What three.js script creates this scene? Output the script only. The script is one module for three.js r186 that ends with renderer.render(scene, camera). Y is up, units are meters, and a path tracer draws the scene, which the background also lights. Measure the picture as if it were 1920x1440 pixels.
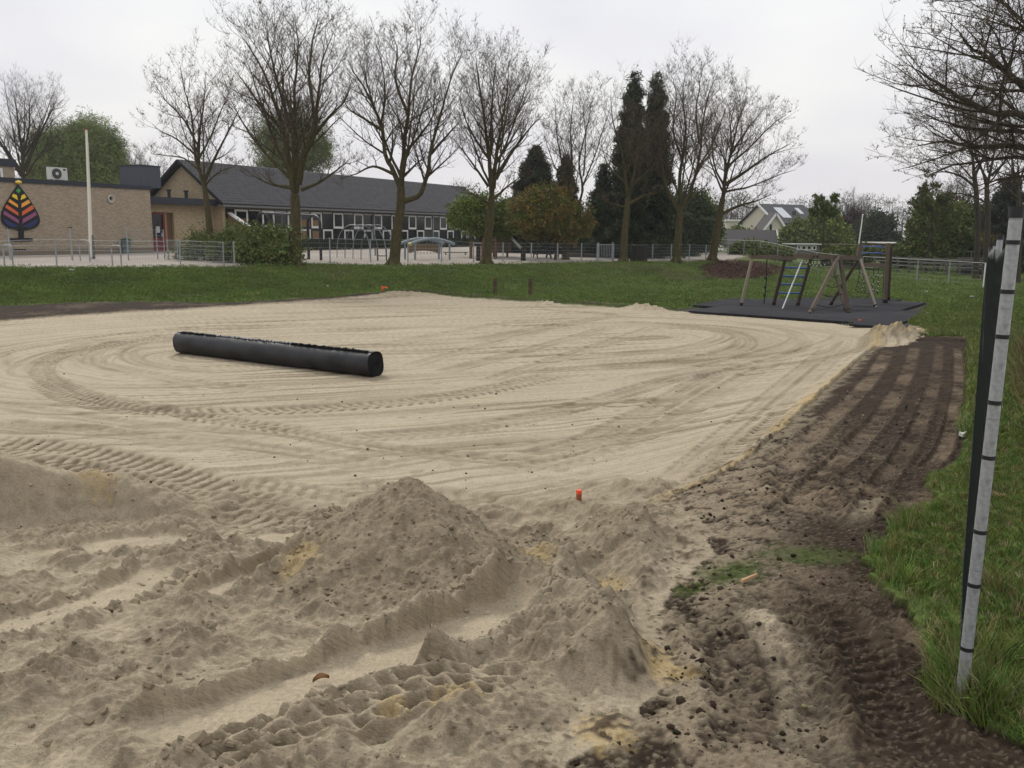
import * as THREE from 'three';
import { mergeGeometries } from 'three/addons/utils/BufferGeometryUtils.js';

// ---------------------------------------------------------------- camera, sky, sun, exposure
const scene = new THREE.Scene();
const renderer = new THREE.WebGLRenderer({ antialias: true });
renderer.toneMapping = THREE.LinearToneMapping;
renderer.toneMappingExposure = 1.07;
renderer.shadowMap.enabled = true;
renderer.setSize(1024, 768);

const FOCAL = 1608, CAM_H = 2.4, PITCH = THREE.MathUtils.degToRad(10.2), ROLL = 0.012;   // focal length in photograph pixels (1920 wide)
const camera = new THREE.PerspectiveCamera(2 * Math.atan(720 / FOCAL) * 180 / Math.PI, 4 / 3, 0.1, 3000);
camera.position.set(0, CAM_H, 0);
camera.rotation.order = 'YXZ';
camera.rotation.set(-PITCH, 0, ROLL);
camera.updateMatrixWorld(true);

// ---------------------------------------------------------------- noise and random numbers
function rng32(a) { return () => { a |= 0; a = a + 0x6D2B79F5 | 0; let t = Math.imul(a ^ a >>> 15, 1 | a); t = t + Math.imul(t ^ t >>> 7, 61 | t) ^ t; return ((t ^ t >>> 14) >>> 0) / 4294967296; }; }
const PERM = new Uint8Array(512), GX = new Float32Array(256), GY = new Float32Array(256);
{ const r = rng32(77), p = [...Array(256).keys()]; for (let i = 255; i > 0; i--) { const j = Math.floor(r() * (i + 1)); [p[i], p[j]] = [p[j], p[i]]; }
  for (let i = 0; i < 512; i++) PERM[i] = p[i & 255];
  for (let i = 0; i < 256; i++) { const a = r() * 6.2832; GX[i] = Math.cos(a) * 1.5; GY[i] = Math.sin(a) * 1.5; } }
function noise(x, y) {                                   // gradient noise, about -1 .. 1
  const xf = Math.floor(x), yf = Math.floor(y), X = xf & 255, Y = yf & 255, fx = x - xf, fy = y - yf;
  const a = PERM[PERM[X] + Y], b = PERM[PERM[X + 1] + Y], c = PERM[PERM[X] + Y + 1], d = PERM[PERM[X + 1] + Y + 1];
  const u = fx * fx * fx * (fx * (fx * 6 - 15) + 10), v = fy * fy * fy * (fy * (fy * 6 - 15) + 10);
  const n0 = GX[a] * fx + GY[a] * fy, n1 = GX[b] * (fx - 1) + GY[b] * fy, n2 = GX[c] * fx + GY[c] * (fy - 1), n3 = GX[d] * (fx - 1) + GY[d] * (fy - 1);
  return n0 + u * (n1 - n0) + v * (n2 - n0 + u * (n0 - n1 - n2 + n3));
}
function fbm(x, y, o) { let s = 0, a = 0.5, f = 1; for (let i = 0; i < o; i++) { s += a * noise(x * f + i * 17.3, y * f - i * 9.1); a *= 0.5; f *= 2.07; } return s; }
function worley(x, y) {                                  // [nearest, second nearest, id of the nearest cell]
  const xi = Math.floor(x), yi = Math.floor(y); let f1 = 9, f2 = 9, id = 0;
  for (let j = -1; j <= 1; j++) for (let i = -1; i <= 1; i++) {
    const h = PERM[PERM[(xi + i) & 255] + ((yi + j) & 255)], h2 = PERM[h + 91], dx = xi + i + 0.1 + 0.8 * h / 255 - x, dy = yi + j + 0.1 + 0.8 * h2 / 255 - y, d = Math.sqrt(dx * dx + dy * dy);
    if (d < f1) { f2 = f1; f1 = d; id = PERM[h2 + 33]; } else if (d < f2) f2 = d;
  }
  return [f1, f2, id / 255];
}
const clamp = (x, a = 0, b = 1) => x < a ? a : x > b ? b : x;
const sstep = (a, b, x) => { const t = clamp((x - a) / (b - a)); return t * t * (3 - 2 * t); };
const mix = (a, b, t) => a + (b - a) * t;
const V = (x, y, z) => new THREE.Vector3(x, y, z);

// ---------------------------------------------------------------- overcast sky (air and cloud only)
{
  const w = 1024, h = 512, data = new Float32Array(w * h * 4);
  for (let j = 0; j < h; j++) {
    const el = ((j + 0.5) / h - 0.5) * Math.PI, s = Math.max(0, Math.sin(el));
    for (let i = 0; i < w; i++) {
      const az = (i + 0.5) / w * 2 * Math.PI, cx = Math.cos(az), cy = Math.sin(az), q = 1 / (0.18 + s);
      const cl = el > 0 ? fbm(cx * q * 0.8 + 5, cy * q * 0.8 + 3, 5) * sstep(0.0, 0.12, s) : 0;
      const L = 0.745 + 0.42 * s + 0.21 * cl;
      const warm = Math.exp(-s * 7), o = (j * w + i) * 4;
      data[o] = L * (0.985 + 0.035 * warm); data[o + 1] = L * (1.0 - 0.02 * warm); data[o + 2] = L * (1.04 - 0.06 * warm - 0.12 * cl); data[o + 3] = 1;
    }
  }
  const sky = new THREE.DataTexture(data, w, h, THREE.RGBAFormat, THREE.FloatType);
  sky.mapping = THREE.EquirectangularReflectionMapping; sky.magFilter = THREE.LinearFilter; sky.needsUpdate = true;
  scene.background = sky; scene.environment = sky;
}
const sun = new THREE.DirectionalLight(new THREE.Color(1.0, 0.97, 0.90), 1.65);      // the sun behind the cloud deck
sun.position.set(-26, 50, -72); sun.target.position.set(0, 0, -25); scene.add(sun, sun.target);
sun.castShadow = true; sun.shadow.radius = 26; sun.shadow.mapSize.set(4096, 4096);
Object.assign(sun.shadow.camera, { left: -60, right: 60, top: 60, bottom: -60, near: 1, far: 220 });
scene.fog = new THREE.FogExp2(new THREE.Color(0.78, 0.79, 0.81), 0.00035);

// ---------------------------------------------------------------- photograph pixel -> direction -> place on the ground
const rayV = new THREE.Vector3();
function ray(px, py) { return rayV.set((px - 960) / FOCAL, -(py - 720) / FOCAL, -1).applyQuaternion(camera.quaternion).clone(); }
const atD = (px, py, d) => { const r = ray(px, py); return camera.position.clone().addScaledVector(r, d / -r.z); };          // on the upright plane d metres ahead
const atY = (px, py, y) => { const r = ray(px, py); return camera.position.clone().addScaledVector(r, (y - CAM_H) / r.y); };   // on a level plane
const xd = (v) => [v.x, -v.z];

// ---------------------------------------------------------------- naming helpers
const taken = new Set();
function numbered(name) { let n = name, k = 0; while (taken.has(n)) n = name + '_' + String(++k).padStart(3, '0'); taken.add(n); return n; }
function tag(o, label, category, group, kind) { if (label) o.userData.label = label; if (category) o.userData.category = category; if (group) o.userData.group = group; if (kind) o.userData.kind = kind; return o; }
function thing(name, label, category, pos = V(0, 0, 0), turn = 0, group) {
  const o = new THREE.Group(); o.name = numbered(name); o.position.copy(pos); o.rotation.y = turn; scene.add(o); o.updateMatrixWorld(true);
  return tag(o, label, category, group);
}
function shade(m) { m.castShadow = true; m.receiveShadow = true; return m; }
function mesh(name, geo, mat, parent) { const m = shade(new THREE.Mesh(geo, mat)); m.name = parent === scene ? numbered(name) : name; parent.add(m); return m; }

// ---------------------------------------------------------------- mesh builder
class MB {
  constructor() { this.p = []; this.n = []; this.u = []; this.i = []; this.c = null; }
  get count() { return this.p.length / 3; }
  vert(x, y, z, nx, ny, nz, u, v) { this.p.push(x, y, z); this.n.push(nx, ny, nz); this.u.push(u, v); }
  quad(a, b, c, d, us = 1, vs = 1) {                       // corners counter-clockwise, uv in metres
    const n = V(0, 0, 0).crossVectors(b.clone().sub(a), d.clone().sub(a)).normalize(), k = this.count, w = a.distanceTo(b), h = a.distanceTo(d);
    this.vert(a.x, a.y, a.z, n.x, n.y, n.z, 0, 0); this.vert(b.x, b.y, b.z, n.x, n.y, n.z, w * us, 0); this.vert(c.x, c.y, c.z, n.x, n.y, n.z, w * us, h * vs); this.vert(d.x, d.y, d.z, n.x, n.y, n.z, 0, h * vs);
    this.i.push(k, k + 1, k + 2, k, k + 2, k + 3); return this;
  }
  tri(a, b, c) { const n = V(0, 0, 0).crossVectors(b.clone().sub(a), c.clone().sub(a)).normalize(), k = this.count; for (const q of [a, b, c]) this.vert(q.x, q.y, q.z, n.x, n.y, n.z, q.x + q.z, q.y); this.i.push(k, k + 1, k + 2); return this; }
  hexa(c) {                                                // 8 corners: bottom 0-3 counter-clockwise seen from above, top 4-7
    const q = (a, b, d, e) => this.quad(c[a], c[b], c[d], c[e]);
    q(0, 1, 5, 4); q(1, 2, 6, 5); q(2, 3, 7, 6); q(3, 0, 4, 7); q(4, 5, 6, 7); q(3, 2, 1, 0); return this;
  }
  box(x0, x1, y0, y1, z0, z1) { return this.hexa([V(x0, y0, z1), V(x1, y0, z1), V(x1, y0, z0), V(x0, y0, z0), V(x0, y1, z1), V(x1, y1, z1), V(x1, y1, z0), V(x0, y1, z0)]); }
  bar(a, b, w, h, up = V(0, 1, 0)) {                       // a beam from a to b, w wide and h high
    const t = b.clone().sub(a).normalize(); let s = V(0, 0, 0).crossVectors(t, Math.abs(t.dot(up)) > 0.98 ? V(0, 0, 1) : up).normalize(); const v = V(0, 0, 0).crossVectors(s, t).normalize();
    const at = (p, i, j) => p.clone().addScaledVector(s, i * w / 2).addScaledVector(v, j * h / 2);
    return this.hexa([at(a, -1, -1), at(a, 1, -1), at(b, 1, -1), at(b, -1, -1), at(a, -1, 1), at(a, 1, 1), at(b, 1, 1), at(b, -1, 1)]);
  }
  tube(pts, rad, sides = 6, cap = true) {
    const k0 = this.count, n = pts.length, ref = V(0, 0, 0), t = V(0, 0, 0), s = V(0, 0, 0), v = V(0, 0, 0); let len = 0;
    for (let i = 0; i < n; i++) {
      t.subVectors(pts[Math.min(i + 1, n - 1)], pts[Math.max(i - 1, 0)]).normalize();
      if (i === 0) { ref.set(Math.abs(t.y) > 0.9 ? 1 : 0, Math.abs(t.y) > 0.9 ? 0 : 1, 0); s.crossVectors(t, ref).normalize(); }
      else { s.addScaledVector(t, -s.dot(t)).normalize(); len += pts[i].distanceTo(pts[i - 1]); }
      v.crossVectors(t, s);
      const r = Array.isArray(rad) ? rad[i] : rad;
      for (let j = 0; j <= sides; j++) { const a = j / sides * 6.28319, c = Math.cos(a), d = Math.sin(a), nx = s.x * c + v.x * d, ny = s.y * c + v.y * d, nz = s.z * c + v.z * d; this.vert(pts[i].x + nx * r, pts[i].y + ny * r, pts[i].z + nz * r, nx, ny, nz, j / sides * 6.28 * r, len); }
    }
    for (let i = 0; i < n - 1; i++) for (let j = 0; j < sides; j++) { const a = k0 + i * (sides + 1) + j, b = a + sides + 1; this.i.push(a, a + 1, b + 1, a, b + 1, b); }
    if (cap) for (const [row, flip] of [[0, 1], [n - 1, 0]]) {
      const c = pts[row], o = pts[row ? row - 1 : 1], nn = c.clone().sub(o).normalize(), k = this.count; this.vert(c.x, c.y, c.z, nn.x, nn.y, nn.z, 0, 0);
      for (let j = 0; j <= sides; j++) { const q = (k0 + row * (sides + 1) + j) * 3; this.vert(this.p[q], this.p[q + 1], this.p[q + 2], nn.x, nn.y, nn.z, 0, 0); }
      for (let j = 0; j < sides; j++) flip ? this.i.push(k, k + 2 + j, k + 1 + j) : this.i.push(k, k + 1 + j, k + 2 + j);
    }
    return this;
  }
  geo() {
    const g = new THREE.BufferGeometry();
    g.setAttribute('position', new THREE.BufferAttribute(new Float32Array(this.p), 3)); g.setAttribute('normal', new THREE.BufferAttribute(new Float32Array(this.n), 3)); g.setAttribute('uv', new THREE.BufferAttribute(new Float32Array(this.u), 2));
    g.setIndex(new THREE.BufferAttribute(new Uint32Array(this.i), 1)); return g;
  }
  build(name, mat, parent) { return mesh(name, this.geo(), mat, parent); }
}

// ---------------------------------------------------------------- computed textures
function tex(size, fn, srgb = false) {                     // fn(u, v) -> grey or [r, g, b], 0..1
  const d = new Uint8Array(size * size * 4);
  for (let j = 0; j < size; j++) for (let i = 0; i < size; i++) { const q = fn(i / size, j / size), o = (j * size + i) * 4, a = Array.isArray(q); for (let c = 0; c < 3; c++) d[o + c] = clamp(a ? q[c] : q) * 255; d[o + 3] = 255; }
  const t = new THREE.DataTexture(d, size, size); t.wrapS = t.wrapT = THREE.RepeatWrapping; t.magFilter = THREE.LinearFilter; t.minFilter = THREE.LinearMipmapLinearFilter; t.generateMipmaps = true; if (srgb) t.colorSpace = THREE.SRGBColorSpace; t.needsUpdate = true; return t;
}
function tnoise(u, v, f, seed = 0) {                       // noise that tiles over 0..1
  const n = (a, b) => noise(a * f + seed, b * f + seed * 1.7), s = (x) => x * x * (3 - 2 * x), uu = s(u), vv = s(v);
  return mix(mix(n(u, v), n(u - 1, v), uu), mix(n(u, v - 1), n(u - 1, v - 1), uu), vv) / Math.sqrt((uu * uu + (1 - uu) ** 2) * (vv * vv + (1 - vv) ** 2));
}
const grainTex = tex(1024, (u, v) => 0.78 + 0.06 * tnoise(u, v, 9, 3) + 0.13 * tnoise(u, v, 55, 9) + 0.16 * tnoise(u, v, 170, 21));
const grainBump = tex(1024, (u, v) => 0.5 + 0.16 * tnoise(u, v, 24, 5) + 0.26 * tnoise(u, v, 80, 11) + 0.16 * tnoise(u, v, 210, 31));
const rep = (t, x, y = x) => { const c = t.clone(); c.repeat.set(x, y); c.needsUpdate = true; return c; };
const std = (r, g, b, rough = 0.9, extra = {}) => new THREE.MeshPhysicalMaterial({ color: new THREE.Color().setRGB(r, g, b), roughness: rough, specularIntensity: rough > 0.78 ? 0.22 : 0.8, side: THREE.DoubleSide, ...extra });

// ================================================================ GROUND
const FENCE_A = [1.75, 3.05], FENCE_DIR = [0.545, 1];      // line of the tall ball fence on the right
const fenceX = (d) => FENCE_A[0] + (d - FENCE_A[1]) * FENCE_DIR[0];
const PLATEAU = 0.75;
function polySD(poly, x, d) {                              // signed distance, positive inside
  let best = 1e9, inside = false;
  for (let i = 0, j = poly.length - 1; i < poly.length; j = i++) {
    const [ax, ay] = poly[j], [bx, by] = poly[i], ex = bx - ax, ey = by - ay, t = clamp(((x - ax) * ex + (d - ay) * ey) / (ex * ex + ey * ey)), qx = ax + ex * t - x, qy = ay + ey * t - d, q = qx * qx + qy * qy;
    if (q < best) best = q;
    if ((ay > d) !== (by > d) && x < ex * (d - ay) / ey + ax) inside = !inside;
  }
  return inside ? Math.sqrt(best) : -Math.sqrt(best);
}
const yardEdge = [[-300, 503], [0, 503], [230, 502], [440, 502], [600, 495], [740, 499], [1000, 494], [1150, 492], [1330, 488], [1380, 486]].map(([a, b]) => xd(atY(a, b, PLATEAU)));
const plateau = [...yardEdge, [17, 62], [24, 150], [-160, 150], [-160, yardEdge[0][1]]];
function macro(x, d) {
  let h = 0;
  if (d < 8) h = 0.6 * (1 - sstep(2.6, 7.4, d));
  const s = fenceX(d) - x;
  if (d < 28) h = Math.max(h, (0.66 - 0.0255 * d) * sstep(4.4, 0.9, s) * sstep(-30, -1, -d * 0 - Math.max(0, -s)));
  if (d > 15) h = Math.max(h, PLATEAU * sstep(-6.2, 0.4, polySD(plateau, x, d)));
  return h;
}
function G(px, py, lift = 0) {                             // where the sight line through a pixel meets the ground
  const r = ray(px, py), p = camera.position; let a = 0.5, step = 0.25, t = a;
  for (; t < 900; t += step, step *= 1.01) if (p.y + r.y * t <= macro(p.x + r.x * t, -(p.z + r.z * t))) break;
  let lo = t - step, hi = t;
  for (let k = 0; k < 24; k++) { const m = (lo + hi) / 2; if (p.y + r.y * m <= macro(p.x + r.x * m, -(p.z + r.z * m))) hi = m; else lo = m; }
  return V(p.x + r.x * hi, macro(p.x + r.x * hi, -(p.z + r.z * hi)) + lift, p.z + r.z * hi);
}
const Gx = ([a, b]) => xd(G(a, b));
class Path {                                               // a line on the ground through photographed points
  constructor(px, half, world = false) {
    const raw = world ? px : px.map(Gx), c = new THREE.CatmullRomCurve3(raw.map(([x, d]) => V(x, 0, d)), false, 'centripetal'), n = Math.max(6, raw.length * 6);
    this.q = c.getPoints(n).map((v) => [v.x, v.z]); this.half = half; this.s = [0];
    for (let i = 1; i < this.q.length; i++) this.s.push(this.s[i - 1] + Math.hypot(this.q[i][0] - this.q[i - 1][0], this.q[i][1] - this.q[i - 1][1]));
    this.len = this.s[this.s.length - 1];
    const xs = this.q.map((a) => a[0]), ds = this.q.map((a) => a[1]), m = half * 3 + 0.3; this.b = [Math.min(...xs) - m, Math.max(...xs) + m, Math.min(...ds) - m, Math.max(...ds) + m];
    this.w = 0; this.at = 0;
  }
  hit(x, d) {                                              // false far away, else sets w (signed offset across) and at (metres along)
    const b = this.b; if (x < b[0] || x > b[1] || d < b[2] || d > b[3]) return false;
    let best = 1e9, q = this.q;
    for (let i = 1; i < q.length; i++) {
      const ax = q[i - 1][0], ay = q[i - 1][1], ex = q[i][0] - ax, ey = q[i][1] - ay, t = clamp(((x - ax) * ex + (d - ay) * ey) / (ex * ex + ey * ey + 1e-9)), rx = x - ax - ex * t, ry = d - ay - ey * t, k = rx * rx + ry * ry;
      if (k < best) { best = k; this.at = this.s[i - 1] + t * (this.s[i] - this.s[i - 1]); this.w = (ex * ry - ey * rx) < 0 ? -Math.sqrt(k) : Math.sqrt(k); }
    }
    return best < (this.half * 3 + 0.3) ** 2;
  }
  ends(soft) { return sstep(0, soft, this.at) * sstep(0, soft, this.len - this.at); }
}
// --- outlines traced on the photograph
const sandPoly = [[-500, 640], [-200, 618], [0, 603], [150, 592], [400, 577], [560, 567], [700, 554], [780, 550], [880, 559], [1000, 567], [1130, 575], [1250, 583], [1420, 592], [1560, 605], [1640, 618], [1650, 634], [1640, 650], [1600, 683], [1540, 735], [1480, 788], [1430, 835], [1380, 872], [1330, 900], [1260, 930], [1330, 990], [1345, 1040], [1290, 1090], [1240, 1150], [1240, 1210], [1265, 1265], [1200, 1340], [1120, 1400], [1050, 1470]].map(Gx);
sandPoly.push([0.2, 1.2], [-12, 1.2], [-25, 12]);
const lawnPoly = [[1818, 628], [1822, 700], [1816, 780], [1806, 850], [1790, 885], [1750, 897], [1735, 915], [1762, 945], [1705, 968], [1664, 1010], [1622, 1068], [1650, 1100], [1690, 1140], [1735, 1210], [1765, 1290], [1850, 1365], [1960, 1425]].map(Gx);
lawnPoly.push([3.2, 1.5], [40, 1.5], [60, 30], [fenceX(30) + 10, 30], Gx([1818, 628]).map((v, i) => v + (i ? 3 : 1.2)));
const leftSoil = [[-300, 590], [0, 576], [120, 570], [250, 568], [420, 570], [600, 560], [700, 551], [720, 560], [560, 572], [400, 582], [150, 598], [0, 610], [-300, 640]].map(Gx);
const farSoil = new Path([[690, 553], [780, 546], [880, 556], [1000, 564], [1130, 572], [1255, 581]], 0.35);
const soilTop = Gx([1760, 634])[1], spillPoly = [[1600, 612], [1640, 604], [1700, 606], [1748, 620], [1735, 632], [1700, 646], [1636, 656]].map(Gx);
const matPoly = [[1276, 583], [1392, 562], [1470, 563], [1520, 556], [1600, 558], [1738, 571], [1690, 616], [1600, 610], [1420, 596]].map(Gx);
// --- things pressed or piled into the foreground sand
const HEAP = { c: xd(G(768, 1000)), h: 0.6 };
HEAP.c = [-0.62, 5.0];
const smoothRut = new Path([[210, 1425], [400, 1352], [590, 1285], [780, 1222], [930, 1172], [1040, 1128]], 0.17);
const rut2 = new Path([[330, 1135], [440, 1108], [540, 1075], [620, 1030]], 0.16);
const rut3 = new Path([[60, 1045], [250, 1022], [430, 1018], [560, 1008], [640, 1000]], 0.26);
const rut4 = new Path([[-60, 1215], [90, 1160], [230, 1110], [330, 1060]], 0.15);
const rut5 = new Path([[130, 1290], [290, 1205], [420, 1150], [480, 1110]], 0.12);
const rut6 = new Path([[-80, 1420], [120, 1350], [300, 1270], [430, 1220]], 0.14);
const lugBand = new Path([[300, 1490], [480, 1400], [640, 1340], [800, 1300], [930, 1283], [1030, 1290]], 0.16);
const ridge = new Path([[900, 1130], [1010, 1150], [1090, 1185], [1140, 1240], [1130, 1300]], 0.3);
const ridge2 = new Path([[985, 1045], [1030, 1065], [1075, 1100]], 0.16);
const ridge3 = new Path([[1075, 1040], [1140, 1048], [1210, 1075], [1270, 1120]], 0.2);
const ridge4 = new Path([[1130, 1005], [1180, 1020], [1240, 1060]], 0.15);
const leftBank = new Path([[-260, 985], [-80, 992], [60, 990], [190, 984], [300, 984], [385, 988]], 0.42);
const edgeLip = new Path([[1650, 634], [1640, 652], [1600, 685], [1540, 737], [1480, 790], [1430, 837], [1380, 874], [1300, 915], [1220, 940]], 0.12);
const pileSpots = [[1045, 566, 1.0, 0.34], [1075, 568, 0.5, 0.26], [1215, 580, 0.9, 0.26], [770, 554, 1.6, 0.12], [735, 555, 0.8, 0.1], [1690, 632, 0.8, 0.26], [1655, 636, 0.7, 0.2], [1725, 626, 0.6, 0.12]].map(([a, b, r, h]) => [...Gx([a, b]), r, h]);
// --- wheel tracks on the levelled field: [points, half width, tread strength, smear strength]
const tracks = [
  [[[600, 812], [420, 790], [280, 765], [160, 740], [92, 712], [80, 690], [110, 668], [200, 646], [330, 626]], 0.2, 1, 0.5],
  [[[80, 712], [130, 742], [250, 768], [420, 772], [600, 766], [780, 752], [930, 728], [1060, 700]], 0.28, 1, 0.5],
  [[[-60, 672], [60, 652], [180, 632], [330, 616], [480, 608], [640, 608]], 0.16, 0.8, 0.4],
  [[[430, 800], [540, 812], [640, 832], [780, 850], [960, 864], [1060, 868]], 0.2, 0.3, 0.9],
  [[[610, 826], [760, 815], [900, 800], [1050, 772], [1190, 732], [1300, 702], [1375, 690]], 0.24, 0.5, 0.8],
  [[[960, 864], [1080, 836], [1180, 792], [1280, 738], [1352, 694]], 0.24, 0.4, 0.9],
  [[[900, 884], [1050, 866], [1160, 838], [1260, 790], [1360, 730], [1450, 680]], 0.2, 0.3, 0.5],
  [[[-40, 790], [200, 812], [400, 832], [560, 852], [760, 886]], 0.22, 0.2, 0.7],
  [[[-40, 755], [160, 785], [330, 805], [520, 822]], 0.2, 0, 0.6],
  [[[1100, 690], [1250, 682], [1360, 662], [1402, 641], [1375, 622], [1280, 610], [1150, 602]], 0.3, 0.3, 0.9],
  [[[1130, 668], [1270, 655], [1340, 640], [1360, 626], [1310, 614]], 0.25, 0, 0.7],
  [[[1180, 710], [1320, 690], [1440, 660], [1500, 635], [1470, 618], [1380, 605]], 0.22, 0, 0.6],
  [[[1250, 720], [1400, 690], [1530, 650], [1575, 630], [1545, 616]], 0.2, 0, 0.5],
  [[[240, 700], [175, 680], [190, 655], [300, 635]], 0.2, 0, 0.7],
  [[[430, 700], [300, 688], [240, 668], [262, 648], [360, 632]], 0.2, 0, 0.8],
  [[[520, 735], [340, 715], [215, 690], [140, 668], [150, 648], [230, 632]], 0.22, 0, 0.7],
  [[[0, 660], [20, 690], [80, 680], [150, 672]], 0.18, 0, 0.5],
  [[[880, 640], [960, 625], [1060, 608], [1130, 596], [1160, 594], [1130, 588], [1000, 580]], 0.28, 0.3, 0.8],
  [[[820, 700], [980, 660], [1080, 632], [1150, 612]], 0.22, 0.3, 0.7],
  [[[760, 690], [900, 650], [1010, 622], [1080, 606]], 0.2, 0, 0.6],
  [[[700, 650], [820, 628], [960, 604], [1050, 594]], 0.2, 0, 0.5],
  [[[900, 720], [1050, 672], [1150, 640], [1230, 612]], 0.2, 0, 0.6],
  [[[1330, 880], [1440, 780], [1530, 700], [1600, 645]], 0.18, 0, 0.5],
  [[[1260, 900], [1380, 800], [1480, 715], [1560, 650]], 0.18, 0.2, 0.6],
  [[[-60, 828], [110, 850], [250, 880], [380, 925], [520, 975], [660, 1010]], 0.42, 1.5, 0.6],
  [[[-60, 880], [60, 868], [200, 900], [330, 950], [450, 990]], 0.3, 1.4, 0.5],
  [[[380, 900], [560, 930], [760, 962], [930, 990], [1080, 1010]], 0.3, 0.7, 0.6],
  [[[600, 905], [760, 925], [900, 945], [1040, 975], [1180, 990]], 0.25, 0.5, 0.5],
  [[[1180, 960], [1240, 935], [1320, 895], [1400, 840], [1490, 765]], 0.22, 1.2, 0.4],
].map(([p, h, tr, sm]) => Object.assign(new Path(p, h), { tread: tr, smear: sm }));
const ovalA = xd(G(400, 668)), ovalB = xd(G(1240, 632));    // the two turning points of the levelling machine
function ovalDist(x, d) { const ex = ovalB[0] - ovalA[0], ey = ovalB[1] - ovalA[1], t = clamp(((x - ovalA[0]) * ex + (d - ovalA[1]) * ey) / (ex * ex + ey * ey)); return [Math.hypot(x - ovalA[0] - ex * t, (d - ovalA[1] - ey * t)), t]; }
// --- tracks in the soil strip and the mixed ground: [points, half width, pale share, tread]
const soilTracks = [
  [[[1665, 655], [1640, 700], [1580, 765], [1510, 825], [1440, 870]], 0.12, 0.8, 0.2],
  [[[1715, 650], [1700, 700], [1660, 770], [1600, 840], [1530, 900], [1480, 960]], 0.10, 0.6, 0.3],
  [[[1762, 645], [1755, 700], [1735, 770], [1700, 840], [1650, 910], [1600, 990]], 0.08, 0.42, 0.4],
  [[[1795, 650], [1797, 720], [1785, 790], [1765, 850], [1730, 885]], 0.07, 0.8, 0.3],
  [[[1560, 800], [1520, 850], [1500, 900], [1530, 950], [1560, 990]], 0.2, 0.0, 1.2],
  [[[1440, 905], [1510, 905], [1545, 935], [1520, 985]], 0.3, 0.1, 1.5],
  [[[1365, 1105], [1420, 1140], [1468, 1195], [1502, 1270], [1522, 1350], [1520, 1460]], 0.13, 1.0, 0.7],
  [[[1440, 1085], [1520, 1150], [1585, 1240], [1620, 1340], [1630, 1470]], 0.22, -1.0, 1.6],
  [[[1500, 1080], [1600, 1150], [1670, 1260], [1700, 1380], [1710, 1480]], 0.16, -0.6, 0.8],
  [[[1290, 1120], [1370, 1180], [1430, 1270], [1450, 1380], [1440, 1480]], 0.2, -0.5, 0.8],
].map(([p, h, pale, tr]) => Object.assign(new Path(p, h), { pale, tread: tr }));
const barePatches = [[600, 505, 1.6], [1250, 505, 1.6], [1190, 500, 1.3], [1140, 497, 1.0], [1275, 520, 1.5], [640, 520, 0.7], [490, 512, 0.8], [700, 533, 0.4], [1060, 520, 0.7]].map(([a, b, r]) => [...Gx([a, b]), r]);
const redBed = [[1315, 505], [1345, 492], [1420, 492], [1470, 505], [1440, 520], [1370, 526], [1325, 520]].map(Gx);
const greenSpots = [[1355, 1078, 0.22], [1390, 1060, 0.15], [1290, 1100, 0.1], [1480, 1038, 0.2], [1560, 1040, 0.2]].map(([a, b, r]) => [...Gx([a, b]), r]);
const yellowSpots = [[1135, 1110, 0.13], [1110, 1110, 0.1], [1215, 1235, 0.13], [1250, 1265, 0.12], [1130, 1370, 0.12], [860, 1320, 0.1], [740, 1335, 0.06], [120, 945, 0.3], [60, 925, 0.25], [180, 960, 0.25], [1675, 632, 0.5], [1720, 628, 0.5], [560, 1110, 0.14], [1010, 1075, 0.12]].map(([a, b, r]) => [...Gx([a, b]), r]);

const cA = [0, 0, 0], out = { h: 0, k: 0 };                // k: 0 sand, 1 soil, 2 lawn, 3 yard, 4 heap, 5 bank of sand
const C = {
  dry: [0.388, 0.329, 0.240], dry2: [0.333, 0.28, 0.198], damp: [0.178, 0.141, 0.090], grey: [0.226, 0.184, 0.126], crust: [0.36, 0.300, 0.211], moist: [0.132, 0.103, 0.067],
  yellow: [0.36, 0.262, 0.12], soil: [0.028, 0.0195, 0.0135], soil2: [0.046, 0.032, 0.0215], tan: [0.185, 0.138, 0.093], green: [0.055, 0.080, 0.020], green2: [0.085, 0.110, 0.030], yard: [0.30, 0.265, 0.225], red: [0.060, 0.030, 0.022],
};
const lay = (c, t) => { cA[0] += (c[0] - cA[0]) * t; cA[1] += (c[1] - cA[1]) * t; cA[2] += (c[2] - cA[2]) * t; };
function lugs(at, w, half, pitch) {                        // slanted tyre lugs, 0..1
  const side = w < 0 ? -1 : 1, a = Math.abs(w) / half, ph = (at / pitch + side * 0.25 + a * 0.9) % 1, q = ph < 0 ? ph + 1 : ph;
  return (sstep(0.0, 0.14, q) - sstep(0.42, 0.56, q)) * sstep(1.05, 0.9, a) * sstep(0.0, 0.1, a);
}
function rutShape(p, x, d, depth, rim) {                   // [height, floor share, rim share]
  if (!p.hit(x, d)) return null;
  const e = p.ends(0.25), wob = 1 + 0.22 * noise(p.at * 4, p.half * 50), a = Math.abs(p.w) / (p.half * wob), fl = sstep(1.12, 0.86, a), rm = sstep(0.95, 1.15, a) * sstep(2.1, 1.25, a);
  return [e * (-depth * fl + rim * rm * (0.8 + 0.35 * noise(p.at * 4 + 9, p.w * 6))), fl * e, rm * e];
}
let dmpK = 0;
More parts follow.
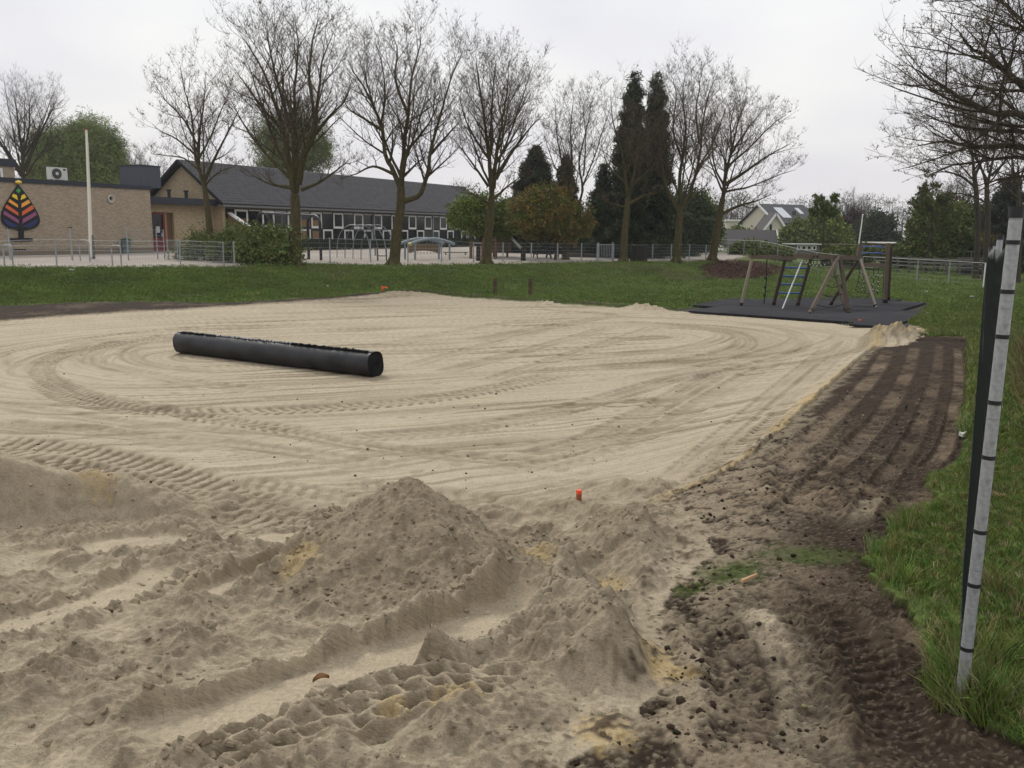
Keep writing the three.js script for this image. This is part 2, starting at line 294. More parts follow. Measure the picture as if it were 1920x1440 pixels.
function ground(x, d) {
  let h = macro(x, d), k = 0, j1 = fbm(x * 0.9 + 3, d * 0.9, 3), j2 = fbm(x * 5 + 11, d * 5, 3);
  const near = d < 9.5, sandD = d < 34 ? polySD(sandPoly, x, d) + 0.10 * j1 + (near ? 0.10 * j2 : 0.05 * j2) : -9;
  const lawnD = d < 33 ? polySD(lawnPoly, x, d) + 0.07 * j2 + 0.05 * noise(x * 14, d * 14) : -9, platD = d > 15 ? polySD(plateau, x, d) : -9;
  // ---- what the ground is made of
  if (platD > 0.05 + 0.05 * j2) k = 3;
  else if (sandD > 0) k = 0;
  else if (lawnD > 0) k = 2;
  else {
    const back = d > 18 && x < fenceX(d) - 0.5 && (d > 24 || x < 3), ls = polySD(leftSoil, x, d) + 0.25 * j1 + 0.2 * j2;
    k = back ? 2 : 1;
    if (ls > 0) k = 1;
    if (d > 18 && farSoil.hit(x, d) && Math.abs(farSoil.w) < 0.3 + 0.35 * j2) k = 1;
    if (d > soilTop + 0.3 * j2 && d < 34 && x > 6) k = 2; if (d > 17 && d < 24 && polySD(spillPoly, x, d) + 0.25 * j2 > 0) k = 0; if (d > 19 && d < 31 && polySD(matPoly, x, d) > -0.12) k = 6;
    if (d > 34 || d < 2.0 && x > 3) k = 2;
  }
  dmpK = 0; if (k === 6) { cA[0] = 0.05; cA[1] = 0.045; cA[2] = 0.04; out.h = h; out.k = 1; return h; }
  const churnC = sstep(8.2, 6.2, d + 0.9 * j1 - 0.15 * x), rimF = near ? sstep(-0.02, 0.3, sandD) : 1, churnN = churnC * (0.02 + 0.98 * rimF), g1 = noise(x * 26, d * 26), g2 = noise(x * 60, d * 60);
  if (k === 0) {
    // dry levelled sand
    cA[0] = C.dry[0]; cA[1] = C.dry[1]; cA[2] = C.dry[2];
    lay(C.dry2, clamp(0.35 + 0.7 * j1 + 0.25 * j2));
    let tr = 0, dmp = 0;
    if (d > 5.5) {
      const [s, t] = ovalDist(x, d), sw = s + 0.12 * noise(x * 0.7, d * 0.7), ring = 0.55 * noise(sw * 2.3, t * 1.2 + 7) + 0.45 * noise(sw * 6.1, t * 2.5 + 3), fine = noise(sw * 13, t * 3);
      const patch = sstep(-0.35, 0.5, noise(x * 0.33 + 4, d * 0.33));
      dmp += sstep(0.02, 0.3, ring) * 0.6 * (0.4 + 0.6 * patch) + sstep(0.1, 0.3, fine) * 0.42 * (0.4 + 0.6 * patch) + sstep(0.1, 0.3, noise(sw * 24, t * 2 + 5)) * 0.22; h -= (0.010 * clamp(ring) + 0.007 * sstep(0.12, 0.4, fine)) * sstep(5.5, 7.5, d);
      for (const p of tracks) if (p.hit(x, d)) {
        const a = Math.abs(p.w) / p.half, e = p.ends(0.6), fl = sstep(1.08, 0.85, a + 0.12 * j2), b = 0.75 + 0.55 * noise(p.at * 1.1, p.half * 90);
        if (fl > 0) { dmp = Math.max(dmp, fl * e * p.smear * b * (0.62 + 0.75 * noise(p.w * 13 + p.half * 70, p.at * 0.35))); if (p.tread) { const l = lugs(p.at, p.w, p.half, 0.16) * e * fl * clamp(b * 1.3); tr = Math.max(tr, l * p.tread); h -= 0.014 * l * Math.min(1.2, p.tread); } h -= 0.018 * fl * e; }
        h += 0.012 * sstep(0.95, 1.15, a) * sstep(1.6, 1.25, a) * e;
      }
    }
    lay(C.damp, clamp(dmp * 1.05, 0, 0.9)); lay(C.moist, clamp(tr * 0.75, 0, 0.9));
    // footprints and scuffs
    const wl = worley(x * 1.6, d * 1.6); if (d < 14 && wl[2] > 0.62 && wl[0] < 0.16) { const q = sstep(0.16, 0.08, wl[0]); h -= 0.014 * q; lay(C.damp, 0.3 * q); }
    h += 0.006 * j2 * (near ? 1.5 : 1) + 0.004 * g1;
    // churned wet sand towards the camera
    if (churnN > 0) {
      lay(C.grey, churnC * (0.75 + 0.3 * j2));
      const big = fbm(x * 1.7 + 40, d * 1.7, 3), wl2 = worley(x * 7 + j2, d * 7), lump = 1 - Math.min(1, wl2[0] * 1.25);
      const rough = churnN * (0.35 + 0.65 * sstep(-0.25, 0.3, big));
      const rid = 1 - Math.abs(noise(x * 3.1 + 8, d * 4.2)) * 1.6, rid2 = 1 - Math.abs(noise(x * 8.5 + 3, d * 10)) * 1.6; const cr1 = worley(x * 19 + g1 * 0.3, d * 19), cr2 = worley(x * 38 + 7, d * 38), crumb = 0.027 * Math.max(0, 0.46 - cr1[0]) * 2 * (cr1[2] > 0.45 ? cr1[2] : 0.12) + 0.0155 * Math.max(0, 0.46 - cr2[0]) * 2 * (cr2[2] > 0.3 ? cr2[2] : 0.2) + 0.004 * g2; h += churnN * 0.12 * big + rough * (0.045 * rid * rid * sstep(0, 0.3, rid) + 0.022 * rid2 * rid2 * sstep(0, 0.3, rid2) + 0.034 * lump * lump * (0.3 + wl2[2]) + 0.016 * Math.abs(noise(x * 15, d * 15)) + crumb * (0.35 + 0.65 * sstep(-0.2, 0.25, noise(x * 2.3 + 5, d * 2.3))));
      lay(C.moist, churnC * clamp(0.25 + 1.3 * big + 0.5 * j2 + 0.3 * g1) * 0.7); lay(C.crust, churnC * sstep(0.05, 0.4, -big + 0.25 * j2) * 0.75); lay(cr1[2] > 0.5 ? C.crust : C.moist, churnC * Math.abs(cr1[2] - 0.5) * 0.55 * sstep(0.5, 0.3, cr1[0])); lay(cr2[2] > 0.5 ? C.crust : C.moist, churnC * Math.abs(cr2[2] - 0.5) * 0.6);
      const hx = (x - HEAP.c[0]), hd = (d - HEAP.c[1]);
      // heap
      const ang = Math.atan2(hd, hx), rr = Math.hypot(hx / (hx > 0 ? 0.86 : 0.95), hd / (hd < 0 ? 1.0 : 0.8)) * (1 + 0.10 * noise(Math.cos(ang) * 1.6 + 2, Math.sin(ang) * 1.6)) + 0.03 * j2;
      if (rr < 1.25) {
        const q = Math.max(0, 1.03 - Math.sqrt(rr * rr + 0.004)), hh = HEAP.h * (q + 0.0 * q * q), m = sstep(0, 0.12, q);
        h = mix(h, macro(x, d) + 0.03, m * 0.8) + hh + m * (0.03 * lump * lump * (0.3 + wl2[2]) + 0.03 * noise(x * 6 + 5, d * 6) + crumb * 0.9 - 0.012 * Math.abs(noise(ang * 9, rr * 2.5)));
        cA[0] = mix(cA[0], C.grey[0], m); cA[1] = mix(cA[1], C.grey[1], m); cA[2] = mix(cA[2], C.grey[2], m); lay(C.moist, m * clamp(0.25 + 0.5 * j2 + 0.5 * g1)); lay(C.crust, m * clamp(0.5 * noise(x * 3, d * 3 + 9)) * sstep(0.2, 0.5, hx));
        if (m > 0.5) k = 4;
      }
      for (const [p, hh, w] of [[ridge, 0.24, 1.35], [ridge2, 0.13, 1.4], [ridge3, 0.15, 1.4], [ridge4, 0.13, 1.4]]) if (p.hit(x, d)) {
        const a = Math.abs(p.w) / (p.half * w * (1 + 0.25 * noise(p.at * 5, 3))), q = Math.max(0, 1 - a) * p.ends(0.2) * rimF;
        h += hh * q * (1 + 0.3 * noise(p.at * 4, p.w * 5)) + q * (0.03 * lump + 0.7 * crumb); lay(C.grey, q * 0.6);
      }
      if (leftBank.hit(x, d)) {
        const w = leftBank.w, top = 0.46 * sstep(0, 2.0, leftBank.len - leftBank.at) + 0.11, f = sstep(0.02, 0.30, w + 0.05 * j2 + 0.03 * noise(leftBank.at * 9, 2)), bk = sstep(1.25, 0.35, w), e = sstep(0, 0.25, leftBank.len - leftBank.at);
        const q = f * bk * e; h += top * q * (1 + 0.15 * big) + q * (0.02 * lump + 0.8 * crumb); lay(C.grey, q * 0.5); lay(C.crust, q * clamp(0.5 + j2) * 0.5); if (q > 0.25) k = 5;
      }
      let floor = 0, rims = 0;
      for (const [p, dep, rim] of [[smoothRut, 0.06, 0.11], [rut2, 0.05, 0.07], [rut3, 0.03, 0.02], [rut4, 0.04, 0.04]]) {
        const q = rutShape(p, x, d, dep, rim); if (!q) continue;
        const base = macro(x, d) + (p === smoothRut ? 0.02 + 0.10 * sstep(1.2, 2.8, p.at) : 0.02 + 0.05 * big) - 0.03; h = mix(h, base + 0.004 * j2 + 0.002 * g1, q[1] * (p === smoothRut ? 0.97 : 0.8)); h += q[2] * Math.abs(q[0]);
        floor = Math.max(floor, q[1]); rims = Math.max(rims, q[2]);
      }
      if (floor > 0) { lay(C.crust, floor * (0.72 + 0.5 * j2)); }
      if (rims > 0.05) { const cr = worley(x * 10 + 0.6 * j2, d * 10), gap = sstep(0.10, 0.02, cr[1] - cr[0]); h += rims * ((cr[2] - 0.4) * 0.03 - 0.03 * gap + 0.4 * crumb); lay(C.crust, rims * cr[2] * 0.5); }
      if (lugBand.hit(x, d)) {
        const p = lugBand, a = Math.abs(p.w) / p.half, e = p.ends(0.25) * clamp(0.95 + 0.6 * noise(p.at * 2.4, 8)), m = sstep(1.1, 0.9, a) * e;
        if (m > 0) {
          const ww = p.w + 1 + 0.02 * noise(p.at * 9, p.w * 12), row = Math.floor(ww / 0.085), au = (p.at + (row & 1) * 0.055 + 0.35 * ww + 0.02 * noise(p.at * 11, row)) / 0.11, u = au % 1, v = (ww / 0.085) % 1, fill = PERM[(PERM[Math.floor(au) & 255] + row) & 255] / 255, keep = 0.6 + 0.4 * sstep(0.1, 0.5, fill), wall = Math.max(sstep(0.28, 0.06, Math.min(u, 1 - u)) * keep, sstep(0.26, 0.06, Math.min(v, 1 - v))) * (0.85 + 0.35 * noise(x * 13, d * 13)) + (fill > 0.86 ? 0.25 : 0) + crumb * 3;
          h = mix(h, macro(x, d) + 0.01 + 0.02 * big, m * 0.75) + m * (Math.min(1.1, wall) * 0.056 - 0.018); lay(C.crust, m * wall * 0.5); lay(C.moist, m * (fill < 0.4 ? 0.3 : 0.08));
        }
      }
    }
    // small spill heaps at the edge of the field
    for (const [px, pd, r, hh] of pileSpots) { const e = Math.hypot(x - px, d - pd) / r; if (e < 1.2) { const q = Math.max(0, 1 - e + 0.2 * j2); h += hh * q * (1 + 0.4 * j2 + 0.2 * g1); lay(C.dry2, q * 0.6); lay(C.damp, clamp(q * (0.5 + j2))); } }
    if (edgeLip.hit(x, d)) { const a = Math.abs(edgeLip.w) / 0.16, q = sstep(1.3, 0.2, a + 0.4 * j2); h += 0.05 * q * (1 + j2); lay(C.yellow, q * clamp(0.35 + 1.2 * j1 + 0.5 * j2)); }
    for (const [px, pd, r] of yellowSpots) { const e = Math.hypot(x - px, d - pd) / r; if (e < 1.5) lay(C.yellow, sstep(1.15, 0.55, e + 0.7 * j2 + 0.4 * g1) * 0.55); }
    // crumbs of soil trodden into the rim of the field
    if (near && sandD < 0.5) lay(C.soil2, sstep(0.45, 0.0, sandD) * sstep(0.05, 0.45, j2 + 0.35 * g1));
  } else if (k === 1) {
    const mixed = sstep(9.0, 5.6, d) * sstep(-0.15, -1.3, lawnD) , bl = j2 + 0.45 * g1;
    cA[0] = C.soil[0]; cA[1] = C.soil[1]; cA[2] = C.soil[2]; lay(C.soil2, clamp(0.35 + 0.8 * bl));
    lay(C.tan, clamp(sstep(0.05, 0.42, j1 + 0.4 * j2) * (d > 18 ? 0.3 : d > 7.5 ? 0.06 : 0.4)));
    if (mixed > 0) { lay(C.tan, mixed * sstep(0.0, 0.3, 0.6 * j1 + j2 + 0.3 * g1) * 0.9); lay(C.grey, mixed * sstep(0.1, 0.45, fbm(x * 2.6 + 70, d * 2.6, 3) + 0.45 * j2 + 0.25 * g1) * 0.95); }
    lay(C.grey, near ? 0.9 * sstep(0.8, 0.0, -sandD + 0.6 * j2) * sstep(-0.35, 0.2, j2 + 0.3 * g1) : 0.8 * sstep(0.22, 0.0, -sandD + 0.3 * j2));
    let t1 = 0;
    for (const p of soilTracks) if (p.hit(x, d)) {
      const a = Math.abs(p.w) / p.half, e = p.ends(0.5), fl = sstep(1.2, 0.7, a + 0.3 * j2) * e, l = lugs(p.at, p.w, p.half, near && d < 5.5 ? 0.075 : 0.15) * fl;
      if (p.pale > 0) lay(near && d < 6 ? C.crust : C.tan, fl * p.pale * clamp((near && d < 6 ? 0.75 : 0.42) + 0.9 * j2 + 0.9 * noise(p.at * 0.9 + p.half * 90, 4))); else if (p.pale < 0) lay(C.soil, fl * -p.pale * clamp(0.6 + 0.9 * bl));
      h -= (near ? 0.02 : 0.010) * fl; h += (near ? 0.014 : 0.026) * l * p.tread * (0.6 + 0.6 * j2); t1 = Math.max(t1, l * p.tread); if (p.tread > 1) lay(C.tan, l * clamp(0.2 + bl) * 0.6);
      h += (near ? 0.018 : 0.007) * sstep(0.95, 1.2, a) * sstep(1.7, 1.25, a) * e * (1 + bl);
    }
    const wl3 = worley(x * 9, d * 9); if (near) { const w4 = worley(x * 24, d * 24), w5 = worley(x * 52, d * 52); h += 0.014 * Math.max(0, 0.45 - w4[0]) * 2 * (w4[2] > 0.5 ? w4[2] : 0.1) + 0.007 * Math.max(0, 0.45 - w5[0]) * 2 * w5[2]; lay(w5[2] > 0.72 ? C.grey : C.soil, (w5[2] > 0.72 ? 0.28 : w5[2] < 0.35 ? 0.5 : 0) * sstep(0.5, 0.25, w5[0])); lay(C.grey, sstep(0.55, 0.8, w4[2]) * sstep(0.4, 0.2, w4[0]) * mixed * 0.6); } h += (0.022 * j2 + 0.013 * Math.abs(noise(x * 11, d * 11)) + 0.012 * sstep(0.6, 0.0, wl3[0]) * wl3[2] + 0.005 * g1) * (near ? 1 : 1.3) + 0.02 * j1;
    for (const [px, pd, r] of greenSpots) { const e = Math.hypot(x - px, d - pd) / r; if (e < 1.6) lay(C.green, sstep(1.2, 0.4, e + 0.9 * j2 + 0.3 * g1) * 0.5); }
    for (const [px, pd, r] of yellowSpots) { const e = Math.hypot(x - px, d - pd) / r; if (e < 1.5) lay(C.yellow, sstep(1.15, 0.55, e + 0.7 * j2 + 0.4 * g1) * 0.55); }
    if (d > 18) h += 0.03;
    else h += 0.03 * sstep(0, -0.5, lawnD) * 0 - 0.01;
  } else if (k === 2) {
    cA[0] = C.green[0]; cA[1] = C.green[1]; cA[2] = C.green[2]; lay(C.green2, clamp(0.4 + 0.9 * j1 + 0.5 * j2)); lay(C.soil2, sstep(0.12, 0.5, j2 + 0.3 * g1) * 0.5);
    for (const [px, pd, r] of barePatches) { const e = Math.hypot(x - px, d - pd) / r; if (e < 1.5) lay(C.tan, sstep(1.1, 0.4, e + 0.7 * j1 + 0.5 * j2) * 0.6), lay(C.soil2, sstep(1.2, 0.6, e + 0.9 * j2) * 0.45); }
    if (d > 25 && d < 60) { const rb = polySD(redBed, x, d); if (rb > -0.6) { lay(C.red, sstep(-0.3, 0.4, rb + 0.6 * j2)); h += 0.06 * sstep(-0.3, 0.4, rb); } }
    h += 0.035 * j1 + 0.02 * j2 + (near ? 0.015 * Math.abs(g1) : 0) + 0.03;
  } else {
    cA[0] = C.yard[0]; cA[1] = C.yard[1]; cA[2] = C.yard[2]; const m = fbm(x * 0.4, d * 0.4, 3); cA[0] *= 1 + 0.25 * m; cA[1] *= 1 + 0.25 * m; cA[2] *= 1 + 0.22 * m; h -= 0.02;
    if (platD < 0.5) lay(C.soil2, sstep(0.5, 0.1, platD + 0.4 * j2) * 0.7);
  }
  out.h = h; out.k = k; return h;
}
const groundY = (x, d) => ground(x, d);
const put = (px, py) => { const g = G(px, py); g.y = ground(g.x, -g.z); return g; };

const groundMat = new THREE.MeshPhysicalMaterial({ vertexColors: true, roughness: 0.97, specularIntensity: 0.2, map: grainTex, bumpMap: grainBump, bumpScale: 0.0035, side: THREE.DoubleSide });
{
  const rows = [], cols = []; let d = 1.5;
  while (d < 700) { rows.push(d); d += d < 7 ? 0.00195 * (d + 0.5) : d < 14 ? 0.0031 * d : d < 34 ? 0.0042 * d : d < 48 ? 0.008 * d : 0.06 * d; }
  for (let i = -360; i <= 360; i++) { const a = Math.abs(i), v = a < 285 ? a * 0.00193 : 285 * 0.00193 + (a - 285) * 0.0047; cols.push(i < 0 ? -v : v); }
  const nc = cols.length, nr = rows.length, pos = new Float32Array(nc * nr * 3), col = new Float32Array(nc * nr * 3), uv = new Float32Array(nc * nr * 2), kind = new Uint8Array(nc * nr);
  for (let r = 0; r < nr; r++) for (let c = 0; c < nc; c++) {
    const dd = rows[r], x = cols[c] * (dd + 1.3), o = r * nc + c; ground(x, dd);
    pos[o * 3] = x; pos[o * 3 + 1] = out.h; pos[o * 3 + 2] = -dd; uv[o * 2] = x + 0.55 * out.h; uv[o * 2 + 1] = dd + 0.95 * out.h; kind[o] = out.k;
    for (let q = 0; q < 3; q++) col[o * 3 + q] = cA[q] / 0.77;
  }
  const lists = [[], [], [], [], [], []];
  for (let r = 0; r < nr - 1; r++) for (let c = 0; c < nc - 1; c++) { const a = r * nc + c, l = lists[kind[a]]; l.push(a, a + 1, a + nc + 1, a, a + nc + 1, a + nc); }
  const whole = new THREE.BufferGeometry(); whole.setAttribute('position', new THREE.BufferAttribute(pos, 3)); { const all = []; whole.setIndex(new THREE.BufferAttribute(Uint32Array.from(lists.reduce((n, l) => n + l.length, 0) ? (function* () { for (const l of lists) yield* l; })() : all), 1)); } whole.computeVertexNormals();
  const nor = whole.attributes.normal.array;
  const sheet = (list, name) => {
    const re = new Int32Array(nc * nr).fill(-1), p = [], n = [], u = [], cc = [], idx = new Uint32Array(list.length); let k = 0;
    for (let i = 0; i < list.length; i++) { const v = list[i]; if (re[v] < 0) { re[v] = k++; p.push(pos[v * 3], pos[v * 3 + 1], pos[v * 3 + 2]); n.push(nor[v * 3], nor[v * 3 + 1], nor[v * 3 + 2]); u.push(uv[v * 2], uv[v * 2 + 1]); cc.push(col[v * 3], col[v * 3 + 1], col[v * 3 + 2]); } idx[i] = re[v]; }
    const g = new THREE.BufferGeometry(); g.setAttribute('position', new THREE.BufferAttribute(new Float32Array(p), 3)); g.setAttribute('normal', new THREE.BufferAttribute(new Float32Array(n), 3)); g.setAttribute('uv', new THREE.BufferAttribute(new Float32Array(u), 2)); g.setAttribute('color', new THREE.BufferAttribute(new Float32Array(cc), 3)); g.setIndex(new THREE.BufferAttribute(idx, 1));
    return mesh(name, g, groundMat, scene);
  };
  tag(sheet(lists[0], 'sand_ground'), 'pale levelled sand field with curved wheel tracks', 'sand', null, 'structure');
  tag(sheet(lists[1], 'soil_ground'), 'dark brown churned soil strip beside the sand field', 'soil', null, 'structure');
  tag(sheet(lists[2], 'lawn_ground'), 'green lawn around the sand field and along the fence', 'lawn', null, 'structure');
  tag(sheet(lists[3], 'yard_pavement'), 'grey paved schoolyard on top of the grass bank', 'pavement', null, 'structure');
  tag(sheet(lists[4], 'sand_heap'), 'tall pointed heap of loose grey sand in the foreground', 'sand heap');
  tag(sheet(lists[5], 'sand_bank'), 'long low bank of sand with a cut face and yellow patches', 'sand bank');
  const back = new MB().quad(V(-40, 0.52, 30), V(40, 0.52, 30), V(40, 0.52, -1.5), V(-40, 0.52, -1.5)); tag(mesh('rear_ground', back.geo(), std(0.2, 0.165, 0.11, 0.97), scene), 'trampled sandy ground behind the viewpoint', 'ground', null, 'structure');
  console.log('ground', nc * nr, rows.length);
}

// ================================================================ SCHOOL
const brickTex = (base, mortar, seed) => tex(512, (u, v) => {   // one tile is 1.68 m x 1.0 m: courses and bricks, too far away to be picked apart
  const row = Math.floor(v * 16), fv = v * 16 - row, fu0 = u * 8 + (row & 1) * 0.5, b = Math.floor(fu0) & 7, fu = fu0 - Math.floor(fu0), h = PERM[PERM[(b + seed) & 255] + row] / 255, m = fv < 0.17 || fu < 0.05;
  const k = m ? 1 : 0.80 + 0.40 * h, c = m ? mortar : base, g = 1 + 0.1 * tnoise(u, v, 40, seed); return [c[0] * k * g, c[1] * k * g, c[2] * (k + (h - 0.5) * 0.05) * g];
});
const wallUV = (t) => rep(t, 1 / 1.68, 1);
const buffBrick = new THREE.MeshPhysicalMaterial({ specularIntensity: 0.25, map: wallUV(brickTex([0.315, 0.25, 0.178], [0.32, 0.285, 0.23], 3)), roughness: 0.95 });
const paleBrick = new THREE.MeshPhysicalMaterial({ specularIntensity: 0.25, map: wallUV(brickTex([0.36, 0.28, 0.175], [0.34, 0.28, 0.20], 9)), roughness: 0.95 });
const redBrick = new THREE.MeshPhysicalMaterial({ specularIntensity: 0.25, map: wallUV(brickTex([0.16, 0.075, 0.045], [0.16, 0.13, 0.11], 5)), roughness: 0.95 });
const fasciaMat = std(0.018, 0.021, 0.032, 0.55), slateMat = std(0.05, 0.057, 0.075, 0.5), whitePaint = std(0.66, 0.66, 0.62, 0.5), redPaint = std(0.16, 0.012, 0.018, 0.45), darkGlass = std(0.008, 0.009, 0.010, 0.12), roofFelt = std(0.05, 0.05, 0.05, 0.95), zinc = std(0.30, 0.31, 0.31, 0.5), darkWood = std(0.02, 0.019, 0.018, 0.8), oakPanel = std(0.12, 0.06, 0.028, 0.7), greenPanel = std(0.045, 0.055, 0.045, 0.7);
const UA = Math.atan2(0.886, 0.463);                         // the school runs away from us to the right
const corner = G(288, 473);
const SY = PLATEAU - 0.06;
const schoolFrame = new THREE.Group(); schoolFrame.position.set(corner.x, SY, corner.z); schoolFrame.rotation.y = UA; schoolFrame.updateMatrixWorld(true);
const inSchool = (x, y, z) => schoolFrame.localToWorld(V(x, y, z));
function onWall(px, py, z = 0) {                             // pixel -> school coordinates on an upright plane z in front of the gym wall
  const o = schoolFrame.worldToLocal(camera.position.clone()), e = schoolFrame.worldToLocal(camera.position.clone().add(ray(px, py))), r = e.sub(o), t = (z - o.z) / r.z; return V(o.x + r.x * t, o.y + r.y * t, z);
}
function extr(pts, depth, z, bevel = 0) { const s = new THREE.Shape(pts.map((p) => new THREE.Vector2(p.x, p.y))); const g = new THREE.ExtrudeGeometry(s, { depth, bevelEnabled: bevel > 0, bevelSize: bevel, bevelThickness: bevel, bevelSegments: 1 }); g.translate(0, 0, z); return g; }
const schoolThing = (name, label, cat, at = V(0, 0, 0), group) => thing(name, label, cat, inSchool(at.x, at.y, at.z), UA, group);
// ---- gym hall
const gymTop = onWall(283, 349).y;
{
  const g = schoolThing('gym_hall', 'windowless buff brick gym hall with a dark roof edge', 'building');
  new MB().box(-22, 0, -0.1, gymTop - 0.24, -12, 0).build('wall', buffBrick, g);
  new MB().box(-22, 0.0, 0.02, 0.34, 0.001, 0.012).build('plinth', std(0.19, 0.155, 0.115, 0.95), g);
  new MB().box(-22.06, 0.06, gymTop - 0.24, gymTop, -12.06, 0.07).build('roof_edge', fasciaMat, g);
  new MB().box(-21.8, -0.2, gymTop, gymTop + 0.01, -11.8, -0.2).build('roof', roofFelt, g);
  for (const [px, py] of [[37, 462], [290, 0]].slice(0, 1)) { const w = onWall(px, 468); new MB().box(w.x - 0.35, w.x + 0.35, w.y - 0.03, w.y + 0.03, 0.001, 0.03).build('vent_grille', darkWood, g); }
}
// ---- chimney box, cooling unit, lamp on the gym
{
  const c = onWall(266, 345, -3.0), s = schoolThing('roof_stack', 'slate grey square stack on the corner of the gym roof', 'chimney', V(c.x, gymTop + 0.011, -3.0));
  const y1 = onWall(266, 311, -3.0).y - gymTop; new MB().box(-0.75, 0.75, 0, y1 - 0.08, -1.1, 0.9).build('casing', slateMat, s); new MB().box(-0.8, 0.8, y1 - 0.08, y1, -1.15, 0.95).build('cap', fasciaMat, s);
  const a = onWall(110, 338, -1.2), u = schoolThing('cooling_unit', 'white air conditioning unit with round fan on the gym roof', 'air conditioner', V(a.x, gymTop + 0.011, -1.3));
  const w = 0.52; new MB().box(-w, w, 0.1, 0.78, -0.18, 0.18).build('casing', std(0.55, 0.54, 0.5, 0.5), u);
  mesh('fan_guard', new THREE.CylinderGeometry(0.29, 0.29, 0.02, 28).rotateX(Math.PI / 2).translate(-0.14, 0.43, 0.192), std(0.05, 0.05, 0.05, 0.6), u); mesh('fan_hub', new THREE.CylinderGeometry(0.09, 0.09, 0.02, 18).rotateX(Math.PI / 2).translate(-0.14, 0.43, 0.214), std(0.55, 0.54, 0.5, 0.5), u);
  new MB().box(0.27, 0.42, 0.62, 0.72, 0.181, 0.19).build('name_plate', std(0.03, 0.03, 0.03, 0.5), u); for (const x of [-0.35, 0.35]) new MB().box(x - 0.05, x + 0.05, 0, 0.1, -0.2, 0.2).build('foot', zinc, u);
  const l = onWall(207, 373), k = schoolThing('wall_lamp', 'round wall lamp on the buff brick gym wall', 'lamp', V(l.x, l.y, 0));
  mesh('rim', new THREE.TorusGeometry(0.2, 0.045, 10, 30).translate(0, 0, 0.06), std(0.42, 0.40, 0.34, 0.5), k); mesh('backplate', new THREE.CylinderGeometry(0.19, 0.2, 0.05, 28).rotateX(Math.PI / 2).translate(0, 0, 0.03), std(0.33, 0.31, 0.27, 0.6), k); mesh('centre', new THREE.SphereGeometry(0.075, 14, 8).scale(1, 1.1, 0.6).translate(-0.02, 0.03, 0.07), darkWood, k);
}
// ---- leaf emblem
{
  const P = (a) => a.map(([x, y]) => onWall(x / 6, 280 + y / 6)), c0 = onWall(33, 450), L = (a) => P(a).map((p) => V(p.x - c0.x, p.y - c0.y, 0));
  const e = schoolThing('leaf_emblem', 'black leaf emblem with rainbow coloured stripes on the gym wall', 'emblem', V(c0.x, c0.y, 0.02));
  const outl = L([[195, 396], [232, 438], [270, 486], [310, 542], [348, 600], [384, 660], [414, 715], [434, 760], [441, 800], [434, 835], [412, 865], [376, 890], [325, 905], [262, 913], [230, 914], [195, 911], [130, 893], [72, 874], [32, 846], [8, 806], [2, 765], [12, 705], [32, 655], [60, 604], [95, 546], [130, 490], [160, 445]]);
  mesh('leaf', extr(outl, 0.06, 0), std(0.008, 0.008, 0.010, 0.4), e); mesh('stem', extr(L([[203, 900], [260, 900], [260, 1000], [203, 1000]]), 0.05, 0.004), std(0.008, 0.008, 0.010, 0.4), e); mesh('foot_bar', extr(L([[108, 998], [358, 998], [358, 1032], [108, 1032]]), 0.055, 0.002), std(0.008, 0.008, 0.010, 0.4), e);
  const stripe = (name, pts, r, g, b) => mesh(name, extr(L(pts), 0.02, 0.061), std(r, g, b, 0.5), e);
  stripe('green_diamond', [[168, 465], [195, 438], [222, 465], [195, 493]], 0.035, 0.32, 0.06);
  for (const [n, a, b, r, g, bl] of [['yellow_stripe', [[120, 530], [138, 500], [176, 516], [188, 570]], [[220, 570], [230, 520], [262, 503], [283, 542]], 0.78, 0.55, 0.03], ['orange_stripe', [[83, 590], [97, 560], [188, 622], [191, 657]], [[229, 657], [232, 610], [310, 566], [329, 600]], 0.80, 0.34, 0.04],
    ['red_stripe', [[47, 655], [64, 621], [191, 710], [197, 747]], [[235, 747], [238, 700], [352, 627], [371, 665]], 0.62, 0.12, 0.035], ['purple_stripe', [[25, 727], [38, 692], [198, 795], [201, 836]], [[240, 836], [244, 785], [386, 701], [403, 738]], 0.25, 0.075, 0.17], ['blue_stripe', [[28, 775], [195, 868], [130, 880], [75, 858], [35, 815]], [[243, 868], [403, 785], [395, 835], [350, 868], [300, 880]], 0.015, 0.024, 0.11]]) { stripe(n, a, r, g, bl); stripe(n, b, r, g, bl); }
  const t = L([[190, 370]])[0]; mesh('top_light', new THREE.SphereGeometry(0.2, 20, 10).scale(0.9, 0.45, 0.5).translate(t.x, t.y, 0.12), std(0.72, 0.5, 0.06, 0.4), e);
}
// ---- taller block at the far left
{
  const p = onWall(8, 330, -14), b = schoolThing('upper_block', 'upper brick block with dark roof edge behind the gym roof', 'building', V(p.x, 0, -14));
  const y1 = onWall(8, 297, -14).y; new MB().box(-9, 0.9, -0.05, y1 - 0.5, -8, -0.2).build('wall', buffBrick, b); new MB().box(-9.1, 1.0, y1 - 0.5, y1, -8.1, -0.1).build('roof_edge', fasciaMat, b);
  const w = new MB().box(-2.2, 0.0, gymTop + 0.2, y1 - 0.65, -0.2, -0.12).build('window', whitePaint, b); new MB().box(-2.0, -0.2, gymTop + 0.3, y1 - 0.85, -0.119, -0.1).build('pane', darkGlass, w);
}
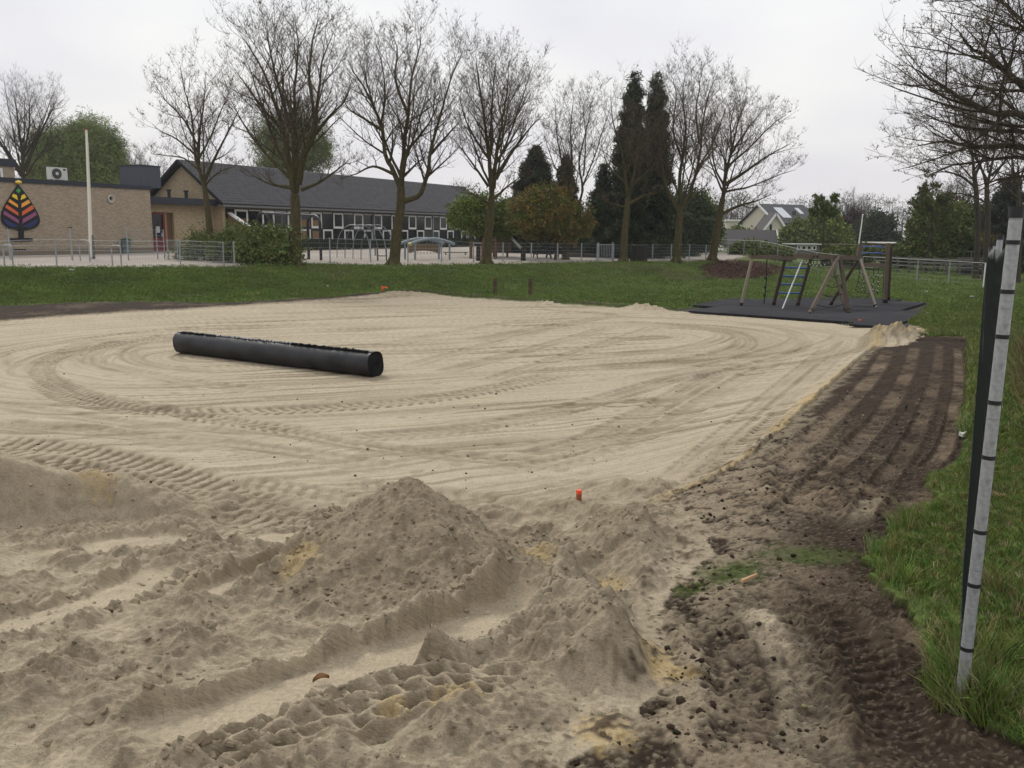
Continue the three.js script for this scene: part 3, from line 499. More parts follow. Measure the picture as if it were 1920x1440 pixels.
// ---- entrance link with the red door
const wingZ = -0.2, wing0 = onWall(413, 378, wingZ).x, wingEave = onWall(437, 384, wingZ).y, wingL = 38;
{
  const z = -1.0, x0 = 0.0, x1 = wing0 + 1.6, top = onWall(300, 369, z + 0.7).y, sof = onWall(300, 382, z + 0.7).y;
  const b = schoolThing('entrance_link', 'low flat roofed entrance between the gym and the classrooms', 'building', V(0, 0, z));
  const d0 = onWall(285.5, 470, z).x, d1 = onWall(314, 470, z).x, dt = onWall(300, 398, z).y, o0 = onWall(329, 470, z).x;
  const pale = new MB(); pale.box(x0 + 0.01, d0 + 0.12, -0.05, sof, -6, 0); pale.box(d0 + 0.12, o0, dt, sof, -6, 0); pale.box(o0, x1, -0.05, sof, -6, 0); pale.build('wall', paleBrick, b);
  new MB().box(x0 + 0.01, x1 + 0.4, sof, top, -6.2, 0.7).build('roof_edge', fasciaMat, b);
  const dr = new MB(); dr.box(d0 + 0.13, d0 + 0.25, 0, dt - 0.01, -0.3, -0.12); dr.box(d1 - 0.1, d1 + 0.02, 0, dt - 0.01, -0.3, -0.12); dr.box(d0 + 0.25, d1 - 0.1, dt - 0.13, dt - 0.01, -0.3, -0.12); dr.box(d0 + 0.25, d1 - 0.1, 0, 0.95, -0.28, -0.16); const door = dr.build('door', redPaint, b);
  new MB().box(d0 + 0.25, d1 - 0.1, 0.95, dt - 0.13, -0.25, -0.2).build('pane', darkGlass, door);
  const pn = new MB().box(d0 + 0.55, d0 + 0.85, 1.25, 1.65, -0.199, -0.195).build('notice', std(0.5, 0.48, 0.45, 0.8), door); new MB().box(d1 - 0.3, d1 - 0.22, 1.0, 1.25, -0.16, -0.08).build('handle', zinc, door);
  new MB().box(d1 + 0.02, d1 + 0.16, 0, dt - 0.01, -0.3, -0.10).build('jamb', std(0.30, 0.2, 0.11, 0.8), b);
  new MB().box(d1 + 0.16, o0 - 0.005, -0.02, dt - 0.01, -0.5, -0.2).build('oak_panel', oakPanel, b);
  for (const px of [317, 349, 377]) { const p = onWall(px, 366, z - 2); const v = new MB(); v.tube([V(p.x, top, -2), V(p.x, top + 0.55, -2)], 0.11, 10); v.tube([V(p.x, top + 0.5, -2), V(p.x, top + 0.62, -2)], 0.17, 10); v.build('roof_vent', fasciaMat, b); }
}
// ---- classroom wing
{
  const half = 3.55, ridgeY = onWall(345, 303, wingZ - half).y, b = schoolThing('classroom_wing', 'long classroom wing with a dark tiled roof and chequered windows', 'building', V(wing0, 0, wingZ)), L = wingL, ey = wingEave;
  // walls: gable ends, back, and a dark timber front behind the windows
  const wall = new MB(); const gable = (x, t) => { const g = extr([V(0, -0.05, 0), V(2 * half, -0.05, 0), V(2 * half, ey + 0.25, 0), V(half, ridgeY - 0.16, 0), V(0, ey + 0.25, 0)], t, 0); g.rotateY(Math.PI / 2); g.translate(x, 0, 0); return g; };
  mesh('gable_wall', gable(0.15, 0.25), paleBrick, b); mesh('gable_wall', gable(L - 0.4, 0.25), paleBrick, b);
  new MB().box(0.4, L - 0.4, -0.05, ey - 0.1, -2 * half, -2 * half + 0.25).build('back_wall', paleBrick, b);
  new MB().box(0.4, L - 0.4, -0.05, ey - 0.03, -0.24, -0.1).build('front_wall', darkWood, b);
  new MB().box(0.4, L - 0.4, -0.05, 0.35, -0.1, -0.02).build('plinth', redBrick, b);
  // roof: pantiles on the slope that faces the yard, overlapping course by course
  const over = 0.55, run = half + over, slopeA = Math.atan2(ridgeY - ey, half + over), eaveY = ey, S = run / Math.cos(slopeA), rowsN = 16, ex = S / rowsN, tw = 0.30, nt = Math.floor((L + 0.6) / tw), prof = [0, 0.02, 0.07, 0.085, 0.055, 0.01], m = new MB();
  const ns = V(0, Math.cos(slopeA), Math.sin(slopeA)), up = V(0, Math.sin(slopeA), -Math.cos(slopeA)), e0 = V(-0.3, eaveY, over);
  for (let r = 0; r < rowsN; r++) {
    const k0 = m.count, np = nt * 6 + 1;
    for (let lv = 0; lv < 3; lv++) for (let i = 0; i < np; i++) {
      const s = lv === 0 ? r * ex : lv === 1 ? r * ex : (r + 1) * ex + 0.03, wob = 0.006 * (PERM[(PERM[Math.floor(i / 6) & 255] + r) & 255] / 255), lift = prof[i % 6] + (lv === 1 ? 0.055 : lv === 2 ? 0.006 : 0.0) + wob, p = e0.clone().addScaledVector(up, s).addScaledVector(ns, lift); p.x += i / 6 * tw;
      const dx = (prof[(i + 1) % 6] - prof[(i + 5) % 6]) / (tw / 3), n = lv === 0 ? up.clone().multiplyScalar(-1) : ns.clone().add(V(-dx, 0, 0)).normalize(); m.vert(p.x, p.y, p.z, n.x, n.y, n.z, p.x, s);
    }
    for (let lv = 0; lv < 2; lv++) for (let i = 0; i < np - 1; i++) { const a = k0 + lv * np + i; m.i.push(a, a + 1, a + np + 1, a, a + np + 1, a + np); }
  }
  const tileMat = std(0.060, 0.058, 0.062, 0.5, { map: rep(tex(256, (u, v) => 0.72 + 0.22 * tnoise(u, v, 7, 4) + 0.22 * tnoise(u, v, 30, 8)), 0.25, 0.25) });
  const roof = new MB(); { const r0 = V(-0.3, ridgeY, -half), r1 = V(-0.3 + nt * tw, ridgeY, -half), bk = (x) => V(x, eaveY, -2 * half - over), fr = (x) => V(x, eaveY - 0.02, over); roof.quad(V(r1.x, ridgeY, -half), V(r0.x, ridgeY, -half), bk(r0.x), bk(r1.x)); const q = -0.05; roof.quad(fr(r0.x).add(V(0, q, 0)), fr(r1.x).add(V(0, q, 0)), r1.clone().add(V(0, q, 0)), r0.clone().add(V(0, q, 0))); }
  const rf = roof.build('roof', tileMat, b), tl = m.build('roof_tiles', tileMat, rf); tl.userData.kind = 'stuff';
  const rg = new MB(); for (let x = -0.3; x < L + 0.1; x += 0.42) rg.tube([V(x, ridgeY + 0.01, -half), V(x + 0.44, ridgeY + 0.03, -half)], 0.11, 8); rg.build('ridge_tiles', tileMat, rf);
  const vb = new MB(); for (const s of [-1, 1]) vb.bar(V(-0.32, eaveY - 0.03, -half + s * run), V(-0.32, ridgeY + 0.02, -half), 0.05, 0.2); vb.build('verge_board', darkWood, b);
  new MB().box(-0.3, L + 0.2, eaveY - 0.16, eaveY - 0.02, over - 0.14, over + 0.02).build('gutter', std(0.13, 0.13, 0.125, 0.6), b); new MB().box(-0.2, L, ey - 0.12, ey - 0.03, -0.1, over - 0.14).build('soffit', std(0.2, 0.19, 0.17, 0.8), b); new MB().box(0.4, L - 0.4, ey - 0.26, ey - 0.12, -0.1, 0.02).build('lintel_board', std(0.12, 0.115, 0.1, 0.8), b);
  // windows: two rows of panes, every second one a white casement, the lower row shifted by one
  const fr = new MB(), yT = onWall(640, 397, wingZ).y - 0, rowTop = [ey - 0.30, ey - 0.30 - 1.26 - 0.05], mw = 1.32, start = onWall(441, 420, wingZ).x - wing0, n = Math.floor((L - 0.6 - start) / mw), pipes = [5, 12, 19, 24];
  const frameG = (w, h, t) => { const f = new MB(); f.box(-w / 2, -w / 2 + t, -h, 0, 0, 0.07); f.box(w / 2 - t, w / 2, -h, 0, 0, 0.07); f.box(-w / 2 + t, w / 2 - t, -t, 0, 0, 0.07); f.box(-w / 2 + t, w / 2 - t, -h, -h + t * 1.3, 0, 0.07); return f.geo(); };
  const fU = frameG(mw - 0.1, 1.24, 0.13), fL = frameG(mw - 0.14, 1.22, 0.13), paneG = new MB().box(-mw / 2 + 0.04, mw / 2 - 0.04, -1.22, -0.03, 0, 0.03).geo(), thinG = new MB().box(-mw / 2 + 0.1, mw / 2 - 0.1, -0.07, 0, 0.0, 0.05).geo(), pan = std(0.20, 0.115, 0.045, 0.6), panG = new MB().box(-mw / 2 + 0.14, mw / 2 - 0.14, -1.12, -0.62, 0.031, 0.04).geo(), pan2G = new MB().box(-mw / 2 + 0.16, mw / 2 - 0.16, -0.75, -0.14, 0.031, 0.04).geo();
  for (let i = 0; i < n; i++) for (let r = 0; r < 2; r++) {
    const x = start + (i + 0.5) * mw, w = new THREE.Group(); w.name = 'window'; w.position.set(x, rowTop[r], -0.1); b.add(w);
    const casement = ((i + r) & 1) === 0 || i === 0 && r === 0; mesh('pane', paneG, (i === 18 || i === 19) && r < 2 ? greenPanel : darkGlass, w);
    if (casement) mesh('frame', r ? fL : fU, whitePaint, w); else if (r === 0) mesh('frame', thinG, whitePaint, w);
    if ((i === 5 || i === 6) && r === 0) mesh('cupboard_back', panG, pan, w); if (i === 0 && r === 0) mesh('cupboard_back', panG, std(0.2, 0.05, 0.015, 0.6), w);
    if ((i === 5 || i === 6) && r === 1) mesh('cupboard_back', pan2G, pan, w);
  }
  for (const i of pipes) if (i < n) { const x = start + i * mw; new MB().box(x - 0.11, x + 0.11, 0.0, ey - 0.13, -0.1, 0.03).build('pier', std(0.16, 0.155, 0.15, 0.8), b); new MB().tube([V(x, 0, 0.09), V(x, ey - 0.2, 0.09), V(x, ey - 0.05, over - 0.05)], 0.045, 8).build('downpipe', zinc, b); }
  // brick wing wall with a sloping white coping at the corner
  const wx0 = 0.42, ww = schoolThing('buttress_wall', 'brown brick buttress wall with sloping white coping by the classrooms', 'wall', V(wing0 + wx0 + 0.5, 0, wingZ));
  const bt = [V(0, -0.05, 0), V(2.5, -0.05, 0), V(2.5, 1.25, 0), V(0.05, ey - 0.6, 0), V(0, ey - 0.6, 0)], g2 = extr(bt, 0.3, 0); g2.rotateY(-Math.PI / 2); mesh('wall', g2, redBrick, ww); new MB().bar(V(-0.15, 1.27, 2.56), V(-0.15, ey - 0.55, 0.02), 0.36, 0.09).build('coping', whitePaint, ww);
}

// ================================================================ SCHOOLYARD
const steel = std(0.22, 0.235, 0.245, 0.5, { metalness: 0.35 }), galv = std(0.27, 0.285, 0.295, 0.55, { metalness: 0.3 }), blackSteel = std(0.012, 0.013, 0.016, 0.5), bluegrey = std(0.19, 0.23, 0.255, 0.55), binGreen = std(0.012, 0.05, 0.035, 0.5), binGrey = std(0.10, 0.14, 0.125, 0.6), brownWood = std(0.13, 0.07, 0.038, 0.85), greyWood = std(0.20, 0.165, 0.125, 0.9), darkPost = std(0.03, 0.027, 0.022, 0.9), yellowP = std(0.6, 0.5, 0.12, 0.5);
const yardY = (v) => groundY(v.x, -v.z);
const onYard = (px, py) => { const p = atY(px, py, PLATEAU - 0.02); p.y = yardY(p); return p; };
const topAt = (base, py) => { const d = -base.z; let lo = 0, hi = 30; const q = V(0, 0, 0); for (let k = 0; k < 40; k++) { const m = (lo + hi) / 2; q.set(base.x, base.y + m, base.z).project(camera); if ((1 - q.y) * 720 > py) lo = m; else hi = m; } return lo; };   // height above base that shows at row py
// ---- welded mesh fences: posts and panels of wire
function meshFence(name, label, pts, hgt, wireV = 0.1, rows = 5, group) {
  const f = thing(name, label, 'fence', pts[0], 0, group), o = pts[0], pg = new MB().tube([V(0, -0.3, 0), V(0, 1, 0)], 0.032, 8).geo();
  pts.forEach((p, i) => { const m = mesh('post', pg, galv, f); m.position.copy(p.clone().sub(o)); m.scale.y = hgt[i] + 0.04; });
  for (let i = 0; i < pts.length - 1; i++) {
    const a = pts[i].clone().sub(o), b = pts[i + 1].clone().sub(o), w = new MB(), len = a.distanceTo(b), n = Math.max(2, Math.round(len / wireV)), h0 = hgt[i], h1 = hgt[i + 1];
    for (let k = 0; k <= n; k++) { const t = k / n, p = a.clone().lerp(b, t), h = mix(h0, h1, t); w.tube([V(p.x, p.y + 0.04, p.z), V(p.x, p.y + h, p.z)], 0.0028, 3, false); }
    for (let k = 0; k <= rows; k++) { const t = k / rows; for (const s of k === rows ? [0] : [0]) w.tube([V(a.x, a.y + mix(0.05, h0, t), a.z), V(b.x, b.y + mix(0.05, h1, t), b.z)], k === rows ? 0.006 : 0.005, 3, false); }
    w.build('wire_panel', steel, f);
  }
  return f;
}
const fencePts = (list) => { const p = list.map(([x, y]) => onYard(x, y)), h = list.map(([x, y, t], i) => topAt(p[i], t)); return [p, h]; };
{
  let [p, h] = fencePts([[-90, 502, 452], [-10, 502, 452], [107, 501, 449], [228, 501, 452], [339, 501, 452], [440, 501, 454]]);
  meshFence('mesh_fence', 'low welded wire fence in front of the gym and bicycle hoops', p, h);
  [p, h] = fencePts([[540, 493, 447], [619, 492, 447], [695, 492, 450], [765, 492, 449], [828, 492, 450], [888, 492, 455], [943, 491, 456], [996, 491, 456], [1045, 491, 457], [1090, 490, 457], [1119, 491, 458]]);
  meshFence('mesh_fence', 'grey wire mesh fence along the playground on the bank', p, h);
  [p, h] = fencePts([[1150, 491, 459], [1187, 490, 459], [1223, 489, 459], [1258, 488, 459], [1292, 487, 459], [1323, 486, 460], [1338, 485, 461]]);
  meshFence('mesh_fence', 'grey wire mesh fence between the gate and the last bare tree', p, h);
  // gate of upright bars
  const a = onYard(1121, 492), b = onYard(1148, 491), g = thing('yard_gate', 'grey metal gate of upright bars in the yard fence', 'gate', a), q = b.clone().sub(a), hh = topAt(a, 457);
  for (const e of [V(0, 0, 0), q]) new MB().bar(V(e.x, e.y - 0.2, e.z), V(e.x, e.y + hh + 0.05, e.z), 0.09, 0.09, V(0, 0, 1)).build('gate_post', galv, g);
  const f = new MB(); for (const y of [0.12, hh - 0.05]) f.bar(V(0, y, 0), V(q.x, q.y + y, q.z), 0.045, 0.045); f.build('rail', galv, g);
  for (let k = 1; k < 9; k++) { const e = q.clone().multiplyScalar(k / 9); new MB().tube([V(e.x, e.y + 0.12, e.z), V(e.x, e.y + hh - 0.05, e.z)], 0.014, 5).build('bar', galv, g); }
  // second fence and gate by the red door
  [p, h] = fencePts([[241, 488, 431], [296, 486, 431], [309, 486, 432]]); meshFence('mesh_fence', 'short wire fence panel in front of the red door', p, h);
  [p, h] = fencePts([[316, 488, 450], [334, 490, 450], [420, 496, 455]]); meshFence('mesh_fence', 'short wire fence beside the shrubs below the bare tree', p, h);
}
// ---- bicycle hoops
{
  const hoop = (px, py, w, top, label) => { const a = onYard(px, py), b = onYard(px + w, py + 1.5), g = thing('bicycle_hoop', label, 'bicycle stand', a, 0, 'bicycle hoops in front of the gym'), q = b.clone().sub(a), h = topAt(a, top), pts = [V(0, -0.1, 0), V(0, h - 0.12, 0), V(q.x * 0.06, h - 0.04, q.z * 0.06), V(q.x * 0.18, h, q.z * 0.18), V(q.x * 0.82, h, q.z * 0.82), V(q.x * 0.94, h - 0.04, q.z * 0.94), V(q.x, h - 0.12, q.z), V(q.x, -0.1, q.z)]; new MB().tube(pts, 0.03, 8).build('hoop', galv, g); };
  hoop(9, 500, 16, 459, 'galvanised bicycle hoop below the leaf emblem'); hoop(151, 489, 18, 450, 'galvanised bicycle hoop beside the white flagpole'); hoop(211, 498, 17, 460, 'galvanised bicycle hoop between flagpole and green bin');
  const pole = (px, py, top, label) => { const a = onYard(px, py), g = thing('net_pole', label, 'pole', a, 0, 'slender grey poles in front of the gym'), h = topAt(a, top); new MB().tube([V(0, -0.1, 0), V(0, h, 0)], 0.045, 8).build('shaft', galv, g); new MB().bar(V(-0.09, h, 0), V(0.09, h, 0), 0.06, 0.05).build('cap', darkPost, g); };
  pole(20, 487, 428, 'slender grey pole standing in front of the leaf emblem'); pole(136, 488, 427, 'slender grey pole between emblem and flagpole'); 
}
// ---- flagpole and bin
{
  const a = onYard(172, 485), g = thing('flagpole', 'tall white flagpole with a dark foot in front of the gym', 'flagpole', a), h = topAt(a, 243);
  new MB().bar(V(0.09, -0.1, -0.03), V(0.06, 1.15, -0.03), 0.12, 0.12, V(0, 0, 1)).build('foot', std(0.08, 0.09, 0.085, 0.7), g);
  const tp = atD(162, 243, -a.z).sub(a); new MB().tube([V(-0.03, 0.05, 0), V(tp.x * 0.5, h * 0.5, 0), V(tp.x, h, 0)], [0.095, 0.08, 0.055], 12).build('pole', std(0.66, 0.63, 0.53, 0.45), g); mesh('cap', new THREE.CylinderGeometry(0.1, 0.1, 0.05, 12).translate(tp.x, h + 0.02, 0), std(0.2, 0.03, 0.03, 0.5), g);
  const b = onYard(238, 475), t = thing('litter_bin', 'grey green litter bin with a dark green lid by the gym', 'bin', b), bh = topAt(b, 447);
  mesh('body', new THREE.CylinderGeometry(0.27, 0.23, bh - 0.15, 16).translate(0, (bh - 0.15) / 2, 0), binGrey, t); mesh('lid', new THREE.LatheGeometry([[0.31, 0], [0.32, 0.05], [0.29, 0.1], [0.22, 0.15], [0, 0.19]].map(([x, y]) => new THREE.Vector2(x, y)), 18).translate(0, bh - 0.17, 0), binGreen, t);
}
// ---- basket swing with black arches
{
  const a0 = onYard(579, 486), a1 = onYard(602, 488), b0 = onYard(485, 484), b1 = onYard(507, 485), g = thing('arch_swing', 'black steel swing frame with two arched ends', 'swing', a0), o = a0;
  const arch = (p, q, top) => { p = p.clone().sub(o); q = q.clone().sub(o); const h = topAt(a0, top), pts = []; pts.push(V(p.x, -0.1, p.z)); for (let k = 0; k <= 10; k++) { const t = k / 10 * Math.PI; pts.push(V(mix(p.x, q.x, (1 - Math.cos(t)) / 2), h - 0.45 + 0.45 * Math.sin(t), mix(p.z, q.z, (1 - Math.cos(t)) / 2))); } pts.push(V(q.x, -0.1, q.z)); new MB().tube(pts, 0.075, 8).build('arch', blackSteel, g); return pts[6]; };
  const t0 = arch(a0, a1, 404), t1 = arch(b0, b1, 400); new MB().tube([t0, t1], 0.055, 8).build('top_bar', std(0.06, 0.065, 0.075, 0.5), g);
  for (const k of [0.3, 0.62]) { const p = t0.clone().lerp(t1, k); new MB().tube([p, V(p.x, 0.62, p.z + 0.06)], 0.014, 4).build('chain', std(0.16, 0.16, 0.15, 0.6), g); }
  const pm = t0.clone().lerp(t1, 0.46); mesh('seat', new THREE.TorusGeometry(0.42, 0.06, 6, 20).rotateX(Math.PI / 2).translate(pm.x, 0.62, pm.z), blackSteel, g);
}
// ---- tunnel climber of four arched bars
{
  const base = onYard(666, 486), g = thing('tunnel_climber', 'tunnel shaped climbing frame of thin arched bars', 'climbing frame', base), d = -base.z, W = 0.0;
  for (let k = 0; k < 4; k++) {
    const l = onYard(632 + k * 15, 483 + k * 1.2).sub(base), r = onYard(694 + k * 15, 486 + k * 1.2).sub(base), h = topAt(base, 421), pts = [];
    pts.push(V(l.x, 0, l.z)); for (let i = 0; i <= 14; i++) { const t = i / 14 * Math.PI; pts.push(V(mix(l.x, r.x, (1 - Math.cos(t)) / 2), 0.15 + (h - 0.15) * Math.sin(t) ** 0.75, mix(l.z, r.z, (1 - Math.cos(t)) / 2))); } pts.push(V(r.x, 0, r.z)); new MB().tube(pts, 0.024, 6).build('arch_bar', k & 1 ? std(0.1, 0.105, 0.12, 0.5) : std(0.2, 0.22, 0.25, 0.5), g);
  }
  for (let s = 1; s < 7; s++) { const t = s / 7 * Math.PI, h = topAt(base, 421), at = (k) => { const l = onYard(632 + k * 15, 483 + k * 1.2).sub(base), r = onYard(694 + k * 15, 486 + k * 1.2).sub(base); return V(mix(l.x, r.x, (1 - Math.cos(t)) / 2), 0.15 + (h - 0.15) * Math.sin(t) ** 0.75, mix(l.z, r.z, (1 - Math.cos(t)) / 2)); }; new MB().tube([at(0), at(3)], 0.018, 5).build('rung', std(0.05, 0.05, 0.055, 0.5), g); }
  const bp = onYard(708, 489), q = thing('low_bar_frame', 'low dark metal bar frame beside the tunnel climber', 'frame', bp), e = onYard(725, 489).sub(bp), hb = topAt(bp, 466); new MB().tube([V(0, 0, 0), V(0, hb, 0), V(e.x, hb, e.z), V(e.x, 0, e.z)], 0.03, 6).build('frame', blackSteel, q); new MB().tube([V(0, 0.25, 0), V(e.x, 0.25, e.z)], 0.022, 6).build('rung', blackSteel, q);
  const bench = (p0, p1, top, label) => { const a = onYard(...p0), b = onYard(...p1), t = thing('yard_bench', label, 'bench', a, 0, 'plank benches in the schoolyard'), v = b.clone().sub(a), h = topAt(a, top); new MB().bar(V(0, h, 0), V(v.x, v.y + h, v.z), 0.38, 0.06).build('seat', greyWood, t); for (const k of [0.08, 0.92]) new MB().bar(V(v.x * k, -0.05, v.z * k), V(v.x * k, h - 0.03, v.z * k), 0.08, 0.3, V(0, 0, 1)).build('leg', steel, t); };
  bench([700, 479], [752, 479], 466, 'plank bench along the hedge behind the tunnel climber'); bench([832, 478], [876, 478], 473, 'low plank bench right of the climbing bridge');
}
// ---- climbing bridge: two arched rails with yellow ends and a board wall
{
  const base = onYard(757, 486), g = thing('climbing_bridge', 'climbing bridge with two arched grey rails and a holed board', 'climbing frame', base);
  for (const [x0, x1, y, yl] of [[750, 832, 486, 457], [769, 852, 487, 457]]) {
    const a = onYard(x0 + 5, y).sub(base), b = onYard(x1 - 4, y).sub(base), h = topAt(base, 447), e = topAt(base, yl), pts = []; for (let k = 0; k <= 12; k++) { const t = k / 12; pts.push(V(mix(a.x, b.x, t * 1.12 - 0.06), e + (h - e) * Math.sin(t * Math.PI), mix(a.z, b.z, t * 1.12 - 0.06))); }
    new MB().tube(pts, 0.085, 8).build('arched_rail', bluegrey, g); new MB().tube([pts[0].clone().add(V(-0.06, -0.02, 0)), pts[0].clone().add(V(0.05, 0.02, 0))], 0.095, 8).build('end_cap', yellowP, g);
    for (const k of [0.06, 0.93]) { const p = a.clone().lerp(b, k); new MB().tube([V(p.x, -0.1, p.z), V(p.x, e + 0.12, p.z)], 0.055, 8).build('post', bluegrey, g); }
  }
  const a = onYard(765, 485).sub(base), b = onYard(826, 486).sub(base), y0 = 0.32, y1 = topAt(base, 458); const pl = []; for (let k = 0; k <= 8; k++) { const t = k / 8; pl.push([t, y0 + 0.16 * Math.sin(t * Math.PI) - 0.02]); }
  const bd = new MB(); for (let k = 0; k < 8; k++) { const p = a.clone().lerp(b, pl[k][0]), q = a.clone().lerp(b, pl[k + 1][0]), z = 0.05; bd.hexa([V(p.x, pl[k][1], p.z + z), V(q.x, pl[k + 1][1], q.z + z), V(q.x, pl[k + 1][1], q.z), V(p.x, pl[k][1], p.z), V(p.x, y1, p.z + z), V(q.x, y1, q.z + z), V(q.x, y1, q.z), V(p.x, y1, p.z)]); } bd.build('board', std(0.22, 0.155, 0.095, 0.85), g);
  const hg = new THREE.CylinderGeometry(0.03, 0.03, 0.03, 8).rotateX(Math.PI / 2); for (let r = 0; r < 3; r++) for (let k = 0; k < 9; k++) { const p = a.clone().lerp(b, 0.1 + k * 0.1), m = mesh('hold', hg, darkPost, g); m.position.set(p.x, y1 - 0.14 - r * 0.17, p.z + 0.06); }
  for (let k = 0; k < 5; k++) { const p = onYard(800 + k * 5.5, 484).sub(base), e = topAt(base, 458); new MB().tube([V(p.x, e - 0.02, p.z - 0.2), V(p.x, e + 0.42, p.z - 0.2)], 0.012, 4).build('spindle', bluegrey, g); }
}
// ---- round timber posts, balance posts, hut with slide
{
  const post = (name, px, py, top, r, mat, label, group) => { const a = onYard(px, py), h = topAt(a, top), g = thing(name, label, 'post', a, 0, group); const m = new MB(); m.tube([V(0, -0.2, 0), V(0, h - 0.03, 0), V(0, h, 0)], [r, r, r * 0.8], 10).build('shaft', mat, g); return [g, h, a]; };
  const bar = (px0, py, t0, px1, label) => { const a = onYard(px0, py), b = onYard(px1, py), g = thing('turning_bar', label, 'play bar', a), q = b.clone().sub(a), h = topAt(a, t0); for (const e of [V(0, 0, 0), q]) new MB().tube([V(e.x, -0.2, e.z), V(e.x, h, e.z)], 0.095, 10).build('post', brownWood, g); new MB().tube([V(0, h - 0.12, 0), V(q.x, h - 0.12, q.z)], 0.025, 6).build('bar', zinc, g); };
  bar(883, 485, 452, 905, 'low turning bar between two round brown timber posts'); bar(907.5, 485, 446, 929.5, 'higher turning bar between two round brown timber posts');
  post('dark_bollard', 897, 489, 462, 0.13, darkPost, 'dark thick bollard beside the turning bars', 'dark bollards in the schoolyard'); post('dark_bollard', 981, 489, 464, 0.14, darkPost, 'dark thick bollard at the foot of the slide', 'dark bollards in the schoolyard');
  const base = onYard(941, 482), g = thing('slide_hut', 'brown play hut with a metal slide on one side', 'slide'), d = -base.z; g.position.copy(base);
  const X = (px) => (px - 941) * d / FOCAL, y = (py) => topAt(base, py);
  const hut = extr([V(X(924), 0.32, 0), V(X(957.5), 0.32, 0), V(X(958), y(437), 0), V(X(939), y(422), 0), V(X(924), y(436), 0)], 1.3, -1.3); mesh('hut_wall', hut, std(0.15, 0.105, 0.072, 0.9), g);
  const rf = new MB(); rf.bar(V(X(939), y(421) + 0.03, -0.65), V(X(960), y(437) + 0.02, -0.65), 1.5, 0.05); rf.bar(V(X(939), y(421) + 0.03, -0.65), V(X(921.5), y(437), -0.65), 1.5, 0.05); rf.build('roof', std(0.20, 0.26, 0.31, 0.5), g);
  for (const px of [926, 951]) new MB().tube([V(X(px), -0.1, 0.06), V(X(px), 0.95, 0.06)], 0.07, 8).build('post', brownWood, g);
  const sl = [V(X(957), y(447), -0.4), V(X(966), y(456), -0.4), V(X(975), y(466), -0.4), V(X(981), y(470), -0.4)], ch = new MB(); for (let k = 0; k < 3; k++) ch.bar(sl[k], sl[k + 1], 0.5, 0.03, V(0, 1, 0)); ch.build('slide_chute', std(0.5, 0.5, 0.47, 0.3, { metalness: 0.5 }), g); for (const z of [-0.66, -0.14]) { const e = new MB(); for (let k = 0; k < 3; k++) e.bar(sl[k].clone().setZ(z).add(V(0, 0.07, 0)), sl[k + 1].clone().setZ(z).add(V(0, 0.07, 0)), 0.03, 0.16); e.build('side_rail', std(0.55, 0.55, 0.52, 0.35, { metalness: 0.4 }), g); }
  // picnic tables
  const table = (px, py, w, top, label) => { const a = onYard(px, py), t = thing('picnic_table', label, 'picnic table', a, 0.15, 'dark picnic tables'), h = topAt(a, top), W = w * -a.z / FOCAL; for (let k = 0; k < 5; k++) new MB().box(-W / 2, W / 2, h - 0.045, h, -0.36 + k * 0.145, -0.235 + k * 0.145).build('table_plank', darkPost, t); for (const z of [-0.72, 0.72]) new MB().box(-W / 2, W / 2, h * 0.58 - 0.04, h * 0.58, z - 0.13, z + 0.13).build('seat_plank', darkPost, t); for (const x of [-W * 0.36, W * 0.36]) { const l = new MB(); l.bar(V(x, 0, -0.75), V(x, h - 0.05, -0.25), 0.05, 0.09); l.bar(V(x, 0, 0.75), V(x, h - 0.05, 0.25), 0.05, 0.09); l.bar(V(x, h * 0.5, -0.8), V(x, h * 0.5, 0.8), 0.045, 0.08); l.build('leg_frame', darkPost, t); } };
  table(1016, 484, 34, 468, 'dark picnic table beside the slide'); table(1040, 485, 30, 465, 'dark picnic table behind the fence near the leaning tree');
  // low timber edge of the sandpit
  const s0 = onYard(1062, 482), s1 = onYard(1118, 483), pit = thing('sandpit_edge', 'low timber edge of a sandpit behind the fence', 'sandpit', s0), sv = s1.clone().sub(s0); new MB().bar(V(0, 0.12, 0), V(sv.x, 0.12, sv.z), 0.2, 0.3).build('front_beam', std(0.09, 0.075, 0.055, 0.9), pit); new MB().bar(V(0.2, 0.1, -3), V(sv.x, 0.1, sv.z - 3), 0.2, 0.3).build('rear_beam', std(0.09, 0.075, 0.055, 0.9), pit); const sf = new MB().quad(V(0, 0.06, -0.05), V(sv.x, 0.06, sv.z - 0.05), V(sv.x, 0.06, sv.z - 2.9), V(0.2, 0.06, -2.9)); sf.build('sand_fill', std(0.42, 0.34, 0.24, 0.95), pit);
  const st = thing('tree_stump_seat', 'dark rough block beside the mossy tree behind the fence', 'stump', onYard(1197, 491)); mesh('block', new THREE.CylinderGeometry(0.42, 0.5, 0.95, 9).translate(0, 0.42, 0), darkPost, st);
}

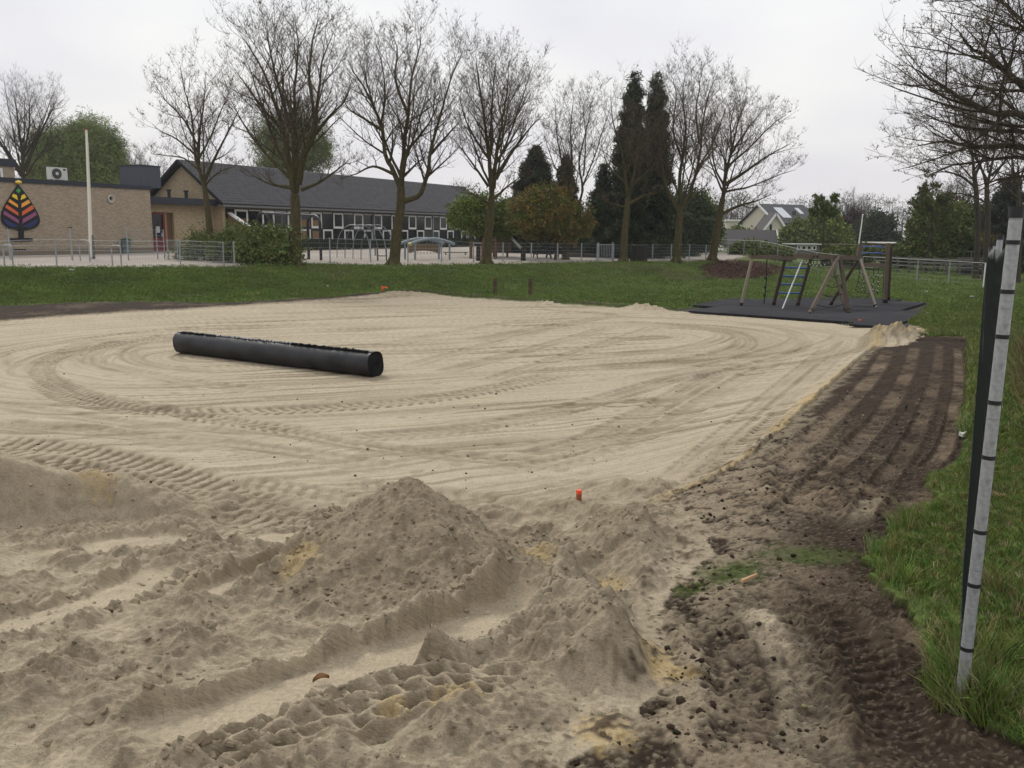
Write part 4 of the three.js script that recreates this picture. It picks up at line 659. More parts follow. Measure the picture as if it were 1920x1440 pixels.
// ================================================================ TREES AND SHRUBS
const barkTex = rep(tex(256, (u, v) => 0.62 + 0.2 * tnoise(u * 1, v * 1, 6, 2) + 0.25 * tnoise(u, v, 26, 7)), 1.5, 0.7);
const mossBark = std(0.118, 0.098, 0.046, 0.95, { map: barkTex, bumpMap: barkTex, bumpScale: 0.02 }), greyBark = std(0.085, 0.072, 0.052, 0.95, { map: barkTex }), twigMat = std(0.062, 0.050, 0.037, 0.95), darkTwig = std(0.06, 0.05, 0.04, 0.95);
const leafQuad = (() => {                                     // one leafy clump: crossing leaf blades about a centre
  const r = rng32(5), make = (n, len, wid, flat) => { const m = new MB(); for (let k = 0; k < n; k++) { const c = V(r() - 0.5, (r() - 0.5) * flat, r() - 0.5).multiplyScalar(1.5), a = V(r() - 0.5, (r() - 0.5) * 0.9, r() - 0.5).normalize(), b = V(r() - 0.5, r() - 0.5, r() - 0.5).cross(a).normalize(), p = (i, j) => c.clone().addScaledVector(a, i * len).addScaledVector(b, j * wid); m.tri(p(-1, 0), p(0.1, 1), p(1, 0)); m.tri(p(-1, 0), p(1, 0), p(0.1, -1)); } return m.geo(); };
  return { broad: make(9, 0.34, 0.17, 1), fine: make(12, 0.42, 0.06, 1), spray: make(10, 0.5, 0.10, 0.5), bud: make(3, 0.55, 0.3, 1), twigs: (() => { const m = new MB(); for (let k = 0; k < 4; k++) { const a = k * 1.57 + r(), e = 0.3 + 0.7 * r(), d = V(Math.cos(a) * e, 0.75, Math.sin(a) * e), s = V(0, 0.25 * r() * (k > 2 ? 1 : 0), 0), L = 0.7 + 0.5 * r(); m.tube([s, s.clone().addScaledVector(d, L * 0.5).add(V(0, 0, 0.05 * (r() - 0.5))), s.clone().addScaledVector(d, L).add(V(0, 0.12 * L, 0))], [0.008, 0.006, 0.004], 3, false); } return m.geo(); })() };
})();
function scatter(parent, name, geo, mat, spots) {            // spots: [x, y, z, size, colour]
  const m = shade(new THREE.InstancedMesh(geo, mat, spots.length)), r = rng32(spots.length + 7), q = new THREE.Quaternion(), e = new THREE.Euler(), M = new THREE.Matrix4(); m.name = name;
  spots.forEach(([x, y, z, s, c], i) => { e.set((r() - 0.5) * 1.2, r() * 6.28, (r() - 0.5) * 1.2); M.compose(V(x, y, z), q.setFromEuler(e), V(s, s, s)); m.setMatrixAt(i, M); m.setColorAt(i, c); });
  m.userData.kind = 'stuff'; parent.add(m); return m;
}
const leafMat = new THREE.MeshPhysicalMaterial({ specularIntensity: 0.3, color: 0xffffff, roughness: 0.85, side: THREE.DoubleSide });
const tint = (c, v, r) => new THREE.Color().setRGB(c[0] * (1 + v * (r() - 0.5)), c[1] * (1 + v * (r() - 0.5)), c[2] * (1 + v * (r() - 0.5)));
function curvePts(pts, n) { return new THREE.CatmullRomCurve3(pts, false, 'centripetal').getPoints(n); }
class Tree {
  constructor(seed, o = {}) { this.r = rng32(seed); this.wood = new MB(); this.twig = new MB(); this.tips = []; this.o = { kids: [2.3, 4.2, 6.5], ratio: [0.42, 0.46, 0.5], levels: 4, up: 0.35, ...o }; }
  rv(s) { return V(this.r() - 0.5, this.r() - 0.5, this.r() - 0.5).multiplyScalar(2 * s); }
  limb(pts, r0, r1, level) {
    const n = level <= 1 ? Math.max(6, pts.length * 3) : level === 2 ? 5 : level === 3 ? 3 : 2, q = curvePts(pts, n), len = q.reduce((s, p, i) => i ? s + p.distanceTo(q[i - 1]) : 0, 0);
    if (level <= 2) for (let i = 1; i < q.length; i++) q[i].add(this.rv(level === 0 ? 0.0 : 0.012 * len / Math.sqrt(n)));
    (level <= 2 ? this.wood : this.twig).tube(q, q.map((_, i) => mix(r0, r1, (i / (q.length - 1)) ** 0.8)), level === 0 ? 10 : level === 1 ? 7 : level === 2 ? 4 : 3, level < 2);
    if (level >= this.o.levels) { this.tips.push(q[q.length - 1]); if (level === 4) this.tips.push(q[1]); return; }
    if (level === 0) return;
    const count = Math.max(level === 1 ? 6 : 3, Math.round(len * this.o.kids[level - 1] * (0.8 + 0.4 * this.r()))), t0 = level === 1 ? 0.18 : 0.15;
    let az = this.r() * 6.28;
    for (let k = 0; k < count; k++) {
      const t = t0 + (1 - t0) * ((k + this.r()) / count), f = t * (q.length - 1), i = Math.min(q.length - 2, Math.floor(f)), p = q[i].clone().lerp(q[i + 1], f - i), tan = q[i + 1].clone().sub(q[i]).normalize();
      az += 2.4 + 0.6 * this.r(); const side = V(Math.cos(az), 0.15 * (this.r() - 0.3), Math.sin(az)); side.addScaledVector(tan, -side.dot(tan)).normalize();
      const spread = 0.62 + 0.45 * this.r(), dir = tan.clone().multiplyScalar(Math.cos(spread)).addScaledVector(side, Math.sin(spread)).add(V(0, this.o.up * (level > 2 ? 0.7 : 1), 0)).normalize();
      const base = level === 1 ? Math.min(len, 5) : len, L = base * this.o.ratio[level - 1] * (1.1 - 0.55 * t) * (0.65 + 0.6 * this.r()), rr = mix(r0, r1, t ** 0.8) * (level === 1 ? 0.55 : 0.62), mid = p.clone().addScaledVector(dir, L * 0.5).add(this.rv(0.07 * L)), end = p.clone().addScaledVector(dir, L).add(V(0, L * 0.14 * this.o.up * 2, 0)).add(this.rv(0.08 * L));
      this.limb([p, mid, end], Math.max(0.0042, rr), Math.max(0.003, rr * 0.3), level + 1);
    }
    if (level >= 2) this.limb([q[q.length - 1], q[q.length - 1].clone().add(q[q.length - 1].clone().sub(q[q.length - 2]).setLength(len * 0.22)).add(this.rv(0.05))], Math.max(0.004, r1), 0.003, this.o.levels);
  }
}
// a bare tree from limbs traced on the photograph; depth comes from a round crown about the trunk
function bareTree(name, label, group, seed, base, trunk, limbs, o = {}) {
  const b = base.clone ? base : put(...base), D = -b.z, T = new Tree(seed, o), loc = (px, py, dz) => atD(px, py, D - dz).sub(b), g = thing(name, label, 'tree', b, 0, group), S = o.size ?? 1;
  const tr = [V(0, -0.25, 0), ...trunk.map(([x, y]) => loc(x, y, 0))], R = o.r ?? 0.24; T.limb(tr, R * 1.15, R * 0.72, 0);
  // root flare
  for (let k = 0; k < 5; k++) { const a = k * 1.256 + seed; T.wood.tube([V(0, 0.45, 0), V(Math.cos(a) * R * 0.9, 0.12, Math.sin(a) * R * 0.9), V(Math.cos(a) * R * 2.0, -0.1, Math.sin(a) * R * 2.0)], [R * 0.6, R * 0.55, R * 0.25], 6, false); }
  limbs.forEach((l, i) => {
    const sgn = i & 1 ? -1 : 1, x0 = l[0][0], xe = l[l.length - 1][0], L = Math.hypot(xe - x0, l[l.length - 1][1] - l[0][1]) * D / FOCAL, dep = sgn * (0.12 + 0.28 * T.r()) * L, pts = l.map(([x, y], k) => loc(x, y, dep * (k / (l.length - 1)) ** 1.3));
    T.limb(pts, R * (i < 3 ? 0.58 : 0.34), 0.010, 1);
  });
  const fork = tr[tr.length - 1], H = (o.crown ?? 5) , extra = o.extra ?? 4;
  for (let k = 0; k < extra; k++) { const a = (k / extra) * 6.28 + 0.9 + T.r() * 0.5, dir = V(Math.cos(a) * 0.5, 1, Math.sin(a) * 1.0).normalize(), p0 = fork.clone().add(V(0, H * 0.06 * k, 0)), L = H * (0.55 + 0.3 * T.r()); T.limb([p0, p0.clone().addScaledVector(dir, L * 0.35), p0.clone().addScaledVector(dir, L * 0.7).add(V(0, L * 0.12, 0)), p0.clone().addScaledVector(dir, L).add(V(0, L * 0.25, 0))], R * 0.32, 0.010, 1); }
  T.wood.build('trunk', o.bark ?? mossBark, g); const cr = T.twig.build('crown', o.twigs ?? twigMat, g); cr.userData.kind = 'stuff';
  if (o.bud !== 0) { const c = o.budColor ?? [0.15, 0.095, 0.065], r = T.r, every = o.bud ?? 0.6, list = []; for (const p of T.tips) if (r() < every) list.push([p.x, p.y, p.z, (o.budSize ?? 0.042) * (0.6 + 0.9 * r()), tint(c, 0.5, r)]); scatter(g, 'buds', leafQuad.bud, leafMat, list); }
  if (o.spray !== 0) { const r = T.r, list = []; for (const p of T.tips) if (r() < (o.sprayShare ?? 0.2)) list.push([p.x, p.y - 0.03, p.z, (o.spray ?? 0.42) * (0.6 + 0.7 * r()), tint(o.sprayColor ?? [0.062, 0.05, 0.038], 0.2, r)]); scatter(g, 'twig_tips', leafQuad.twigs, leafMat, list); }
  return g;
}
const rowG = 'bare trees in a row on the bank', rowO = (o) => ({ kids: [2.2, 3.0, 4.6], ratio: [0.46, 0.48, 0.52], levels: 4, ...o, r: o.r * 0.82, extra: Math.max(1, o.extra - 1) });
bareTree('bare_tree', 'slim bare tree in front of the red door and gable', rowG, 11, [397, 489], [[394, 440], [390, 400], [383, 346]], [
  [[383, 346], [368, 300], [363, 253], [358, 210], [346, 168], [338, 124]], [[372, 315], [374, 250], [382, 195], [386, 135]], [[384, 338], [400, 302], [416, 270], [436, 232], [448, 205]], [[376, 322], [345, 297], [312, 292], [282, 288]], [[386, 345], [412, 322], [442, 312]], [[364, 258], [340, 218], [312, 190], [292, 160]], [[372, 300], [398, 250], [420, 195], [432, 185]], [[366, 290], [330, 260], [300, 245], [285, 232]]], rowO({ r: 0.2, crown: 4.6, extra: 3 }));
bareTree('bare_tree', 'tallest bare tree with ivy dark trunk beside the shrubs', rowG, 12, [552, 500], [[553, 440], [554, 400], [553, 365]], [
  [[553, 365], [541, 300], [531, 240], [516, 195], [500, 148], [472, 95], [452, 66]], [[555, 360], [557, 290], [553, 230], [553, 160], [559, 90], [552, 26]], [[560, 345], [571, 292], [589, 250], [597, 180], [606, 110], [625, 62]], [[541, 332], [502, 292], [472, 256], [450, 220], [432, 186]], [[565, 356], [602, 340], [640, 312], [656, 298]], [[532, 245], [492, 202], [462, 160], [440, 130]], [[588, 255], [620, 216], [648, 186], [660, 150]], [[546, 352], [512, 346], [480, 332], [452, 312]], [[556, 280], [525, 170], [505, 90], [500, 40]], [[592, 230], [580, 140], [590, 60], [600, 30]]], rowO({ r: 0.31, crown: 7.5, extra: 4 }));
bareTree('bare_tree', 'bare tree with a leaning mossy trunk before the classroom wing', rowG, 13, [738, 497], [[744, 440], [751, 388], [752, 350]], [
  [[752, 350], [756, 300], [759, 260], [766, 210], [771, 150], [786, 92], [790, 58]], [[751, 352], [735, 316], [722, 290], [716, 240], [701, 200], [680, 160], [660, 130], [652, 110]], [[754, 378], [785, 366], [800, 332], [808, 280], [822, 230], [836, 180], [852, 130], [868, 98]], [[722, 292], [716, 230], [722, 180], [716, 120], [702, 72]], [[757, 290], [790, 250], [812, 218], [830, 160]], [[737, 326], [700, 312], [668, 326], [640, 334]], [[718, 245], [682, 222], [652, 202], [640, 168]], [[765, 215], [742, 150], [745, 95], [738, 68]], [[806, 290], [842, 250], [868, 222]], [[757, 330], [778, 310], [800, 290]]], rowO({ r: 0.29, crown: 6.8, extra: 4 }));
bareTree('bare_tree', 'bare tree with spreading limbs in front of the bright green tree', rowG, 14, [912, 494], [[916, 440], [920, 400], [922, 368]], [
  [[922, 368], [918, 300], [912, 258], [905, 200], [896, 142], [892, 106]], [[925, 352], [931, 290], [941, 230], [951, 170], [955, 114]], [[929, 335], [955, 292], [986, 250], [1020, 212]], [[916, 350], [890, 312], [866, 280], [846, 256]], [[918, 300], [890, 258], [871, 220], [862, 182]], [[935, 298], [966, 250], [990, 200]], [[920, 384], [890, 366], [862, 360]], [[927, 372], [956, 346], [984, 326]], [[921, 290], [922, 220], [925, 160], [930, 112]]], rowO({ r: 0.27, crown: 6.2, extra: 5 }));
bareTree('bare_tree', 'thin bare tree rising behind the golden shrub tree', rowG, 15, [1060, 486], [[1062, 440], [1066, 410], [1071, 388]], [
  [[1071, 390], [1060, 340], [1050, 290], [1043, 240], [1040, 184]], [[1070, 375], [1073, 310], [1070, 250], [1076, 180]], [[1078, 398], [1092, 360], [1086, 300], [1100, 240], [1112, 180]], [[1092, 350], [1115, 292], [1132, 240], [1145, 200]], [[1062, 350], [1035, 300], [1020, 250]], [[1094, 330], [1098, 260], [1092, 190]]], rowO({ r: 0.19, crown: 5.2, extra: 2, kids: [2.0, 3.2, 4.5] }));
bareTree('bare_tree', 'mossy olive trunked bare tree before the twin evergreens', rowG, 16, [1169, 491], [[1172, 430], [1178, 372]], [
  [[1178, 372], [1172, 330], [1165, 280], [1150, 230], [1145, 178]], [[1178, 372], [1190, 322], [1195, 270], [1206, 218]], [[1180, 382], [1212, 366], [1244, 360]], [[1176, 390], [1150, 382], [1122, 372]], [[1182, 350], [1215, 320], [1240, 290]], [[1174, 345], [1140, 310], [1128, 270]]], rowO({ r: 0.25, crown: 5.0, extra: 2, kids: [1.8, 3, 4.5] }));
bareTree('bare_tree', 'bare tree with upright limbs between the evergreens and the maroon bed', rowG, 17, [1268, 493], [[1273, 430], [1276, 388]], [
  [[1276, 388], [1275, 330], [1282, 280], [1285, 230], [1280, 180], [1285, 138]], [[1280, 392], [1300, 340], [1312, 290], [1318, 230], [1331, 170], [1346, 138]], [[1272, 396], [1250, 352], [1241, 300], [1250, 240], [1258, 190]], [[1305, 322], [1335, 272], [1355, 220], [1366, 188]], [[1278, 300], [1262, 240], [1268, 180], [1262, 150]], [[1312, 270], [1305, 210], [1312, 160], [1308, 134]], [[1284, 385], [1312, 360], [1330, 340]]], rowO({ r: 0.26, crown: 6.6, extra: 4 }));
bareTree('bare_tree', 'bare tree with reddish spreading crown beside the climbing frame', rowG, 18, [1335, 489], [[1345, 430], [1355, 372]], [
  [[1355, 372], [1362, 320], [1375, 270], [1386, 222], [1402, 182]], [[1352, 402], [1385, 386], [1420, 376], [1446, 364]], [[1360, 346], [1400, 320], [1440, 292], [1482, 270]], [[1365, 312], [1410, 272], [1450, 232], [1474, 216]], [[1358, 350], [1340, 312], [1336, 270], [1346, 220]], [[1370, 290], [1396, 250], [1432, 204]], [[1358, 360], [1405, 350], [1455, 330], [1492, 318]], [[1372, 280], [1370, 230], [1380, 190]]], rowO({ r: 0.27, crown: 6.0, extra: 4, budColor: [0.18, 0.10, 0.075], bud: 0.8 }));
// ---- large tree whose boughs reach in from the right
bareTree('oak_tree', 'large spreading tree reaching in over the ball fence with dense twigs', undefined, 21, V(14.3, 0.0, -18.5), [[2170, 440], [2140, 340]], [
  [[2140, 345], [2000, 285], [1920, 216], [1860, 210], [1800, 182], [1750, 150], [1714, 130]], [[2140, 350], [1990, 300], [1900, 274], [1830, 276], [1770, 266], [1722, 272]], [[2130, 330], [1990, 200], [1905, 152], [1862, 112], [1822, 92], [1800, 66]], [[2140, 355], [2000, 318], [1900, 295], [1840, 302], [1780, 312], [1738, 332]], [[2120, 320], [1980, 100], [1910, 30], [1862, -10], [1840, -40]], [[2130, 345], [1970, 262], [1886, 192], [1842, 162], [1772, 168]], [[2130, 320], [2000, 120], [1930, 60], [1880, 20]], [[1990, 240], [1930, 180], [1890, 130], [1870, 70], [1850, 40]], [[2000, 290], [1930, 250], [1860, 245], [1790, 235], [1735, 215]], [[2140, 360], [2020, 350], [1940, 330], [1880, 335], [1830, 350]]], { r: 0.2, crown: 6, extra: 2, spray: 0.26, sprayColor: [0.085, 0.072, 0.055], kids: [2.9, 3.8, 4.6], ratio: [0.42, 0.46, 0.5], up: 0.2, bark: greyBark, twigs: twigMat, bud: 0.5, budColor: [0.13, 0.105, 0.06], budSize: 0.028 });
// ---- leafless trees farther off
const farO = { kids: [2.2, 3.0, 4.2], bark: greyBark, twigs: greyBark.clone(), bud: 0.3 };
bareTree('bare_tree', 'bare tree rising behind the gym roof beside the round willow', undefined, 31, atD(44, 420, 70).setY(0.7), [[44, 380], [44, 335]], [[[44, 335], [42, 290], [35, 240], [30, 200], [22, 160]], [[46, 320], [62, 280], [80, 240], [95, 210], [105, 190]], [[42, 330], [15, 290], [-10, 250], [-30, 220]], [[48, 330], [75, 290], [100, 262], [118, 240]], [[40, 300], [55, 240], [55, 200], [60, 175]], [[40, 322], [10, 310], [-20, 290]]], { ...farO, r: 0.3, crown: 8, extra: 4 });
bareTree('bare_tree', 'bare tree with crooked trunk beyond the ball fence by the dark conifer', 'bare trees beyond the right hand lawn', 32, atD(1834, 470, 48).setY(0), [[1834, 430], [1830, 360], [1826, 320]], [[[1826, 320], [1822, 280], [1815, 240], [1800, 200]], [[1828, 330], [1845, 290], [1850, 250], [1856, 200]], [[1829, 350], [1800, 330], [1765, 322], [1735, 330]], [[1830, 370], [1790, 362], [1750, 370]], [[1828, 340], [1790, 300], [1760, 280]]], { ...farO, r: 0.15, crown: 6, extra: 3, bud: 0.8, budColor: [0.12, 0.13, 0.06] });
bareTree('bare_tree', 'forked bare tree beyond the ball fence rising next to the dark conifer', 'bare trees beyond the right hand lawn', 33, atD(1853, 470, 46).setY(0), [[1852, 420], [1850, 350]], [[[1850, 350], [1842, 320], [1830, 290], [1822, 250]], [[1850, 350], [1862, 300], [1868, 250], [1880, 190]], [[1858, 330], [1885, 300], [1900, 250]], [[1850, 380], [1815, 365], [1785, 372]]], { ...farO, r: 0.16, crown: 6, extra: 3, bud: 0.8, budColor: [0.12, 0.13, 0.06] });
bareTree('bare_tree', 'bare tree beyond the ball fence right of the dark conifer', 'bare trees beyond the right hand lawn', 34, atD(1915, 470, 44).setY(0), [[1912, 410], [1908, 350]], [[[1908, 350], [1900, 320], [1895, 270], [1890, 220]], [[1908, 350], [1925, 300], [1930, 240]], [[1906, 370], [1880, 345], [1868, 325]]], { ...farO, r: 0.13, crown: 5, extra: 3 });
for (const [i, [px, py, D, top, w, label]] of [[1591, 470, 150, 366, 34, 'tall bare tree far beyond the white gabled house'], [1617, 470, 165, 376, 26, 'lower bare tree far beyond the white flag mast'], [1385, 470, 175, 392, 60, 'bare tree far behind the flat roofed white house'], [235, 440, 140, 278, 50, 'grey bare tree far behind the round willow'], [258, 440, 150, 284, 50, 'hazy grey bare tree behind the roof stack'], [300, 440, 130, 300, 60, 'bare tree far behind the gable of the classroom wing'], [1800, 470, 110, 330, 60, 'bare tree far behind the hedge beyond the lawn']].entries()) {
  const b = atD(px, py, D).setY(0.3), f = py - (py - top) * 0.42; bareTree('distant_tree', label, 'leafless trees in the distance', 41 + i, b, [[px, f]], [[[px, f], [px - w * 0.1, mix(f, top, 0.5)], [px - w * 0.05, top]], [[px, f], [px + w * 0.25, mix(f, top, 0.45)], [px + w * 0.4, mix(f, top, 0.8)]], [[px, f + 3], [px - w * 0.3, mix(f, top, 0.4)], [px - w * 0.5, mix(f, top, 0.7)]], [[px, f], [px + w * 0.1, mix(f, top, 0.6)], [px + w * 0.15, top]]], { ...farO, levels: 4, kids: [1.3, 1.6, 2.0], spray: 0.9, sprayColor: [0.09, 0.08, 0.065], r: 0.35, crown: (py - top) * D / FOCAL * 0.5, extra: 3, bud: 0.25, budSize: 0.12, budColor: [0.12, 0.11, 0.09] });
}
// ---- leafy crowns
function leafy(name, label, cat, base, blobs, n, size, cols, o = {}) {   // blobs: [x, y, z, rx, ry, rz] about the base
  const g = thing(name, label, cat, base, 0, o.group), r = rng32(o.seed ?? n), spots = [], vol = blobs.map((b) => b[3] * b[4] * b[5]), tot = vol.reduce((a, b) => a + b);
  blobs.forEach((b, bi) => {
    const m = Math.round(n * vol[bi] / tot), clumps = []; for (let k = 0; k < Math.max(8, m / 26); k++) { const a = r() * 6.283, u = r() * 2 - 1, q = Math.sqrt(1 - u * u), rad = 0.55 + 0.5 * Math.cbrt(r()); clumps.push([Math.cos(a) * q * rad, u * rad, Math.sin(a) * q * rad, 0.75 + 0.5 * r()]); }
    for (let k = 0; k < m; k++) { const c = clumps[Math.floor(r() * clumps.length)], s = o.loose ?? 0.3, gs = () => (r() + r() + r() - 1.5) * s * 1.3, y = b[1] + (c[1] + gs() * (o.droop ?? 1)) * b[4]; if (y < 0.04) continue; spots.push([b[0] + (c[0] + gs()) * b[3], y, b[2] + (c[2] + gs()) * b[5], size * (0.6 + 0.8 * r()), tint(cols[Math.floor(r() * cols.length)], 0.35, r).multiplyScalar(c[3] * 0.25 + 0.75)]); }
  });
  const T = new Tree(o.seed ?? n), tr = o.trunk ?? 0.12; if (!o.noTrunk) { const top = blobs[0]; T.limb([V(0, -0.15, 0), V(0.03, top[1] * 0.4, 0), V(top[0] * 0.5, top[1] * 0.9, top[2] * 0.5)], tr, tr * 0.5, 0); for (const b of blobs) for (let k = 0; k < (o.limbs ?? 5); k++) { const a = r() * 6.28, e = V(b[0] + Math.cos(a) * b[3] * 0.8, b[1] + b[4] * (r() * 1.2 - 0.4), b[2] + Math.sin(a) * b[5] * 0.8), s = V(0, Math.max(0.05, blobs[0][1] * (0.25 + 0.4 * r())), 0); T.wood.tube(curvePts([s, s.clone().lerp(e, 0.5).add(V(0, b[4] * 0.15, 0)), e], 4), [tr * 0.4, tr * 0.3, tr * 0.2, tr * 0.15, tr * 0.08], 4, false); } T.wood.build(o.shrub ? 'stem' : 'trunk', o.bark ?? greyBark, g); }
  scatter(g, o.shrub ? 'foliage' : 'crown', o.geo ?? leafQuad.broad, leafMat, spots); return g;
}
const olive = [[0.12, 0.15, 0.045], [0.09, 0.115, 0.032], [0.15, 0.18, 0.055]], gold = [[0.20, 0.15, 0.045], [0.14, 0.125, 0.04], [0.23, 0.15, 0.042]], bright = [[0.14, 0.19, 0.04], [0.09, 0.13, 0.03], [0.18, 0.22, 0.05]], dark = [[0.040, 0.056, 0.026], [0.055, 0.072, 0.031], [0.027, 0.039, 0.019]], willow = [[0.16, 0.20, 0.07], [0.12, 0.155, 0.055], [0.20, 0.24, 0.085]], hedgeC = [[0.03, 0.045, 0.016], [0.022, 0.034, 0.013], [0.04, 0.055, 0.02]];
const blob = (b, D, px, py, wx, wy, dz = 0, deep = 0.8) => { const p = atD(px, py, D - dz).sub(b); return [p.x, p.y, p.z, wx * D / FOCAL / 2, wy * D / FOCAL / 2, wx * D / FOCAL / 2 * deep]; };
{
  let b = atD(175, 400, 85).setY(0.7); leafy('willow_tree', 'big rounded leafy green willow behind the gym roof', 'tree', b, [blob(b, 85, 172, 300, 100, 120), blob(b, 85, 105, 310, 90, 110), blob(b, 85, 205, 325, 60, 110), blob(b, 85, 150, 275, 60, 60), blob(b, 85, 185, 345, 110, 60), blob(b, 85, 90, 335, 70, 70)], 15000, 0.42, willow, { geo: leafQuad.fine, trunk: 0.4, loose: 0.26, droop: 1.4, seed: 3 });
  b = atD(545, 430, 95).setY(0.7); leafy('leafy_tree', 'hazy green leafing tree behind the classroom roof', 'tree', b, [blob(b, 95, 545, 275, 110, 110), blob(b, 95, 500, 290, 60, 60), blob(b, 95, 590, 290, 60, 60)], 3600, 0.4, olive, { geo: leafQuad.fine, trunk: 0.3, loose: 0.4, seed: 4, limbs: 14 });
  b = onYard(905, 482); const d1 = -b.z; leafy('leafy_tree', 'bright green young tree beside the end of the classroom wing', 'tree', b, [blob(b, d1, 902, 397, 84, 56), blob(b, d1, 874, 403, 50, 40), blob(b, d1, 944, 414, 50, 42)], 3000, 0.2, bright, { trunk: 0.12, seed: 5, limbs: 12, loose: 0.42 });
  b = onYard(1042, 487); const d2 = -b.z; leafy('golden_tree', 'low tree with golden bronze leaves beside the picnic tables', 'tree', b, [blob(b, d2, 1022, 398, 100, 70), blob(b, d2, 985, 412, 52, 50), blob(b, d2, 1064, 420, 50, 56), blob(b, d2, 1105, 424, 26, 36)], 4600, 0.19, [...gold, gold[0], bright[1], olive[1]], { trunk: 0.13, seed: 6, limbs: 12, loose: 0.42 });
  // shrubs below the slim tree
  b = onYard(505, 498); const d3 = -b.z; leafy('spring_shrub', 'fresh green shrub at the foot of the tallest bare tree', 'shrub', b, [blob(b, d3, 515, 470, 84, 62), blob(b, d3, 480, 466, 60, 56), blob(b, d3, 545, 485, 36, 34)], 2300, 0.17, olive, { trunk: 0.05, shrub: true, seed: 7, loose: 0.55, limbs: 14 });
  b = onYard(455, 492); const d4 = -b.z; leafy('spring_shrub', 'fresh green shrub in front of the brick buttress wall', 'shrub', b, [blob(b, d4, 452, 458, 70, 56), blob(b, d4, 430, 470, 50, 40)], 1500, 0.17, olive, { trunk: 0.05, shrub: true, seed: 8, loose: 0.55, limbs: 14 });
  b = onYard(382, 488); const d5 = -b.z; leafy('spring_shrub', 'loose low shrub around the foot of the slim tree', 'shrub', b, [blob(b, d5, 388, 468, 80, 40), blob(b, d5, 360, 474, 44, 28), blob(b, d5, 378, 448, 40, 36)], 900, 0.16, olive, { trunk: 0.05, shrub: true, seed: 9, loose: 0.6, limbs: 14 });
  // hedge along the classrooms, dark hedge at the back
  const hedge = (name, label, a, z, h, w, n, cols, size) => { const g = thing(name, label, 'hedge', a), q = z.clone().sub(a), r = rng32(n), L = q.length(), nx = -q.z / L, nz = q.x / L, sp = []; for (let k = 0; k < n; k++) { const t = r(), y = h * Math.sqrt(r()) * (0.9 + 0.2 * noise(t * L * 0.8, 3)), s = (r() - 0.5) * w * (y > h * 0.85 ? 0.8 : 1); sp.push([q.x * t + nx * s, q.y * t + 0.03 + y, q.z * t + nz * s, size * (0.6 + 0.8 * r()), tint(cols[Math.floor(r() * 3)], 0.4, r)]); } scatter(g, 'foliage', leafQuad.broad, leafMat, sp); const st = new MB(); for (let k = 0; k < L; k += 0.6) { const p = q.clone().multiplyScalar(k / L); st.tube([V(p.x, p.y - 0.1, p.z), V(p.x, p.y + h * 0.8, p.z)], 0.03, 4, false); } st.build('stem', greyBark, g); };
  const hs = (x, z) => { const p = inSchool(x, 0, z); p.y = yardY(p); return p; };
  hedge('clipped_hedge', 'low dark clipped hedge below the classroom windows', hs(wing0 + 4, 1.7), hs(wing0 + 36, 1.7), 0.72, 0.9, 9000, hedgeC, 0.16);
  hedge('tall_hedge', 'tall dark evergreen hedge behind the slide and picnic tables', atD(930, 470, 68).setY(0.7), atD(1330, 470, 66).setY(0.7), 2.9, 1.6, 12000, dark, 0.24);
  // conifers
  const conifer = (name, label, b, H, R, n, cols, o = {}) => { const g = thing(name, label, 'tree', b, 0, o.group), r = rng32(n + 3), sp = []; for (let k = 0; k < n; k++) { const t = 1 - Math.sqrt(r()), y = H * (0.03 + 0.95 * t), a = r() * 6.283, lay = 0.72 + 0.28 * Math.sin(y * 5.2 + a * 2 + noise(a * 2, y) * 3), prof = (o.prof ? o.prof(t) : (1 - t)) * R * lay * (0.8 + 0.35 * noise(Math.cos(a) * 2 + 9, y * 1.3 + Math.sin(a))), q = prof * (0.45 + 0.55 * Math.sqrt(r())); if (o.gap && noise(a * 1.5 + b.x, y * 0.9) > o.gap) continue; sp.push([Math.cos(a) * q, y - q * 0.12, Math.sin(a) * q, (o.size ?? 0.26) * (0.6 + 0.7 * r()), tint(cols[Math.floor(r() * 3)], 0.4, r)]); } new MB().tube([V(0, -0.2, 0), V(0, H * 0.5, 0), V(0, H * 0.97, 0)], [R * 0.11, R * 0.06, 0.02], 8).build('trunk', greyBark, g); scatter(g, 'crown', leafQuad.spray, leafMat, sp); return g; };
  b = onYard(1178, 484); conifer('evergreen_tree', 'taller of the twin dark evergreens behind the mossy tree', b, topAt(b, 124), 2.15, 9000, dark, { group: 'twin evergreens', prof: (t) => t < 0.12 ? 1.1 : Math.pow(1 - t, 0.55) * 0.95, gap: 0.2, size: 0.34 });
  b = onYard(1220, 483); conifer('evergreen_tree', 'right hand neighbour of the taller twin evergreen', b, topAt(b, 127), 2.0, 8500, dark, { group: 'twin evergreens', prof: (t) => t < 0.12 ? 1.1 : Math.pow(1 - t, 0.55) * 0.95, gap: 0.22, size: 0.34 });
  b = onYard(1128, 482); conifer('evergreen_tree', 'ragged shorter evergreen left of the twin evergreens', b, topAt(b, 300), 2.0, 4600, dark, { gap: 0.25, prof: (t) => Math.pow(1 - t, 0.5) * (0.8 + 0.2 * Math.sin(t * 14)), size: 0.28 });
  b = onYard(1255, 480); conifer('evergreen_tree', 'low bushy dark evergreen right of the twin evergreens', b, topAt(b, 370), 2.0, 3000, dark, { gap: 0.4, prof: (t) => Math.pow(1 - t, 0.45), size: 0.28 });
  b = atD(1002, 455, 66).setY(0.72); conifer('conical_conifer', 'broad conical dark conifer behind the golden tree', b, topAt(b, 268), 4.4, 15000, [[0.035, 0.042, 0.022], [0.045, 0.05, 0.026], [0.026, 0.032, 0.017]], { prof: (t) => Math.pow(1 - t, 0.75), size: 0.32 });
